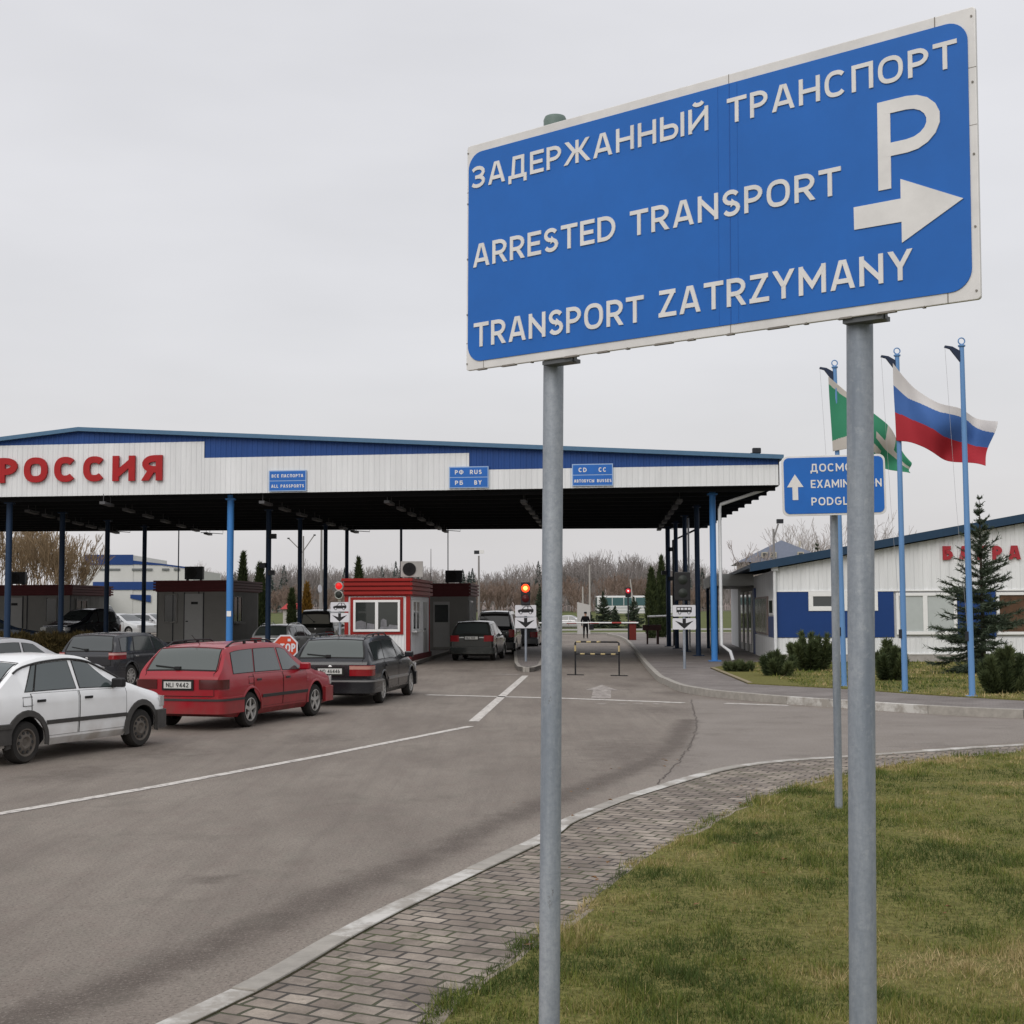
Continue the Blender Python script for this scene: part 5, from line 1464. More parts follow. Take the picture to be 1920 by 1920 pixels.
# red tarpaulin shapes and a low wall far behind the thujas
p = at(535, 1135, 125)
t = thing('stall', 'small red roofed stall far behind the thujas', 'stall', (p.x, 125, 0), 0)
mb = MB(); mb.b2((-.2, 0, 0), (1.7, 2, at(540, 1142, 125).z)); mb.build('wall', mat('stall_grey', (.4, .38, .36), .7), t)
mb = MB(); a, c = at(540, 1142, 125).z, at(540, 1131, 125).z; mb.add([(-.4, -.3, a), (1.9, -.3, a), (1.9, 2.3, a), (-.4, 2.3, a), (.0, 1, c), (1.5, 1, c)], [(0, 1, 5, 4), (1, 2, 5), (2, 3, 4, 5), (3, 0, 4), (0, 3, 2, 1)]); mb.build('roof', mat('stall_red', (.35, .03, .03), .6), t)

#@@PART5
# ------------------------------------------------------------------ vehicles
def pchip(pts):
    xs = [p[0] for p in pts]; ys = [p[1] for p in pts]; n = len(xs)
    h = [xs[i + 1] - xs[i] for i in range(n - 1)]; d = [(ys[i + 1] - ys[i]) / h[i] for i in range(n - 1)]
    m_ = [0.0] * n; m_[0], m_[-1] = d[0], d[-1]
    for i in range(1, n - 1):
        if d[i - 1] * d[i] > 0:
            w1, w2 = 2 * h[i] + h[i - 1], h[i] + 2 * h[i - 1]
            m_[i] = (w1 + w2) / (w1 / d[i - 1] + w2 / d[i])
    def f(x):
        x = min(max(x, xs[0]), xs[-1]); i = 0
        while i < n - 2 and x > xs[i + 1]: i += 1
        t = (x - xs[i]) / h[i]
        return (ys[i] * (1 + 2 * t) * (1 - t) ** 2 + m_[i] * h[i] * t * (1 - t) ** 2 + ys[i + 1] * t * t * (3 - 2 * t) - m_[i + 1] * h[i] * t * t * (1 - t))
    return f

class Car:
    """lofted car body; x runs from the tail (0) to the nose (L)"""
    def __init__(s, L, W, H, wb, fo, rear, belt=.655, hood=.64, xw0=None, xw1=None, rake=.8, zb=.2, nose=.49, roofw=.78, tumble=1.0):
        s.L, s.W, s.H = L, W, H
        s.xf = L - fo; s.xr = s.xf - wb
        s.xw0 = xw0 or s.xf - .25; s.xw1 = xw1 or s.xw0 - rake
        hw = W / 2
        zt = [(x, z * H) for x, z in rear]
        xr_end = zt[-1][0]
        zt += [((xr_end + s.xw1) / 2, H), (s.xw1 - .25, .992 * H), (s.xw1, .965 * H), (s.xw0, (hood + .035) * H), (s.xw0 + .08, (hood + .02) * H), (s.xf + .1, (hood - .03) * H), (L - .22, (hood - .085) * H), (L - .05, (hood - .12) * H), (L, nose * H)]
        s.zt = pchip(zt)
        zr = rear[0][1] * H
        s.zs = pchip([(0, min(zr - .02, belt * H - .05)), (.12, belt * H - .03), (.5, belt * H), (s.xw0, (belt - .02) * H), (s.xf + .1, (hood - .075) * H), (L - .22, (hood - .15) * H), (L, nose * H - .03)])
        s.hw = pchip([(0, hw * .90), (.05, hw * .955), (.25, hw * .985), (.8, hw), (s.xw0, hw), (s.xf + .2, hw * .985), (L - .3, hw * .965), (L - .08, hw * .91), (L, hw * .82)])
        rw = hw * roofw
        xg = rear[2][0] if len(rear) > 2 else .1
        xgt = rear[3][0] if len(rear) > 3 else .5
        s.xg, s.xgt = xg, xgt
        s.wt = pchip([(0, hw * .86), (xg, hw * .88), (xgt, rw * .985), (xgt + .5, rw), (s.xw1, rw * .99), (s.xw0, hw * .86), (s.xf + .2, hw * .84), (L - .22, hw * .80), (L, hw * .72)])
        s.zb = pchip([(0, zb + .12), (.35, zb + .02), (.6, zb), (L - .7, zb), (L, zb + .04)])
    def ring(s, x):
        zb, zs, zt, w, wt = s.zb(x), s.zs(x), s.zt(x), s.hw(x), s.wt(x)
        zt = max(zt, zs + .012)
        k = min(1.0, (zt - zs) / .35)
        wt = min(wt, w - .03)
        return [(0, zb), (w - .10, zb), (w - .02, zb + .10), (w, zb + .55 * (zs - zb)), (w - .006, zs - .07), (w - .035, zs), (wt + .02 * (1 - k), zs + (zt - zs) * (1 - .16 * k) if k > .12 else zt - .004),
                (wt - .055, zt - .018 * k), (wt * .55, zt - .001), (0, zt + .012 * k)]
    def side(s, x, t, d=0.0):      # glasshouse side
        r = s.ring(x); a, c = Vector(r[5]), Vector(r[6]); n = Vector((c.y - a.y, a.x - c.x)).normalized()
        if n.x < 0: n = -n
        p = a.lerp(c, t) + n * d
        return (x, p.x, p.y)
    def low(s, x, t, d=0.0):       # lower side, t 0 sill .. 1 belt
        r = [Vector(q) for q in s.ring(x)[2:6]]; z = r[0].y + (r[-1].y - r[0].y) * t
        for a, c in zip(r[:-1], r[1:]):
            if z <= c.y + 1e-6:
                f = (z - a.y) / max(1e-5, c.y - a.y); p = a.lerp(c, f); break
        return (x, p.x + d, z)
    def top(s, x, q, d=0.0):       # q -1..1 across
        r = s.ring(x); w7 = r[7][0]
        y = q * w7; a = abs(y)
        if a > r[8][0]: f = (a - r[8][0]) / max(1e-5, w7 - r[8][0]); z = r[8][1] + (r[7][1] - r[8][1]) * f
        else: z = r[9][1] + (r[8][1] - r[9][1]) * a / r[8][0]
        e_ = .01; z0, z1 = s.zt(x - e_), s.zt(x + e_)
        nx, nz = -(z1 - z0), 2 * e_; l = math.hypot(nx, nz)
        return (x + d * nx / l, y, z + d * nz / l)

def grid_panel(mb, fn, nu, nv, mi=0):
    V = [fn(i / nu, j / nv) for i in range(nu + 1) for j in range(nv + 1)]
    F_ = [(i * (nv + 1) + j, (i + 1) * (nv + 1) + j, (i + 1) * (nv + 1) + j + 1, i * (nv + 1) + j + 1) for i in range(nu) for j in range(nv)]
    mb.add(V, F_, mi)

def paint(name, c, dirt=None, rough=.28, var=.05, metal=0.0, coat=.6):
    return mat(name, c, rough, metal, var=var, scale=2.5, coat=coat, dirt=dirt, spec=.4)

def make_wheel(parent, x, y, r, w_, style, side):
    """tyre with its rim as a child"""
    mb = MB(); s_ = side
    mb.lathe([(r * .66, -w_ / 2), (r * .90, -w_ / 2), (r * .98, -w_ / 2 + .025), (r, -w_ / 4), (r, w_ / 4), (r * .98, w_ / 2 - .025), (r * .90, w_ / 2), (r * .66, w_ / 2)], (x, y, r), 'Y', 28, 0, True)
    o = mb.build('wheel', TYRE, parent, 40)
    mb = MB(); f = y + s_ * (w_ / 2 - .03)
    R_ = r * .67
    dark = RIMBLACK
    if style == 'steel':
        mb.lathe([(R_, 0), (R_, s_ * .03), (R_ * .9, s_ * .028), (R_ * .82, s_ * .0), (R_ * .55, s_ * .022), (R_ * .42, s_ * .03), (R_ * .25, s_ * .01), (.01, s_ * .012)], (x, f, r), 'Y', 28)
        for k in range(10):
            a = k * 2 * math.pi / 10; c = (x + R_ * .68 * math.cos(a), f + s_ * .014, r + R_ * .68 * math.sin(a)); mb.lathe([(.022, 0), (.022, s_ * .006)], c, 'Y', 8, 1)
    else:
        mb.lathe([(R_, -s_ * .02), (R_, s_ * .03), (R_ * .92, s_ * .032), (R_ * .88, s_ * -.02)], (x, f, r), 'Y', 28, 0, True)
        mb.lathe([(R_ * .92, -s_ * .03), (.01, -s_ * .03)], (x, f, r), 'Y', 28, 1)
        k_ = 5 if style == 'five' else (7 if style == 'cover' else 10)
        for k in range(k_):
            a = k * 2 * math.pi / k_ + .3
            M3 = Matrix.Rotation(-a, 3, 'Y')
            mb.box((x + R_ * .52 * math.cos(a), f + s_ * .008, r + R_ * .52 * math.sin(a)), (R_ * .84, .02, R_ * (.30 if k_ == 5 else .19 if k_ == 10 else .26)), 0, 0, M3)
        mb.lathe([(R_ * .26, -s_ * .02), (R_ * .24, s_ * .024), (.01, s_ * .028)], (x, f, r), 'Y', 16)
    mb.build('rim', [RIMSTEEL if style == 'steel' else RIMALLOY if style != 'black' else RIMBLACK, dark], o, 30)

REDLENS = mat('tail_lens', (.22, .008, .012), .15, coat=.5, var=.1)
DARKRED = mat('tail_lens_dark', (.07, .010, .010), .2, coat=.5, var=.15)
CLEARLENS = mat('clear_lens', (.42, .42, .42), .12, .2, coat=.6)
AMBER = mat('amber_lens', (.45, .13, .02), .2)
PLATEW = mat('number_plate_white', (.50, .50, .48), .5, var=.06)
TRIM = mat('trim_grey', (.035, .034, .033), .6, var=.1)
CHROME = mat('chrome', (.55, .55, .55), .22, .9)
SEAM = mat('panel_seam', (.012, .011, .010), .7)

def car(label, x, y, heading, C, pmat, cat='car', z=0.0, wheel='five', wr=.30, windows=None, tail='block', plate_txt=None, bumper=None, rails=False, mould=None, doors=True,
        detail=True, handle_m=None, group='cars queuing at the checkpoint', taillens=None, mirror=None, lens2=None, rearglass=GLASS, name='car', arch=None, sideglass=None):
    h = R(90) - heading
    t = thing(name, label, cat, (x, y, z), h, group)
    cx = C.L / 2
    W_ = lambda p: (p[0] - cx, p[1], p[2])
    # body
    xs = sorted(set([0, .03, .06, .1, .16, .22] + [round(q, 3) for q in np.arange(.3, C.L - .3, .11)] + [C.L - .3, C.L - .22, C.L - .15, C.L - .1, C.L - .06, C.L - .03, C.L, C.xw0, C.xw1, C.xg, C.xgt]))
    mb = MB(); V = []
    for q in xs:
        r = C.ring(q)
        V += [(q - cx, yy, zz) for yy, zz in r] + [(q - cx, -yy, zz) for yy, zz in r[-2:0:-1]]
    n = 18; F_ = []
    for i in range(len(xs) - 1):
        for k in range(n): F_.append((i * n + k, i * n + (k + 1) % n, (i + 1) * n + (k + 1) % n, (i + 1) * n + k))
    F_ += [tuple(range(n)), tuple((len(xs) - 1) * n + k for k in reversed(range(n)))]
    mb.add(V, F_)
    body = mb.build('body', [pmat, BLACK], t)
    cb = MB(); ar = wr + .055
    for ax in (C.xf, C.xr):
        for s_ in (-1, 1):
            y0, y1 = s_ * (C.W / 2 - .30), s_ * (C.W / 2 + .2)
            cb.lathe([(ar, y0), (ar, y1)], (ax - cx, 0, wr + .01), 'Y', 24)
    cut = cb.build('cut', [BLACK, BLACK], t); 
    md = body.modifiers.new('arch', 'BOOLEAN'); md.operation = 'DIFFERENCE'; md.object = cut; md.solver = 'EXACT'; md.material_mode = 'INDEX'
    for p_ in cut.data.polygons: p_.material_index = 1
    bpy.context.view_layer.update()
    dg = bpy.context.evaluated_depsgraph_get()
    nm = bpy.data.meshes.new_from_object(body.evaluated_get(dg), depsgraph=dg)
    body.modifiers.clear(); old = body.data; body.data = nm; bpy.data.meshes.remove(old)
    bpy.data.objects.remove(cut)
    nm.shade_smooth(); nm.set_sharp_from_angle(angle=R(32))
    # wheels
    for ax in (C.xf, C.xr):
        for s_ in (-1, 1): make_wheel(t, ax - cx, s_ * (C.W / 2 - .115), wr, .19, wheel, s_)
    # glass
    def top_panel(nm_, x0, x1, q0, q1, d=.006, m_=GLASS, q0t=None, trim=True):
        mb = MB()
        if trim: grid_panel(mb, lambda u, v: W_(C.top(x0 - .02 + (x1 - x0 + .04) * u, (-1 + 2 * v) * (q0 + (q1 - q0) * u + .025), .003)), 10, 8, 1)
        grid_panel(mb, lambda u, v: W_(C.top(x0 + (x1 - x0) * u, (-1 + 2 * v) * (q0 + (q1 - q0) * u), d)), 10, 8, 0)
        return mb.build(nm_, [m_, SEAM], t, 60)
    top_panel('windscreen', C.xw1 + .05, C.xw0 - .05, .97, 1.0)
    rg = top_panel('rear_window', C.xg + .02, C.xgt - .03, .93, .93, .006, rearglass)
    for s_ in (-1, 1):
        for (b0, b1, t0, t1, nmw) in (windows or []):
            mb = MB()
            def fn(u, v, d, e_):
                a = b0 - e_ + (b1 - b0 + 2 * e_) * u; c = t0 - e_ + (t1 - t0 + 2 * e_) * u
                tt = .07 - e_ * 1.2 + (.87 + 2.4 * e_) * v
                p = C.side(a + (c - a) * v, max(0.0, min(1.0, tt)), d); return W_((p[0], s_ * p[1], p[2]))
            grid_panel(mb, lambda u, v: fn(u, v, .003, .018), 6, 5, 1); grid_panel(mb, lambda u, v: fn(u, v, .006, 0), 6, 5, 0)
            mb.build('side_window', [sideglass or GLASS, SEAM], t, 60)
    # doors with dark gaps and handles
    if doors:
        for s_ in (-1, 1):
            for (a0, a1, c0) in C.doors:
                def fn(u, v, d, e_):
                    lo = a0 if v > .5 else a0 + c0 * (1 - v / .5)
                    q = lo - e_ + (a1 - lo + 2 * e_) * u
                    p = C.low(q, min(1.0, max(0.0, .06 + .93 * v + (e_ * .6 if v > .5 else -e_ * .6))), d); return W_((p[0], s_ * p[1], p[2]))
                mb = MB(); grid_panel(mb, lambda u, v: fn(u, v, .003, .012), 8, 8, 1); grid_panel(mb, lambda u, v: fn(u, v, .006, 0), 8, 8, 0)
                dd = mb.build('door', [pmat, SEAM], t, 40)
                hx, hy, hz = C.low(a0 + .17, .83, .012)
                mb = MB(); mb.box((hx - cx, s_ * hy, hz), (.16, .025, .035)); mb.build('handle', handle_m or TRIM, dd, None, .006)
    # tail
    def wrap(front, y0, x1, z0, z1, th, nm_, m_, both=True, inner=-.02, bev=.006):
        ss = (-1, 1) if both else (0,)
        for s_ in ss:
            pts = []
            if front:
                pts = [(C.L, y0)] + [(C.L, C.hw(C.L) - .01)] + [(q, C.hw(q)) for q in np.linspace(C.L - .03, C.L - x1, 9)]
            else:
                pts = [(0, y0)] + [(0, C.hw(0) - .01)] + [(q, C.hw(q)) for q in np.linspace(.03, x1, 9)]
            if s_ == 0:
                pts = [(a, -c) for a, c in reversed(pts[1:])] + pts[1:]
            P_ = [Vector((a - cx, c * (s_ or 1))) for a, c in pts]
            out, inn = [], []
            for i, p in enumerate(P_):
                d_ = (P_[min(i + 1, len(P_) - 1)] - P_[max(i - 1, 0)]).normalized(); nn = Vector((d_.y, -d_.x))
                if nn.dot(p - Vector((C.L * .5 - cx, 0))) < 0: nn = -nn
                out.append(p + nn * th); inn.append(p + nn * inner)
            mb = MB(); V = []; k = len(P_)
            for i in range(k): V += [(*inn[i], z0), (*out[i], z0 + (.01 if th > .03 else 0)), (*out[i], z1 - (.01 if th > .03 else 0)), (*inn[i], z1)]
            F_ = [(4 * i + e_, 4 * i + (e_ + 1) % 4, 4 * i + 4 + (e_ + 1) % 4, 4 * i + 4 + e_) for i in range(k - 1) for e_ in range(4)] + [(0, 1, 2, 3), (4 * k - 1, 4 * k - 2, 4 * k - 3, 4 * k - 4)]
            mb.add(V, F_); mb.build(nm_, m_, t, 40)
    H = C.H
    bz0, bz1 = C.bump
    bm_ = bumper or pmat
    wrap(False, 0, C.xr - wr - .06, bz0, bz1, .05, 'rear_bumper', bm_, False)
    wrap(True, 0, C.L - C.xf - wr - .06, bz0 - .03, bz1 - .02, .045, 'front_bumper', bm_, False)
    if mould:
        wrap(False, 0, C.xr - wr - .06, bz1 - .075, bz1 - .02, .062, 'bumper_strip', mould, False)
        for s_ in (-1, 1):
            mb = MB()
            a0, a1 = C.xr + wr + .08, C.xf - wr - .09
            V = []
            for i in range(13):
                q = a0 + (a1 - a0) * i / 12
                for tt, d in ((.30, .002), (.31, .018), (.39, .018), (.40, .002)):
                    p = C.low(q, tt, d); V.append((p[0] - cx, s_ * p[1], p[2]))
            mb.add(V, [(4 * i + e_, 4 * i + 4 + e_, 4 * i + 5 + e_, 4 * i + 1 + e_) for i in range(12) for e_ in range(3)]); mb.build('side_moulding', mould, t)
    tl = C.tail
    wrap(False, tl[0], tl[1], tl[2], tl[3], .012, 'tail_light', taillens or REDLENS)
    if lens2: wrap(False, tl[0], tl[1] + .0, tl[2] + (tl[3] - tl[2]) * .62, tl[3] - .015, .015, 'tail_light', lens2)
    wrap(True, C.hw(C.L) * .55, .22, (C.zt(C.L - .1) - .19), C.zt(C.L - .1) - .04, .012, 'headlight', CLEARLENS)
    # rear plate, wiper, badge
    if detail:
        pz = C.plate_z
        mb = MB(); mb.box((-cx - .012, 0, pz), (.012, .60, .18)); rec = mb.build('plate_recess', C.recess_m if hasattr(C, 'recess_m') else SEAM, t)
        mb = MB(); mb.box((-cx - .022, 0, pz), (.012, .52, .114)); npl = mb.build('number_plate', PLATEW, t)
        if plate_txt:
            mb = MB(); text(mb, plate_txt, (-cx - .028, .215, pz - .038), (0, -1, 0), (0, 0, 1), (-1, 0, 0), .076, .17, .43, .003); mb.build('lettering', BLACK, npl)
        mb = MB(); a = C.top(C.xg + .03, .1, .02); b_ = C.top(C.xg + .07, .75, .02); mb.tube([W_(a), W_(b_)], .011, 5); mb.box(W_(a), (.06, .1, .05)); mb.build('rear_wiper', BLACK, t)
        mb = MB(); zz = C.zt(.0) - .06; mb.lathe([(.045, 0), (.045, -.012), (.02, -.016)], (-cx, 0, zz), 'X', 16); mb.build('badge', CHROME, t)
    if detail:
        mb = MB()
        for s_ in (-1, 1):
            y0 = s_ * C.hw(.02) * .86
            mb.tube([(-cx - .004, y0, C.bump[1] + .01), (-cx - .004, y0, C.zt(0) - .03), W_(C.top(C.xg * .6, s_ * .93, .004)), W_(C.top(C.xg + .02, s_ * .985, .006)), W_(C.top((C.xg + C.xgt) / 2, s_ * .99, .006)), W_(C.top(C.xgt, s_ * .97, .005))], .0055, 4)
        mb.tube([W_(C.top(C.xgt + .02, q, .003)) for q in np.linspace(-.97, .97, 9)], .0055, 4)
        mb.tube([(-cx - .004, q * C.hw(.0) * .86, C.bump[1] + .012) for q in (-1, 1)], .006, 4)
        mb.build('tailgate_seam', SEAM, t)
        mb = MB(); mb.tube([(-cx + .3, .42, .25), (-cx - .02, .42, .24)], .028, 8); mb.build('exhaust_pipe', DARKMETAL, t)
        mb = MB(); a = C.top(C.xgt + .25, .0, .0); mb.tube([W_(a), W_((a[0] - .28, a[1], a[2] + .16))], .006, 5); mb.build('aerial', BLACK, t)
        mb = MB()
        q0 = C.xr - .02 if C.xr > 1 else C.xr
        pts_ = [C.low(q0 + a, b_, .006) for a, b_ in ((-.09, .74), (.09, .74), (.09, .93), (-.09, .93), (-.09, .74))]
        mb.tube([(p[0] - cx, -p[1], p[2]) for p in pts_], .004, 4); mb.build('filler_flap', SEAM, t)
    if not arch:
        for ax in (C.xf, C.xr):
            for s_ in (-1, 1):
                mb = MB(); V = []
                for i in range(17):
                    a = math.pi * (-.02 + 1.04 * i / 16)
                    for rr, yy in ((ar - .004, -.004), (ar, .009), (ar + .02, .010), (ar + .045, -.003)):
                        V.append((ax + rr * math.cos(a) - cx, s_ * (C.hw(ax + rr * math.cos(a)) + yy), wr + .01 + rr * math.sin(a)))
                mb.add(V, [(4 * i + e_, 4 * i + 4 + e_, 4 * i + 5 + e_, 4 * i + 1 + e_) for i in range(16) for e_ in range(3)]); mb.build('wheel_arch_lip', pmat, t, 50)
    for s_ in (-1, 1):
        p = C.side(C.xw0 - .42, .05, .0)
        mb = MB(); mb.box((p[0] - cx, s_ * (p[1] + .12), p[2] + .07), (.10, .20, .13)); mb.box((p[0] - cx + .02, s_ * (p[1] + .02), p[2] + .02), (.06, .1, .05)); mb.build('mirror', mirror or pmat, t, None, .025)
    if rails:
        for s_ in (-1, 1):
            mb = MB(); P_ = []
            a0, a1 = C.xgt + .12, C.xw1 - .25
            for i in range(9):
                q = a0 + (a1 - a0) * i / 8; p = C.top(q, .93, .0); P_.append((p[0] - cx, s_ * p[1], p[2] + (.055 if 0 < i < 8 else .0)))
            mb.tube(P_, .016, 6)
            for i in (3, 5): mb.box((P_[i][0], P_[i][1], P_[i][2] - .03), (.06, .03, .05))
            mb.build('roof_rail', rails, t, 40)
    if arch:
        for ax in (C.xf, C.xr):
            for s_ in (-1, 1):
                mb = MB(); V = []
                for i in range(15):
                    a = math.pi * (-.06 + 1.12 * i / 14)
                    for rr, yy in ((ar - .005, .0), (ar + .0, .022), (ar + .075, .016), (ar + .085, -.004)):
                        q = ax + rr * math.cos(a); zz = wr + .01 + rr * math.sin(a)
                        V.append((q - cx, s_ * (C.hw(q) + yy), zz))
                mb.add(V, [(4 * i + e_, 4 * i + 4 + e_, 4 * i + 5 + e_, 4 * i + 1 + e_) for i in range(14) for e_ in range(3)]); mb.build('wheel_arch_trim', arch, t)
    return t

REAR = dict(
    wagon=[(0, .60), (.05, .655), (.09, .685), (.46, .945), (.85, .985)],
    hatch=[(0, .585), (.10, .66), (.17, .69), (.72, .93), (1.15, .985)],
    mpv=[(0, .58), (.04, .63), (.08, .66), (.33, .945), (.7, .985)],
    sedan=[(0, .56), (.08, .635), (.60, .675), (1.22, .935), (1.55, .985)],
    box=[(0, .55), (.03, .58), (.06, .60), (.16, .95), (.5, .985)])
def spec(kind, L, W, H, wb, fo, bump=(.28, .56), tail=None, plate_z=None, doorx=None, **k):
    C = Car(L, W, H, wb, fo, REAR[kind], **k)
    C.bump = bump
    C.tail = tail or (W * .27, .16, .62, .90)
    C.plate_z = plate_z or .72
    xB = C.xf - 1.42
    C.xB = xB
    xC = C.xr + .30
    C.doors = doorx or [(xB + .02, C.xf - .43, 0.0), (xC - .22, xB - .02, .34)]
    C.wins = [(xB + .05, C.xw0 - .14, xB + .02, C.xw1 + .03, 'f'), (xC - .12, xB - .04, xC + .02, xB - .07, 'r')]
    if kind in ('wagon', 'mpv', 'box'):
        C.wins.append((C.xgt * .95, xC - .18, C.xgt * .95 + .10, xC - .04, 'q'))
    return C

# white hatchback at the left edge
TRIMW = mat('trim_weathered', (.055, .052, .049), .7, var=.25, scale=6)
WHITECAR = paint('paint_white', (.79, .80, .80), ((.30, .23, .16), .16, .52, .8), .32)
C = spec('hatch', 3.79, 1.64, 1.43, 2.45, .69, bump=(.27, .55), belt=.645, hood=.64, rake=.86, tail=(.46, .10, .60, .93), plate_z=.76)
C.wins[1] = (C.xr + .16, C.xB - .04, C.xr + .34, C.xB - .09, 'r')
C.wins.append((C.xr - .02, C.xr + .12, C.xr + .24, C.xr + .31, 'q'))
C.doors = [(C.xB + .02, C.xf - .385, 0.0), (C.xr + .08, C.xB - .02, .34)]
hd = R(22)
def place(Cc, contact_x, contact_y, heading):
    """centre from the ground contact of the right rear wheel"""
    fx, fy = math.sin(heading), math.cos(heading); rx, ry = fy, -fx
    d = Cc.L / 2 - Cc.xr; s_ = Cc.W / 2 - .06
    return contact_x + fx * d - rx * s_, contact_y + fy * d - ry * s_
LGLASS = mat('light_glass', (.05, .066, .066), .07, ior=1.75, spec=.5)
RGLASS = mat('rear_glass', (.055, .066, .06), .09, ior=1.7, spec=.5)
x, y = place(C, -6.50, 18.6, hd)
car('white hatchback with black door handles and dirty sills at the left edge', x, y, hd, C, WHITECAR, wheel='steel', wr=.28, windows=C.wins, bumper=TRIMW, mould=TRIMW, mirror=BLACK, arch=TRIMW, handle_m=BLACK, sideglass=LGLASS, rearglass=LGLASS)
t = [o for o in bpy.data.objects if o.get('label', '').startswith('white hatchback')][0]
for s_ in (-1, 1):
    mb = MB(); P_ = []
    for q in np.linspace(C.xg + .35, C.xw0 - .06, 22):
        r_ = C.ring(q); P_.append((q - C.L / 2, s_ * (r_[6][0] + .004), r_[6][1] + .004))
    mb.tube(P_, .016, 5); mb.build('drip_moulding', TRIM, t, 40)
# red estate
REDCAR = paint('paint_red', (.27, .002, .011), ((.13, .04, .03), .2, .7, .7), .32, coat=.3)
REDCAR_GLOSSY = REDCAR
C = spec('wagon', 4.57, 1.71, 1.46, 2.625, .92, bump=(.28, .57), belt=.63, hood=.635, rake=.85, tail=(.40, .22, .70, .86), plate_z=.77, roofw=.80)
hd = R(17)
x, y = place(C, -4.60, 24.35, hd)
car('red estate car with roof rails and fogged rear window behind the white car', x, y, hd, C, REDCAR, 'car', 0, 'five', .305, C.wins, plate_txt='NLI 9442', rails=BLACK, mould=TRIM, mirror=REDCAR, taillens=DARKRED, sideglass=LGLASS, rearglass=RGLASS)
# black estate
BLACKCAR = paint('paint_black', (.007, .008, .011), ((.05, .045, .04), .15, .45, .35), .22, coat=.25)
C = spec('wagon', 4.84, 1.80, 1.47, 2.83, .84, bump=(.27, .58), belt=.64, hood=.645, rake=.9, tail=(.42, .30, .64, .86), plate_z=.74, roofw=.78)
hd = R(8)
x, y = place(C, -2.86, 30.5, hd)
car('black estate car with red and clear tail lights in front of the red booth', x, y, hd, C, BLACKCAR, 'car', 0, 'ten', .315, C.wins, plate_txt='NO 46446', rails=DARKMETAL, mould=mat('bright_strip', (.25, .25, .25), .3, .5), mirror=BLACKCAR, lens2=mat('lens_pink', (.42, .22, .18), .2), rearglass=RGLASS)
# dark grey hatchback
GREYCAR = paint('paint_dark_grey', (.020, .021, .025), ((.06, .05, .045), .15, .5, .4), .25, coat=.3)
C = spec('mpv', 4.21, 1.78, 1.46, 2.625, .83, bump=(.27, .60), belt=.65, hood=.66, rake=1.0, tail=(.66, .46, .77, .95), plate_z=.55)
hd = R(16)
car('dark grey hatchback with bright red tail light behind the white car', -10.6, 38.6, hd, C, GREYCAR, 'car', 0, 'ten', .31, C.wins, rails=False, mirror=GREYCAR, handle_m=CHROME, lens2=mat('lens_pale', (.5, .30, .28), .2))
# silver car peeking at the left
SILVER = paint('paint_silver', (.42, .42, .43), ((.25, .22, .19), .2, .6, .5), .3, metal=.3)
C = spec('sedan', 4.45, 1.74, 1.43, 2.65, .88, belt=.63, hood=.62, rake=.9)
car('silver saloon mostly hidden behind the white hatchback at the left edge', -11.75, 32.3, R(36), C, SILVER, 'car', 0, 'five', .30, C.wins, mirror=BLACK, detail=False)
# silver estate behind the stop sign
SILVER2 = paint('paint_silver_grey', (.55, .56, .56), ((.2, .18, .16), .2, .6, .5), .3, metal=.3)
C = spec('wagon', 4.6, 1.75, 1.47, 2.7, .9, belt=.64, tail=(.34, .14, .74, .92), plate_z=.78)
car('silver estate car with roof rails behind the STOP sign', -9.75, 60.2, R(9), C, SILVER2, 'car', 0, 'five', .31, C.wins, rails=CHROME, mirror=SILVER2, rearglass=RGLASS)
# dark cars at the middle lane
C = spec('mpv', 4.25, 1.78, 1.60, 2.6, .85, belt=.62, hood=.66, rake=1.0, tail=(.50, .22, .78, 1.02), plate_z=.92)
DARKGREEN = paint('paint_dark_green', (.022, .026, .024), ((.06, .055, .045), .15, .5, .4), .2)
car('dark people carrier with red tail lights left of the island signal', -1.38, 57.6, R(7), C, DARKGREEN, 'car', 0, 'five', .31, C.wins, plate_txt='NLI 1007', mirror=DARKGREEN)
C = spec('box', 4.7, 1.86, 2.0, 2.8, .9, belt=.58, hood=.56, rake=.8, tail=(.66, .12, .8, 1.15), plate_z=.8)
BLACKSUV = paint('paint_black_suv', (.014, .015, .016), None, .15)
car('tall black off road car ahead of the dark people carrier', -.62, 65.6, R(5), C, BLACKSUV, 'car', 0, 'five', .37, C.wins, mirror=BLACKSUV, rails=BLACK)
C = spec('mpv', 4.6, 1.8, 1.75, 2.8, .9, belt=.6)
car('grey people carrier just visible past the tall black off road car', .62, 74.5, R(5), C, paint('paint_mid_grey', (.10, .105, .11), None, .2), 'car', 0, 'five', .32, C.wins, detail=False)
# others
C = spec('mpv', 3.9, 1.68, 1.70, 2.45, .8, belt=.6, hood=.62, rake=1.0)
car('black people carrier facing left beside the far left booth', at(150, 1150, 65).x, 65.2, R(-158), C, paint('paint_black_blue', (.015, .017, .022), None, .16), 'car', .5, 'five', .33, C.wins, sideglass=LGLASS, detail=False)
C = spec('wagon', 4.5, 1.72, 1.42, 2.65, .9)
car('silver estate car parked left of the grey booth', at(229, 1150, 86).x, 86, R(118), C, SILVER2, 'car', .5, 'five', .3, C.wins, detail=False)
car('pale silver estate car partly behind the grey booth', at(283, 1150, 93).x, 93, R(112), C, SILVER, 'car', .5, 'five', .3, C.wins, detail=False)
C = spec('hatch', 4.0, 1.7, 1.42, 2.5, .8)
car('dark blue hatchback in the shade at the far left column', at(2, 1150, 62).x, 61, R(70), C, paint('paint_night_blue', (.02, .03, .05), None, .2), 'car', .42, 'five', .3, C.wins, detail=False)
C = spec('box', 4.3, 1.8, 1.95, 2.5, .75, belt=.58, hood=.56)
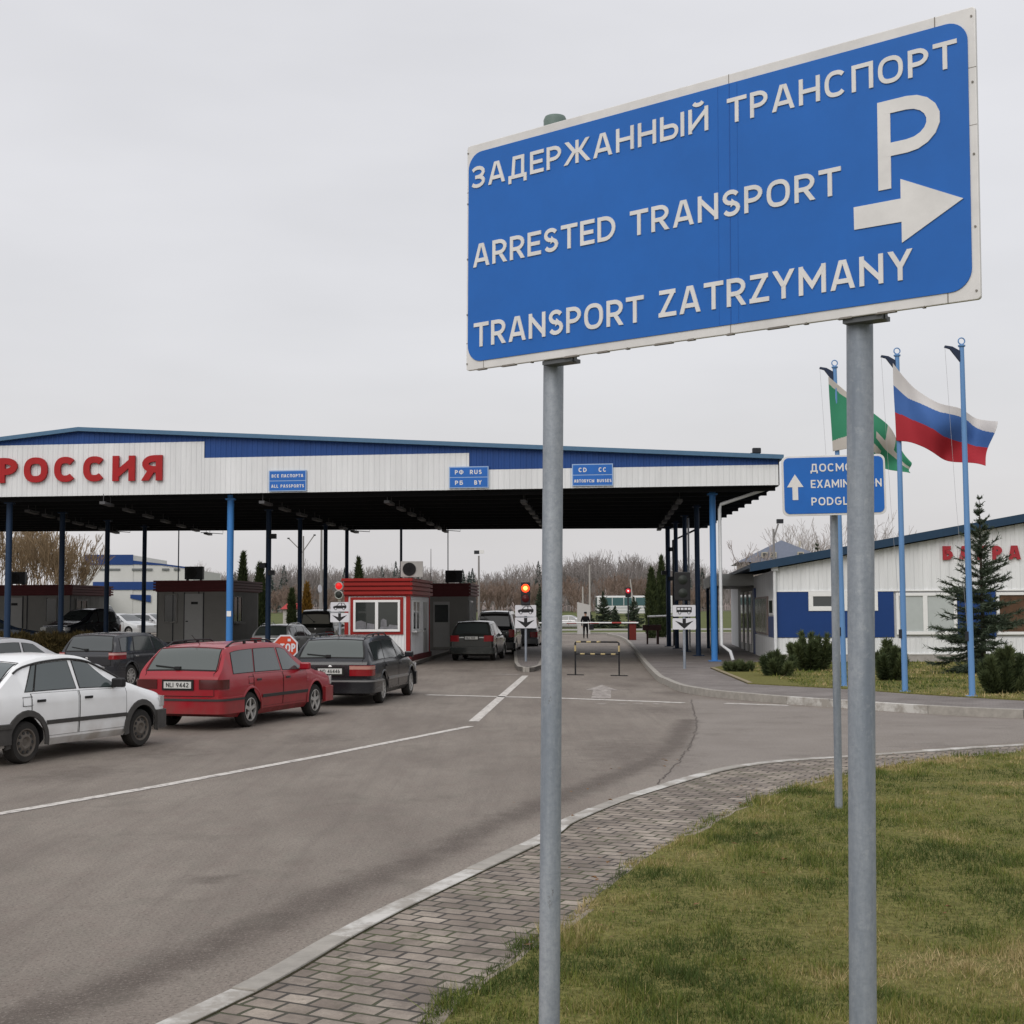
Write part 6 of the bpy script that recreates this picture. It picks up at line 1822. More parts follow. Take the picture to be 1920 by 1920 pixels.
car('dark off road car with pale window frames behind the left signal', at(606, 1150, 68).x, 68.5, R(4), C, paint('paint_dark_olive', (.02, .022, .018), None, .3), 'car', .15, 'five', .36, C.wins, sideglass=mat('yellowish_glass', (.2, .19, .14), .1), rearglass=mat('yellowish_glass', (.2, .19, .14)))
C = spec('box', 5.4, 1.95, 2.4, 3.2, .9, belt=.5, hood=.5, rake=.7)
car('white delivery van far behind the black people carrier', at(178, 1150, 104).x, 104, R(105), C, paint('paint_van_white', (.6, .6, .6), None, .35), 'van', .2, 'steel', .34, C.wins[:1], detail=False, name='delivery_van', group=None)
C = spec('sedan', 4.4, 1.74, 1.42, 2.65, .9)
car('silver car far away just left of the pale concrete slab', at(1070, 1150, 140).x, 140, R(100), C, SILVER, 'car', .1, 'five', .3, C.wins, detail=False)

# the white coach far right
p = at(1120, 1150, 182); zc = terr(p.x, 182)
t = thing('coach', 'long white coach with blue green windows behind the small spruces', 'coach', (p.x, 182, zc), R(2))
Lc = at(1262, 1150, 182).x - p.x; z0, z1 = .4, at(1180, 1117, 182).z - zc
mb = MB(); mb.b2((0, 0, z0), (Lc, 2.5, z1)); mb.build('body', paint('coach_white', (.62, .62, .62), None, .3), t, None, .12)
for k in range(6):
    a = .5 + k * (Lc - .8) / 6
    mb = MB(); mb.b2((a, -.03, z0 + (z1 - z0) * .46), (a + (Lc - .8) / 6 - .1, .02, z1 - .25)); mb.build('side_window', mat('coach_glass', (.06, .12, .125), .12), t)
mb = MB(); mb.b2((-.03, .15, z0 + .9), (.02, 2.35, z1 - .2)); mb.build('windscreen', mat('coach_glass'), t)
for k in range(2):
    mb = MB(); mb.b2((.3, -.025, z0 + .75 - k * .4), (Lc - .2, .02, z0 + .83 - k * .4)); mb.build('stripe', mat('coach_stripe', (.30, .33, .34), .4), t)
for xx in (2.0, Lc - 2.6): make_wheel(t, xx, .12, .48, .28, 'steel', -1)
#@@PART6
# ------------------------------------------------------------------ vegetation
def seg_mesh(name, segs, n, m_, parent=None):
    """tapered prisms for branch segments: rows p0 p1 r0 r1"""
    A = np.array([[*s[0], *s[1], s[2], s[3]] for s in segs], dtype=np.float64)
    p0, p1, r0, r1 = A[:, :3], A[:, 3:6], A[:, 6], A[:, 7]
    d = p1 - p0; d /= np.maximum(1e-9, np.linalg.norm(d, axis=1))[:, None]
    ref = np.where(np.abs(d[:, 2:3]) < .9, np.array([[0, 0, 1.0]]), np.array([[1.0, 0, 0]]))
    a = np.cross(d, ref); a /= np.linalg.norm(a, axis=1)[:, None]; b = np.cross(a, d)
    V = []
    for k in range(n):
        t = 2 * np.pi * k / n
        o = a * np.cos(t) + b * np.sin(t)
        V.append(p0 + o * r0[:, None]); V.append(p1 + o * r1[:, None])
    V = np.stack(V, 1)            # (N, 2n, 3)
    N = len(A); base = (np.arange(N) * 2 * n)[:, None]
    Fq = []
    for k in range(n):
        k2 = (k + 1) % n
        Fq.append(base + np.array([[2 * k, 2 * k2, 2 * k2 + 1, 2 * k + 1]]))
    Fq = np.stack(Fq, 1).reshape(-1, 4)
    return np_mesh(name, V.reshape(-1, 3), 4, m_, parent, None, Fq)

def grow(p, d, l, r, depth, out, spread=.55, up=.15, nb=(2, 3), shrink=.72, rs=.6, rmin=.004, g=None):
    g = g or random
    q = p; k = 2 if depth > 1 else 1
    for i in range(k):
        dd = (d + Vector((g.gauss(0, .10), g.gauss(0, .10), g.gauss(0, .06) + up * .3))).normalized()
        q2 = q + dd * (l / k); r2 = max(rmin, r * (1 - .3 * (i + 1) / k)); out.append((tuple(q), tuple(q2), r, r2)); q, r, d = q2, r2, dd
        if depth > 0 and i < k - 1 and g.random() < .7:
            sd = (d + Vector((g.gauss(0, spread), g.gauss(0, spread), g.gauss(0, spread * .5) + up))).normalized()
            grow(q, sd, l * shrink * .8, max(rmin, r * rs * .8), depth - 1, out, spread, up, nb, shrink, rs, rmin, g)
    if depth > 0:
        for _ in range(g.randint(*nb)):
            sd = (d + Vector((g.gauss(0, spread), g.gauss(0, spread), g.gauss(0, spread * .6) + up))).normalized()
            grow(q, sd, l * shrink * g.uniform(.8, 1.15), max(rmin, r * rs), depth - 1, out, spread, up, nb, shrink, rs, rmin, g)

BARKW = mat('bark_willow', (.24, .175, .105), .9, var=.25, scale=2)
BARKB = mat('bark_grey_brown', (.13, .105, .092), .95, var=.2, scale=1)
BARKP = mat('bark_pale', (.34, .30, .28), .95, var=.12, scale=1)
FORESTM = mat('forest_twigs', (.245, .220, .210), 1.0, var=.18, scale=.05, spec=.1)
FORESTR = mat('shrub_twigs', (.215, .160, .130), 1.0, var=.18, scale=.08, spec=.1)

def bare_tree(label, px, Y, ztop, base, g, stems, m_, spread, up, depth=5, group=None, r0=.09, name='bare_tree', rmin=.011, twist=.25, l0=.30):
    p = at(px, 1150, Y)
    t = thing(name, label, 'tree', (p.x, Y, base), 0, group)
    H_ = ztop - base
    trunk, crown = [], []
    for s_ in range(stems):
        a = g.uniform(0, 6.283); ti = twist * g.uniform(.3, 1) if stems > 1 else .05
        d = Vector((math.cos(a) * ti, math.sin(a) * ti, 1)).normalized()
        l = H_ * l0 * g.uniform(.8, 1.1)
        q = Vector((math.cos(a) * .12 * stems ** .5, math.sin(a) * .12 * stems ** .5, -.1))
        q2 = q + d * l
        trunk.append((tuple(q), tuple(q2), r0, r0 * .75))
        for _ in range(3):
            sd = (d + Vector((g.gauss(0, spread * .8), g.gauss(0, spread * .8), .3))).normalized()
            grow(q2, sd, H_ * .24 * g.uniform(.8, 1.15), r0 * .6, depth - 1, crown, spread, up, (2, 3), .74, .58, rmin, g)
    zm = max(s[1][2] for s in crown); k = H_ / zm
    sc = lambda S_: [(tuple(c * k for c in a), tuple(c * k for c in b_), r, q) for a, b_, r, q in S_]
    seg_mesh('trunk', sc(trunk), 6, m_, t); seg_mesh('crown', sc(crown), 3, m_, t)
    return t
g = random.Random(5)
for px, Y, py, lb in ((-25, 96, 968, 'bare willow with yellow brown twigs at the left picture edge'), (45, 100, 962, 'bare willow with fanned stems above the far left booth'), (100, 97, 975, 'bare willow with fanned stems left of the tall white hall'), (112, 104, 1000, 'bare willow, smaller and rightmost of the willows, beside the white hall')):
    bare_tree(lb, px, Y, at(px, py, Y).z, .4, g, 5, BARKW, .34, .26, 5, 'bare willows behind the left booths', .10, 'willow_tree', .016, .42)
for px, Y, py, lb in ((352, 165, 1050, 'pale bare tree just right of the white hall'), (376, 170, 1056, 'low pale bare tree between white hall and left blue column'),
                      (1423, 108, 1010, 'pale bare tree in front of the house with dormers'), (1493, 150, 972, 'pale bare birch right of the street lamp behind the white building'), (1530, 155, 976, 'pale bare birch above the dark conifer tip behind the white building'), (1662, 140, 960, 'pale bare tree behind the white building right of the thick sign post'), (1640, 150, 985, 'pale bare tree low behind the white building beside the thick sign post')):
    bare_tree(lb, px, Y, at(px, py, Y).z, 0, g, 2, BARKP, .40, .20, 5, 'pale bare trees in the distance', .08, 'bare_tree', .014, .2)

# the wood on the skyline: one mass of twigs
def wood(name, n_trees, pxr, Yr, topf, m_, label, seed, depth=4, rm=.035, squat=1.0):
    g = random.Random(seed); segs = []
    for _ in range(n_trees):
        px = g.uniform(*pxr); Y = g.uniform(*Yr); p = at(px, 1150, Y); b_ = terr(p.x, Y)
        H_ = (at(px, topf(px), Y).z - b_) * g.uniform(.72, 1.03) * squat
        o = []
        l = H_ * .10; q2 = Vector((p.x, Y, b_ + l)); segs.append(((p.x, Y, b_ - .2), tuple(q2), .12, .10))
        for _k in range(4):
            sd = Vector((g.gauss(0, .35), g.gauss(0, .35), 1)).normalized()
            grow(q2, sd, H_ * .25 * g.uniform(.8, 1.2), .07, depth - 1, o, .45, .28, (2, 3), .74, .62, rm, g)
        zm = max(s[1][2] for s in o) - b_; k = H_ / zm
        for a, c, r, q in o:
            f = lambda v: (p.x + (v[0] - p.x) * k, Y + (v[1] - Y) * k, b_ + (v[2] - b_) * k)
            segs.append((f(a), f(c), r, q))
    o = seg_mesh(name, segs, 3, m_)
    return tag(o, label, 'wood', None, 'stuff')
def top1(px):
    k = [(330, 1080), (420, 1072), (500, 1066), (560, 1050), (640, 1064), (720, 1058), (800, 1062), (880, 1075), (940, 1070), (990, 1050), (1060, 1038), (1120, 1032), (1200, 1034), (1260, 1042), (1320, 1060), (1400, 1068)]
    return pchip(k)(px)
wood('wood', 460, (330, 1420), (235, 330), top1, FORESTM, 'bare brown wood along the skyline behind the checkpoint', 31, 4, .026)
wood('shrubs', 240, (330, 1330), (205, 232), lambda px: top1(px) + (14 if 880 < px < 960 else 42), FORESTR, 'low reddish brown bare shrubs in front of the wood', 32, 4, .026)
hb_x = np.linspace(-140, 140, 70); hb_y = np.array([330, 345, 380, 460])
grid_obj('hill', hb_x, hb_y, lambda x, y: (1.0 + .5 * math.sin(x * .07) + .4 * math.sin(x * .19 + 1)) * (1 if y < 340 else 5.5 if y > 370 else 4.0) + (3.4 if x > 5 else 1.0) * (y > 340), mat('hill_brown', (.19, .155, .14), 1, var=.2, scale=.2))

# dark evergreens standing in the wood
g = np.random.default_rng(8); T_ = []
for px, py, Y in ((505, 1066, 230), (532, 1060, 236), (742, 1052, 240), (752, 1060, 238), (770, 1058, 236), (786, 1066, 232), (868, 1068, 228), (880, 1072, 230), (886, 1066, 226), (646, 1064, 238), (1010, 1052, 240), (1290, 1060, 236), (1318, 1066, 236), (440, 1072, 240), (716, 1062, 240)):
    p = at(px, 1150, Y); b_ = terr(p.x, Y); h = at(px, py, Y).z - b_; n_ = 420
    f = g.random(n_) ** .8; a = g.uniform(0, 6.283, n_); r = (1 - f) * h * .17 * (.4 + .6 * g.random(n_)) * (1 + .25 * np.sin(f * 40)); C_ = np.stack([p.x + np.cos(a) * r, Y + np.sin(a) * r, b_ + f * h], -1)
    d = np.stack([np.cos(a), np.sin(a), np.full(n_, -.1)], -1) + g.normal(0, .3, (n_, 3)); d /= np.linalg.norm(d, axis=1)[:, None]
    s_ = np.cross(d, g.normal(size=(n_, 3))); s_ /= np.linalg.norm(s_, axis=1)[:, None]
    l = (.5 + .9 * g.random(n_))[:, None] * (1.1 - f)[:, None]; T_.append(np.stack([C_ - s_ * .16, C_ + s_ * .16, C_ + d * l], 1))
tag(np_mesh('evergreens', np.concatenate(T_), 3, mat('far_evergreen', (.085, .105, .095), .9, var=.2, scale=.3, spec=.1)), 'dark grey green conifers scattered in the bare wood', 'wood', None, 'stuff')

# needles and leaves as many small faces
def leaf_mat(nm, a, b_):
    m = bpy.data.materials.new(nm); m.use_nodes = True
    n = m.node_tree; L = n.links; b = n.nodes['Principled BSDF']
    at_ = n.nodes.new('ShaderNodeAttribute'); at_.attribute_name = 'tint'
    mx = n.nodes.new('ShaderNodeMix'); mx.data_type = 'RGBA'; mx.inputs['A'].default_value = (*a, 1); mx.inputs['B'].default_value = (*b_, 1)
    L.new(at_.outputs['Fac'], mx.inputs['Factor']); L.new(mx.outputs['Result'], b.inputs['Base Color'])
    b.inputs['Roughness'].default_value = .75; b.inputs['Specular IOR Level'].default_value = .2
    return m
SPRUCE = leaf_mat('spruce_needles', (.034, .052, .032), (.098, .122, .080))
THUJA = leaf_mat('thuja_leaves', (.022, .034, .012), (.055, .070, .022))
GOLD = leaf_mat('golden_leaves', (.10, .055, .010), (.28, .15, .02))
JUNI = leaf_mat('juniper_needles', (.030, .046, .020), (.100, .122, .050))
BRUSH = leaf_mat('dry_brush', (.07, .055, .02), (.14, .10, .04))

def needle_tris(C, D, ln, wd):
    """triangles at C pointing along D"""
    n = len(C)
    rnd = rng.normal(size=(n, 3)); s_ = np.cross(D, rnd); s_ /= np.maximum(1e-6, np.linalg.norm(s_, axis=1))[:, None]
    return np.stack([C - s_ * wd[:, None] / 2, C + s_ * wd[:, None] / 2, C + D * ln[:, None]], 1)

def spruce(label, x, y, z, h, rad, dens=1.0, px_w=.03, group=None, bare_top=.16):
    t = thing('spruce_tree', label, 'tree', (x, y, z), 0, group)
    g = np.random.default_rng(int(abs(x * 131 + y * 17)))
    mb = MB(); mb.tube([(0, 0, -.1), (0, 0, h * .5), (.0, 0, h)], [max(.03, h * .016), h * .009, .006], 7); mb.build('trunk', PINE_BARK, t)
    segs, Cs, Ds, Ls = [], [], [], []
    zz = .10
    while zz < h * .985:
        f = zz / h
        R0 = rad * (1 - f) ** .85 * (1.0 if f < 1 - bare_top else .75)
        nb_ = int((11 if f < .5 else 8) * (1 if f < .8 else .7))
        for k in range(nb_):
            a = g.uniform(0, 2 * np.pi); l = max(.06, R0 * g.uniform(.42, 1.28))
            el = -.10 + .75 * f + g.normal(0, .08)
            n_ = 6; pr = np.array([0, 0, zz + g.normal(0, .03)])
            for i in range(n_):
                e2 = el - .30 * (1 - f) * math.sin(math.pi * i / n_) + .35 * (i / n_) ** 2
                q = pr + np.array([math.cos(a) * math.cos(e2), math.sin(a) * math.cos(e2), math.sin(e2)]) * l / n_
                segs.append((tuple(pr), tuple(q), max(.004, .012 * (1 - i / n_) * l), max(.003, .012 * (1 - (i + 1) / n_) * l)))
                m_ = max(1, int(7 * dens * (1.25 if f < .55 else .9) * (.4 if f > 1 - bare_top * .6 else 1) * (1.0 if i > 0 else .5) * max(.5, l / rad)))
                for _ in range(m_):
                    c = pr + (q - pr) * g.random()
                    sa = a + g.choice([-1, 1]) * g.uniform(.15, 1.15); se = e2 + g.normal(-.05, .22)
                    Cs.append(c); Ds.append([math.cos(sa) * math.cos(se), math.sin(sa) * math.cos(se), math.sin(se)]); Ls.append(g.uniform(.5, 1.1) * (.10 + .16 * l / max(rad, .1)) * (h / 5) ** .5)
                pr = q
        zz += h * (.030 + .012 * g.random()) * (1.0 if f < .75 else 1.25)
    seg_mesh('branches', segs, 3, PINE_BARK, t)
    C_, D_, L_ = np.array(Cs), np.array(Ds), np.array(Ls)
    # each twig carries side needles
    C2, D2, L2 = [C_], [D_], [L_]
    for s_ in (1, 2, 3):
        f = g.random(len(C_)); off = g.normal(0, .55, (len(C_), 3)); d = D_ + off; d /= np.linalg.norm(d, axis=1)[:, None]
        C2.append(C_ + D_ * (L_ * f)[:, None]); D2.append(d); L2.append(L_ * .55)
    C_, D_, L_ = np.concatenate(C2), np.concatenate(D2), np.concatenate(L2)
    V = needle_tris(C_, D_, L_, np.maximum(px_w, L_ * .17))
    tint = np.repeat(np.clip(g.normal(.4, .25, len(C_)), 0, 1), 3)
    np_mesh('needles', V, 3, SPRUCE, t, dict(tint=tint))
    return t
pS = gr(1845, 1262, .17)
spruce('tall dark spruce with bare leader in front of the white building lettering', pS.x, pS.y, .17, at(1845, 930, pS.y).z - .17, 1.5, 2.1, .022)
for px, py0, py1, wpx, Y, lb in ((1131, 1109, 1168, 24, 140, 'small spruce in front of the coach, left of the red barrier light'), (1188, 1118, 1172, 20, 138, 'small spruce in front of the coach, just right of the red barrier light'), (1012, 1096, 1178, 16, 122, 'narrow spruce left of the thin sign post'), (1107, 1148, 1172, 12, 141, 'low spruce beside the pale slab'), (1153, 1135, 1170, 14, 139, 'low broad spruce between the two coach spruces'), (1535, 1012, 1062, 10, 100, 'dark conifer tip above the white building roof')):
    p = at(px, 1150, Y); b_ = 0 if Y < 118 else terr(p.x, Y)
    spruce(lb, p.x, Y, b_, at(px, py1 if False else py0, Y).z - b_, wpx * Y / F_PX, .8, .10, 'small spruces in the distance')

def envelope(name, label, x, y, z, h, prof, n, m_, ln, wd, up=.8, cat='shrub', group=None, noise_amp=.2, trunk=True, lump=2.2, inner=.35):
    """leaf clumps through the volume of a shrub or column"""
    t = thing(name, label, cat, (x, y, z), 0, group)
    g = np.random.default_rng(int(abs(x * 77 + y * 13)) + 3)
    f = g.random(n) ** .9; a = g.uniform(0, 2 * np.pi, n)
    ph = g.uniform(0, 6.28, 6)
    bump_ = 1 + noise_amp * (np.sin(a * 3 + ph[0] + f * 7 * lump) * .5 + np.sin(a * 5 + ph[1] - f * 11 * lump) * .35 + np.sin(f * 23 + a * 2 + ph[2]) * .35)
    r = np.interp(f, [q[0] for q in prof], [q[1] for q in prof]) * bump_ * (inner + (1 - inner) * g.random(n) ** .45)
    C_ = np.stack([np.cos(a) * r, np.sin(a) * r, f * h * (1 + .06 * np.sin(a * 2 + ph[3]))], -1)
    D_ = np.stack([np.cos(a) * (1 - up), np.sin(a) * (1 - up), np.full(n, up)], -1) + g.normal(0, .32, (n, 3)); D_ /= np.linalg.norm(D_, axis=1)[:, None]
    L_ = ln * g.uniform(.5, 1.3, n)
    V = needle_tris(C_, D_, L_, wd * g.uniform(.6, 1.3, n))
    tint = np.repeat(np.clip(.35 + .35 * np.sin(a * 4 + f * 15 + ph[4]) * .6 + g.normal(0, .2, n), 0, 1), 3)
    if trunk:
        segs = [((0, 0, -.1), (0, 0, h * .55), .06, .03)]
        for k in range(16):
            aa = g.uniform(0, 6.28); ff = g.uniform(.05, .6); rr = np.interp(min(1, ff + .3), [q[0] for q in prof], [q[1] for q in prof]) * .8
            segs.append(((0, 0, ff * h * .6), (math.cos(aa) * rr, math.sin(aa) * rr, (ff + .3) * h), .025, .008))
        seg_mesh('trunk', segs, 5, PINE_BARK, t)
    np_mesh('foliage', V, 3, m_, t, dict(tint=tint))
    return t
COLP = [(0, .55), (.08, .9), (.3, 1.0), (.6, .9), (.8, .6), (.93, .28), (1, .06)]
def thuja(label, px, py, wpx, Y, m_=THUJA, name='thuja', grp='columnar thujas beside the lanes', base=0.0, n=5200):
    p = at(px, 1150, Y); h = at(px, py, Y).z - base; w2 = wpx / 2 * Y / F_PX
    envelope(name, label, p.x, Y, base, h, [(a, b_ * w2) for a, b_ in COLP], n, m_, .30, .10, .86, 'tree', grp, .14, True, 1.5, .45)
thuja('pointed dark thuja just right of the left blue column', 455, 1048, 19, 82)
thuja('dark twin topped thuja between the left blue column and the next', 487, 1066, 25, 84)
thuja('small dark conifer between the dark columns left of the red booth', 547, 1112, 14, 88)
thuja('golden orange conifer left of the red booth', 575, 1102, 17, 90, GOLD, 'golden_conifer', None)
thuja('dark conifer top peeking above the red booth roof', 672, 1056, 20, 86)
thuja('dark thuja left of a pair beside the right back columns', 1222, 1074, 22, 92, base=.15)
thuja('taller dark thuja right of a pair beside the right back columns', 1241, 1052, 23, 95, base=.15)
DOME = [(0, .80), (.15, 1.0), (.45, .95), (.7, .72), (.88, .42), (1, .12)]
def shrub(label, px, py0, py1, wpx, zb=.17, n=9000, m_=JUNI, nm='juniper_shrub', ln=.17, wd=.035, up=.66, dome=DOME):
    p = gr(px, py1, zb); Y = p.y + wpx / 2 * p.y / F_PX * .6
    w2 = wpx / 2 * p.y / F_PX; h = (py1 - py0) * p.y / F_PX
    t = thing(nm, label, 'shrub', (p.x, Y, zb), 0, 'evergreen shrubs in front of the white building')
    g = np.random.default_rng(px); segs, Cs, Ds, Ls, Tn = [], [], [], [], []
    k_ = max(16, int(26 * w2))
    for q in range(k_):
        a = g.uniform(0, 6.283); rr = w2 * g.random() ** .6
        ll = h * (1 - .45 * (rr / w2) ** 2) * g.uniform(.66, 1.08)
        b0 = np.array([math.cos(a) * rr * .25, math.sin(a) * rr * .25, -.05]); tip = np.array([math.cos(a) * rr, math.sin(a) * rr, ll])
        mid = b0 * .45 + tip * .55 + np.array([math.cos(a) * rr * .22, math.sin(a) * rr * .22, -.10 * ll])
        tint0 = g.normal(.38, .16)
        B = lambda t_: b0 * (1 - t_) ** 2 + 2 * mid * t_ * (1 - t_) + tip * t_ * t_
        for e_ in range(5): segs.append((tuple(B(e_ / 5)), tuple(B((e_ + 1) / 5)), .018 * (1 - e_ / 6), .018 * (1 - (e_ + 1) / 6)))
        m2 = int(n / k_)
        tt = g.random(m2) ** .75
        for t_ in tt:
            c = B(t_); d0 = B(min(1, t_ + .05)) - B(max(0, t_ - .05)); d0 /= np.linalg.norm(d0)
            rad_ = .22 * w2 * (1 - t_) ** .6 + .02
            off = g.normal(0, 1, 3); off /= np.linalg.norm(off)
            d1 = d0 * .8 + off * .75; d1 /= np.linalg.norm(d1)
            Cs.append(c + off * rad_ * g.random() ** .5); Ds.append(d1); Ls.append(ln * g.uniform(.45, 1.1)); Tn.append(min(1, max(0, tint0 + g.normal(0, .16) + .15 * t_)))
    seg_mesh('stems', segs, 4, PINE_BARK, t)
    C_, D_, L_ = np.array(Cs), np.array(Ds), np.array(Ls)
    np_mesh('foliage', needle_tris(C_, D_, L_, np.full(len(C_), wd)), 3, m_, t, dict(tint=np.repeat(Tn, 3)))
    return t
shrub('low bright green juniper at the left end of the lawn', 1466, 1224, 1268, 78, n=8000)
shrub('tall dark juniper left of the thick sign post', 1527, 1180, 1258, 96, n=13000)
shrub('dark upright juniper between thick sign post and middle flagpole', 1672, 1205, 1276, 76, n=11000)
shrub('wide dark juniper at the right edge under the spruce', 1893, 1216, 1301, 108, n=15000)
shrub('flat ground hugging juniper beside the white rain pipe', 1388, 1242, 1259, 62, n=4000)
# rough hedge bank at the left below the raised lane
for k, (px, w_) in enumerate(((10, 90), (75, 90), (135, 90), (-50, 80))):
    p = at(px, 1150, 57); 
    envelope('hedge', ('dry brown green hedge at the left picture edge above the silver roof', 'dry brown green hedge behind the white hatchback roof', 'dry brown green hedge behind the dark grey hatchback', 'dry hedge cut by the picture edge')[k], p.x, 58 + .3 * k, 0, at(px, 1192, 57).z, [(0, 1.0), (.5, 1.05), (.85, .8), (1, .3)], 5000, BRUSH, .22, .05, .6, 'hedge', 'rough hedges below the raised lane', .25, False, 2, .5)

# far lawns
mb = MB(); mb.add([(-30, 119.2, .02), (60, 119.2, .02), (60, 119.6, .10), (-30, 119.6, .10)], [(0, 1, 2, 3)]); tag(mb.build('far_kerb', KERBG), kind='structure')
FARGRASS = mat('far_grass', (.080, .092, .024), .95, var=.25, scale=.6, bump=.5, bscale=8)
def tf(x, y): return terr(x, y) + .09
grid_obj('far_lawn', np.linspace(-30, 60, 19), np.array([119.6, 124, 128, 131]), tf, FARGRASS)
grid_obj('path', np.linspace(-30, 60, 19), np.array([131, 134, 137]), lambda x, y: terr(x, y) + .10, mat('path_grey', (.26, .25, .23), .9, var=.1))
grid_obj('far_lawn', np.linspace(-60, 60, 25), np.arange(137, 206, 6.0), tf, FARGRASS)

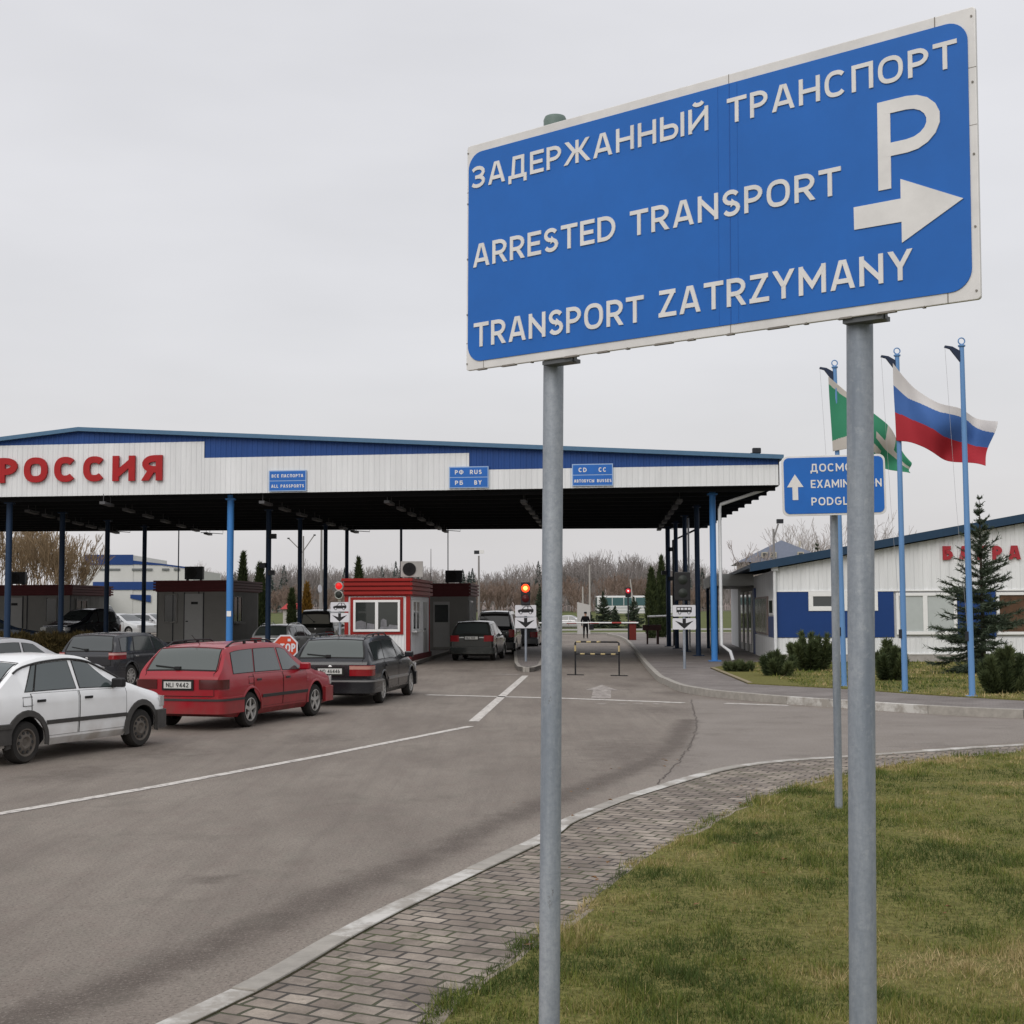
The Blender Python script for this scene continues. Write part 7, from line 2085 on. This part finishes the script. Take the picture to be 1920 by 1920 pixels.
# ------------------------------------------------------------------ the walker with a bag
def person(label, x, y, z, h, heading):
    t = thing('person', label, 'person', (x, y, z), heading)
    k = h / 1.78
    J = dict(pel=(0, 0, .96), wai=(0, .01, 1.12), che=(0, .015, 1.32), nec=(0, .0, 1.50), hd0=(0, -.01, 1.57), hd1=(0, -.02, 1.66), hd2=(0, -.01, 1.745),
             lh=(.10, 0, .92), lk=(.115, -.03, .50), la=(.12, .03, .09), lt=(.13, -.13, .04), rh=(-.10, 0, .92), rk=(-.105, .0, .50), ra=(-.11, .05, .09), rt=(-.13, -.11, .04),
             ls=(.19, .02, 1.43), le=(.27, .04, 1.15), lw=(.27, -.01, .90), lf=(.27, -.03, .82), rs=(-.19, .02, 1.43), re=(-.27, .04, 1.15), rw=(-.25, -.03, .90), rf=(-.25, -.05, .82))
    rad = dict(pel=.15, wai=.14, che=.165, nec=.062, hd0=.07, hd1=.098, hd2=.075, lh=.10, lk=.068, la=.045, lt=.035, rh=.10, rk=.068, ra=.045, rt=.035, ls=.085, le=.058, lw=.040, lf=.036, rs=.085, re=.058, rw=.040, rf=.036)
    E_ = [('pel', 'wai'), ('wai', 'che'), ('che', 'nec'), ('nec', 'hd0'), ('hd0', 'hd1'), ('hd1', 'hd2'), ('pel', 'lh'), ('lh', 'lk'), ('lk', 'la'), ('la', 'lt'), ('pel', 'rh'), ('rh', 'rk'), ('rk', 'ra'), ('ra', 'rt'),
          ('che', 'ls'), ('ls', 'le'), ('le', 'lw'), ('lw', 'lf'), ('che', 'rs'), ('rs', 're'), ('re', 'rw'), ('rw', 'rf')]
    # fingers
    for s_, hnd in ((1, 'lf'), (-1, 'rf')):
        b_ = J[hnd]
        for q in range(5):
            nm = hnd + str(q)
            off = (s_ * .0, -.03 + .015 * q, -.055 - .012 * (2 - abs(q - 2))) if q < 4 else (-s_ * .02, -.05, -.02)
            J[nm] = tuple(b_[i] + off[i] for i in range(3)); rad[nm] = .009; E_.append((hnd, nm))
    names = list(J)
    me = bpy.data.meshes.new('person'); me.from_pydata([tuple(c * k for c in J[n_]) for n_ in names], [(names.index(a), names.index(b_)) for a, b_ in E_], [])
    o = link(bpy.data.objects.new('body', me), t)
    sk = o.modifiers.new('skin', 'SKIN'); sub = o.modifiers.new('sub', 'SUBSURF'); sub.levels = sub.render_levels = 2
    for i, n_ in enumerate(names):
        sv_ = me.skin_vertices[0].data[i]; r_ = rad[n_] * k
        sv_.radius = (r_ * (1.18 if n_ in ('che', 'wai', 'pel') else 1), r_ * (.82 if n_ in ('che', 'wai', 'pel') else 1)); sv_.use_root = n_ == 'pel'
    SKIN = mat('skin', (.42, .26, .19), .6); 
    bpy.context.view_layer.update(); dg = bpy.context.evaluated_depsgraph_get()
    nm = bpy.data.meshes.new_from_object(o.evaluated_get(dg), depsgraph=dg); o.modifiers.clear(); o.data = nm
    JK, TR, SH_ = mat('jacket_black', (.006, .006, .007), .9, spec=.1), mat('trousers_black', (.005, .005, .006), .9, spec=.1), mat('shoe_black', (.01, .01, .01), .5)
    nm.materials.clear()
    for m_ in (JK, TR, SH_, SKIN): nm.materials.append(m_)
    for p_ in nm.polygons:
        c = p_.center / k
        p_.material_index = 3 if c.z > 1.51 or (c.z < .86 and abs(c.x) > .215) else (2 if c.z < .10 else 1 if c.z < .86 else 0)
    nm.shade_smooth()
    mb = MB(); mb.lathe([(.108, 0), (.112, .05), (.10, .10), (.05, .125), (.0, .128)], (0, -.015 * k, 1.685 * k), 'Z', 20); mb.prism([(-.07, -.10), (.07, -.10), (.055, -.19), (-.055, -.19)], 1.695 * k, 1.707 * k); mb.build('cap', mat('cap_black', (.012, .012, .013), .8), t, 40)
    mb = MB()
    for s_ in (-1, 1): mb.lathe([(.012, 0), (.008, -.006), (0, -.008)], (s_ * .034, -.105 * k, 1.655 * k), 'Y', 8)
    mb.build('eye', BLACK, t)
    mb = MB(); mb.add([(-.014, -.108, 1.615), (.014, -.108, 1.615), (0, -.135, 1.617), (0, -.108, 1.655)], [(0, 1, 2), (0, 2, 3), (2, 1, 3), (0, 3, 1)]); mb.build('nose', SKIN, t)
    mb = MB(); mb.box((0, -.104, 1.588), (.045, .008, .009)); mb.build('mouth', mat('lips', (.25, .10, .09), .6), t)
    mb = MB(); mb.lathe([(.19, 0), (.195, .07), (.175, .14)], (0, 0, .83), 'Z', 20); hem = mb.build('jacket_hem', JK, t, 40)
    hem.scale = (1, .72, 1)
    return t
pp = gr(1098, 1197, .02)
person('person in black jacket and cap walking towards the barrier', pp.x, pp.y, 0, at(1098, 1147.5, pp.y).z, R(8))
tb = thing('shoulder_bag', 'dark bag carried at the hip of the walking person', 'bag', (pp.x + .42, pp.y - .02, .62), R(10))
mb = MB(); mb.b2((-.16, -.10, 0), (.16, .10, .40)); mb.build('body', mat('bag_black', (.014, .014, .016), .7), tb, None, .04)
mb = MB(); mb.tube([(-.10, 0, .38), (-.13, 0, .55), (-.17, 0, .78), (-.2, 0, .95)], .014, 6); mb.tube([(.08, 0, .38), (.0, 0, .55), (-.14, 0, .78)], .012, 6); mb.build('strap', mat('bag_black'), tb)

# bits of litter and leaves on the footway
LEAF = mat('dry_leaf', (.16, .085, .035), .8, var=.3, scale=30)
g = random.Random(77); V = []
ge = spline(g_edge, .5)
for k in range(220):
    if k < 120:
        q = g.choice(ge); x, y = q[0] + g.gauss(.1, .30), q[1] + g.gauss(0, .30); z = .075 if g.random() < .5 else .068
    else:
        x, y = g.uniform(0, 7), g.uniform(7, 19); z = .09
    a = g.uniform(0, 6.28); l = g.uniform(.014, .034); w_ = l * .55; ti = g.uniform(-.5, .5) * l
    ca, sa = math.cos(a), math.sin(a)
    for tri in (((-l, 0, 0), (0, -w_, ti), (l, 0, .2 * l)), ((-l, 0, 0), (l, 0, .2 * l), (0, w_, abs(ti)))):
        for u, v, h_ in tri: V.append((x + u * ca - v * sa, y + u * sa + v * ca, z + abs(h_)))
tag(np_mesh('fallen_leaves', V, 3, LEAF), 'scattered dry brown leaves along the lawn edge and footway', 'leaves', None, 'stuff')
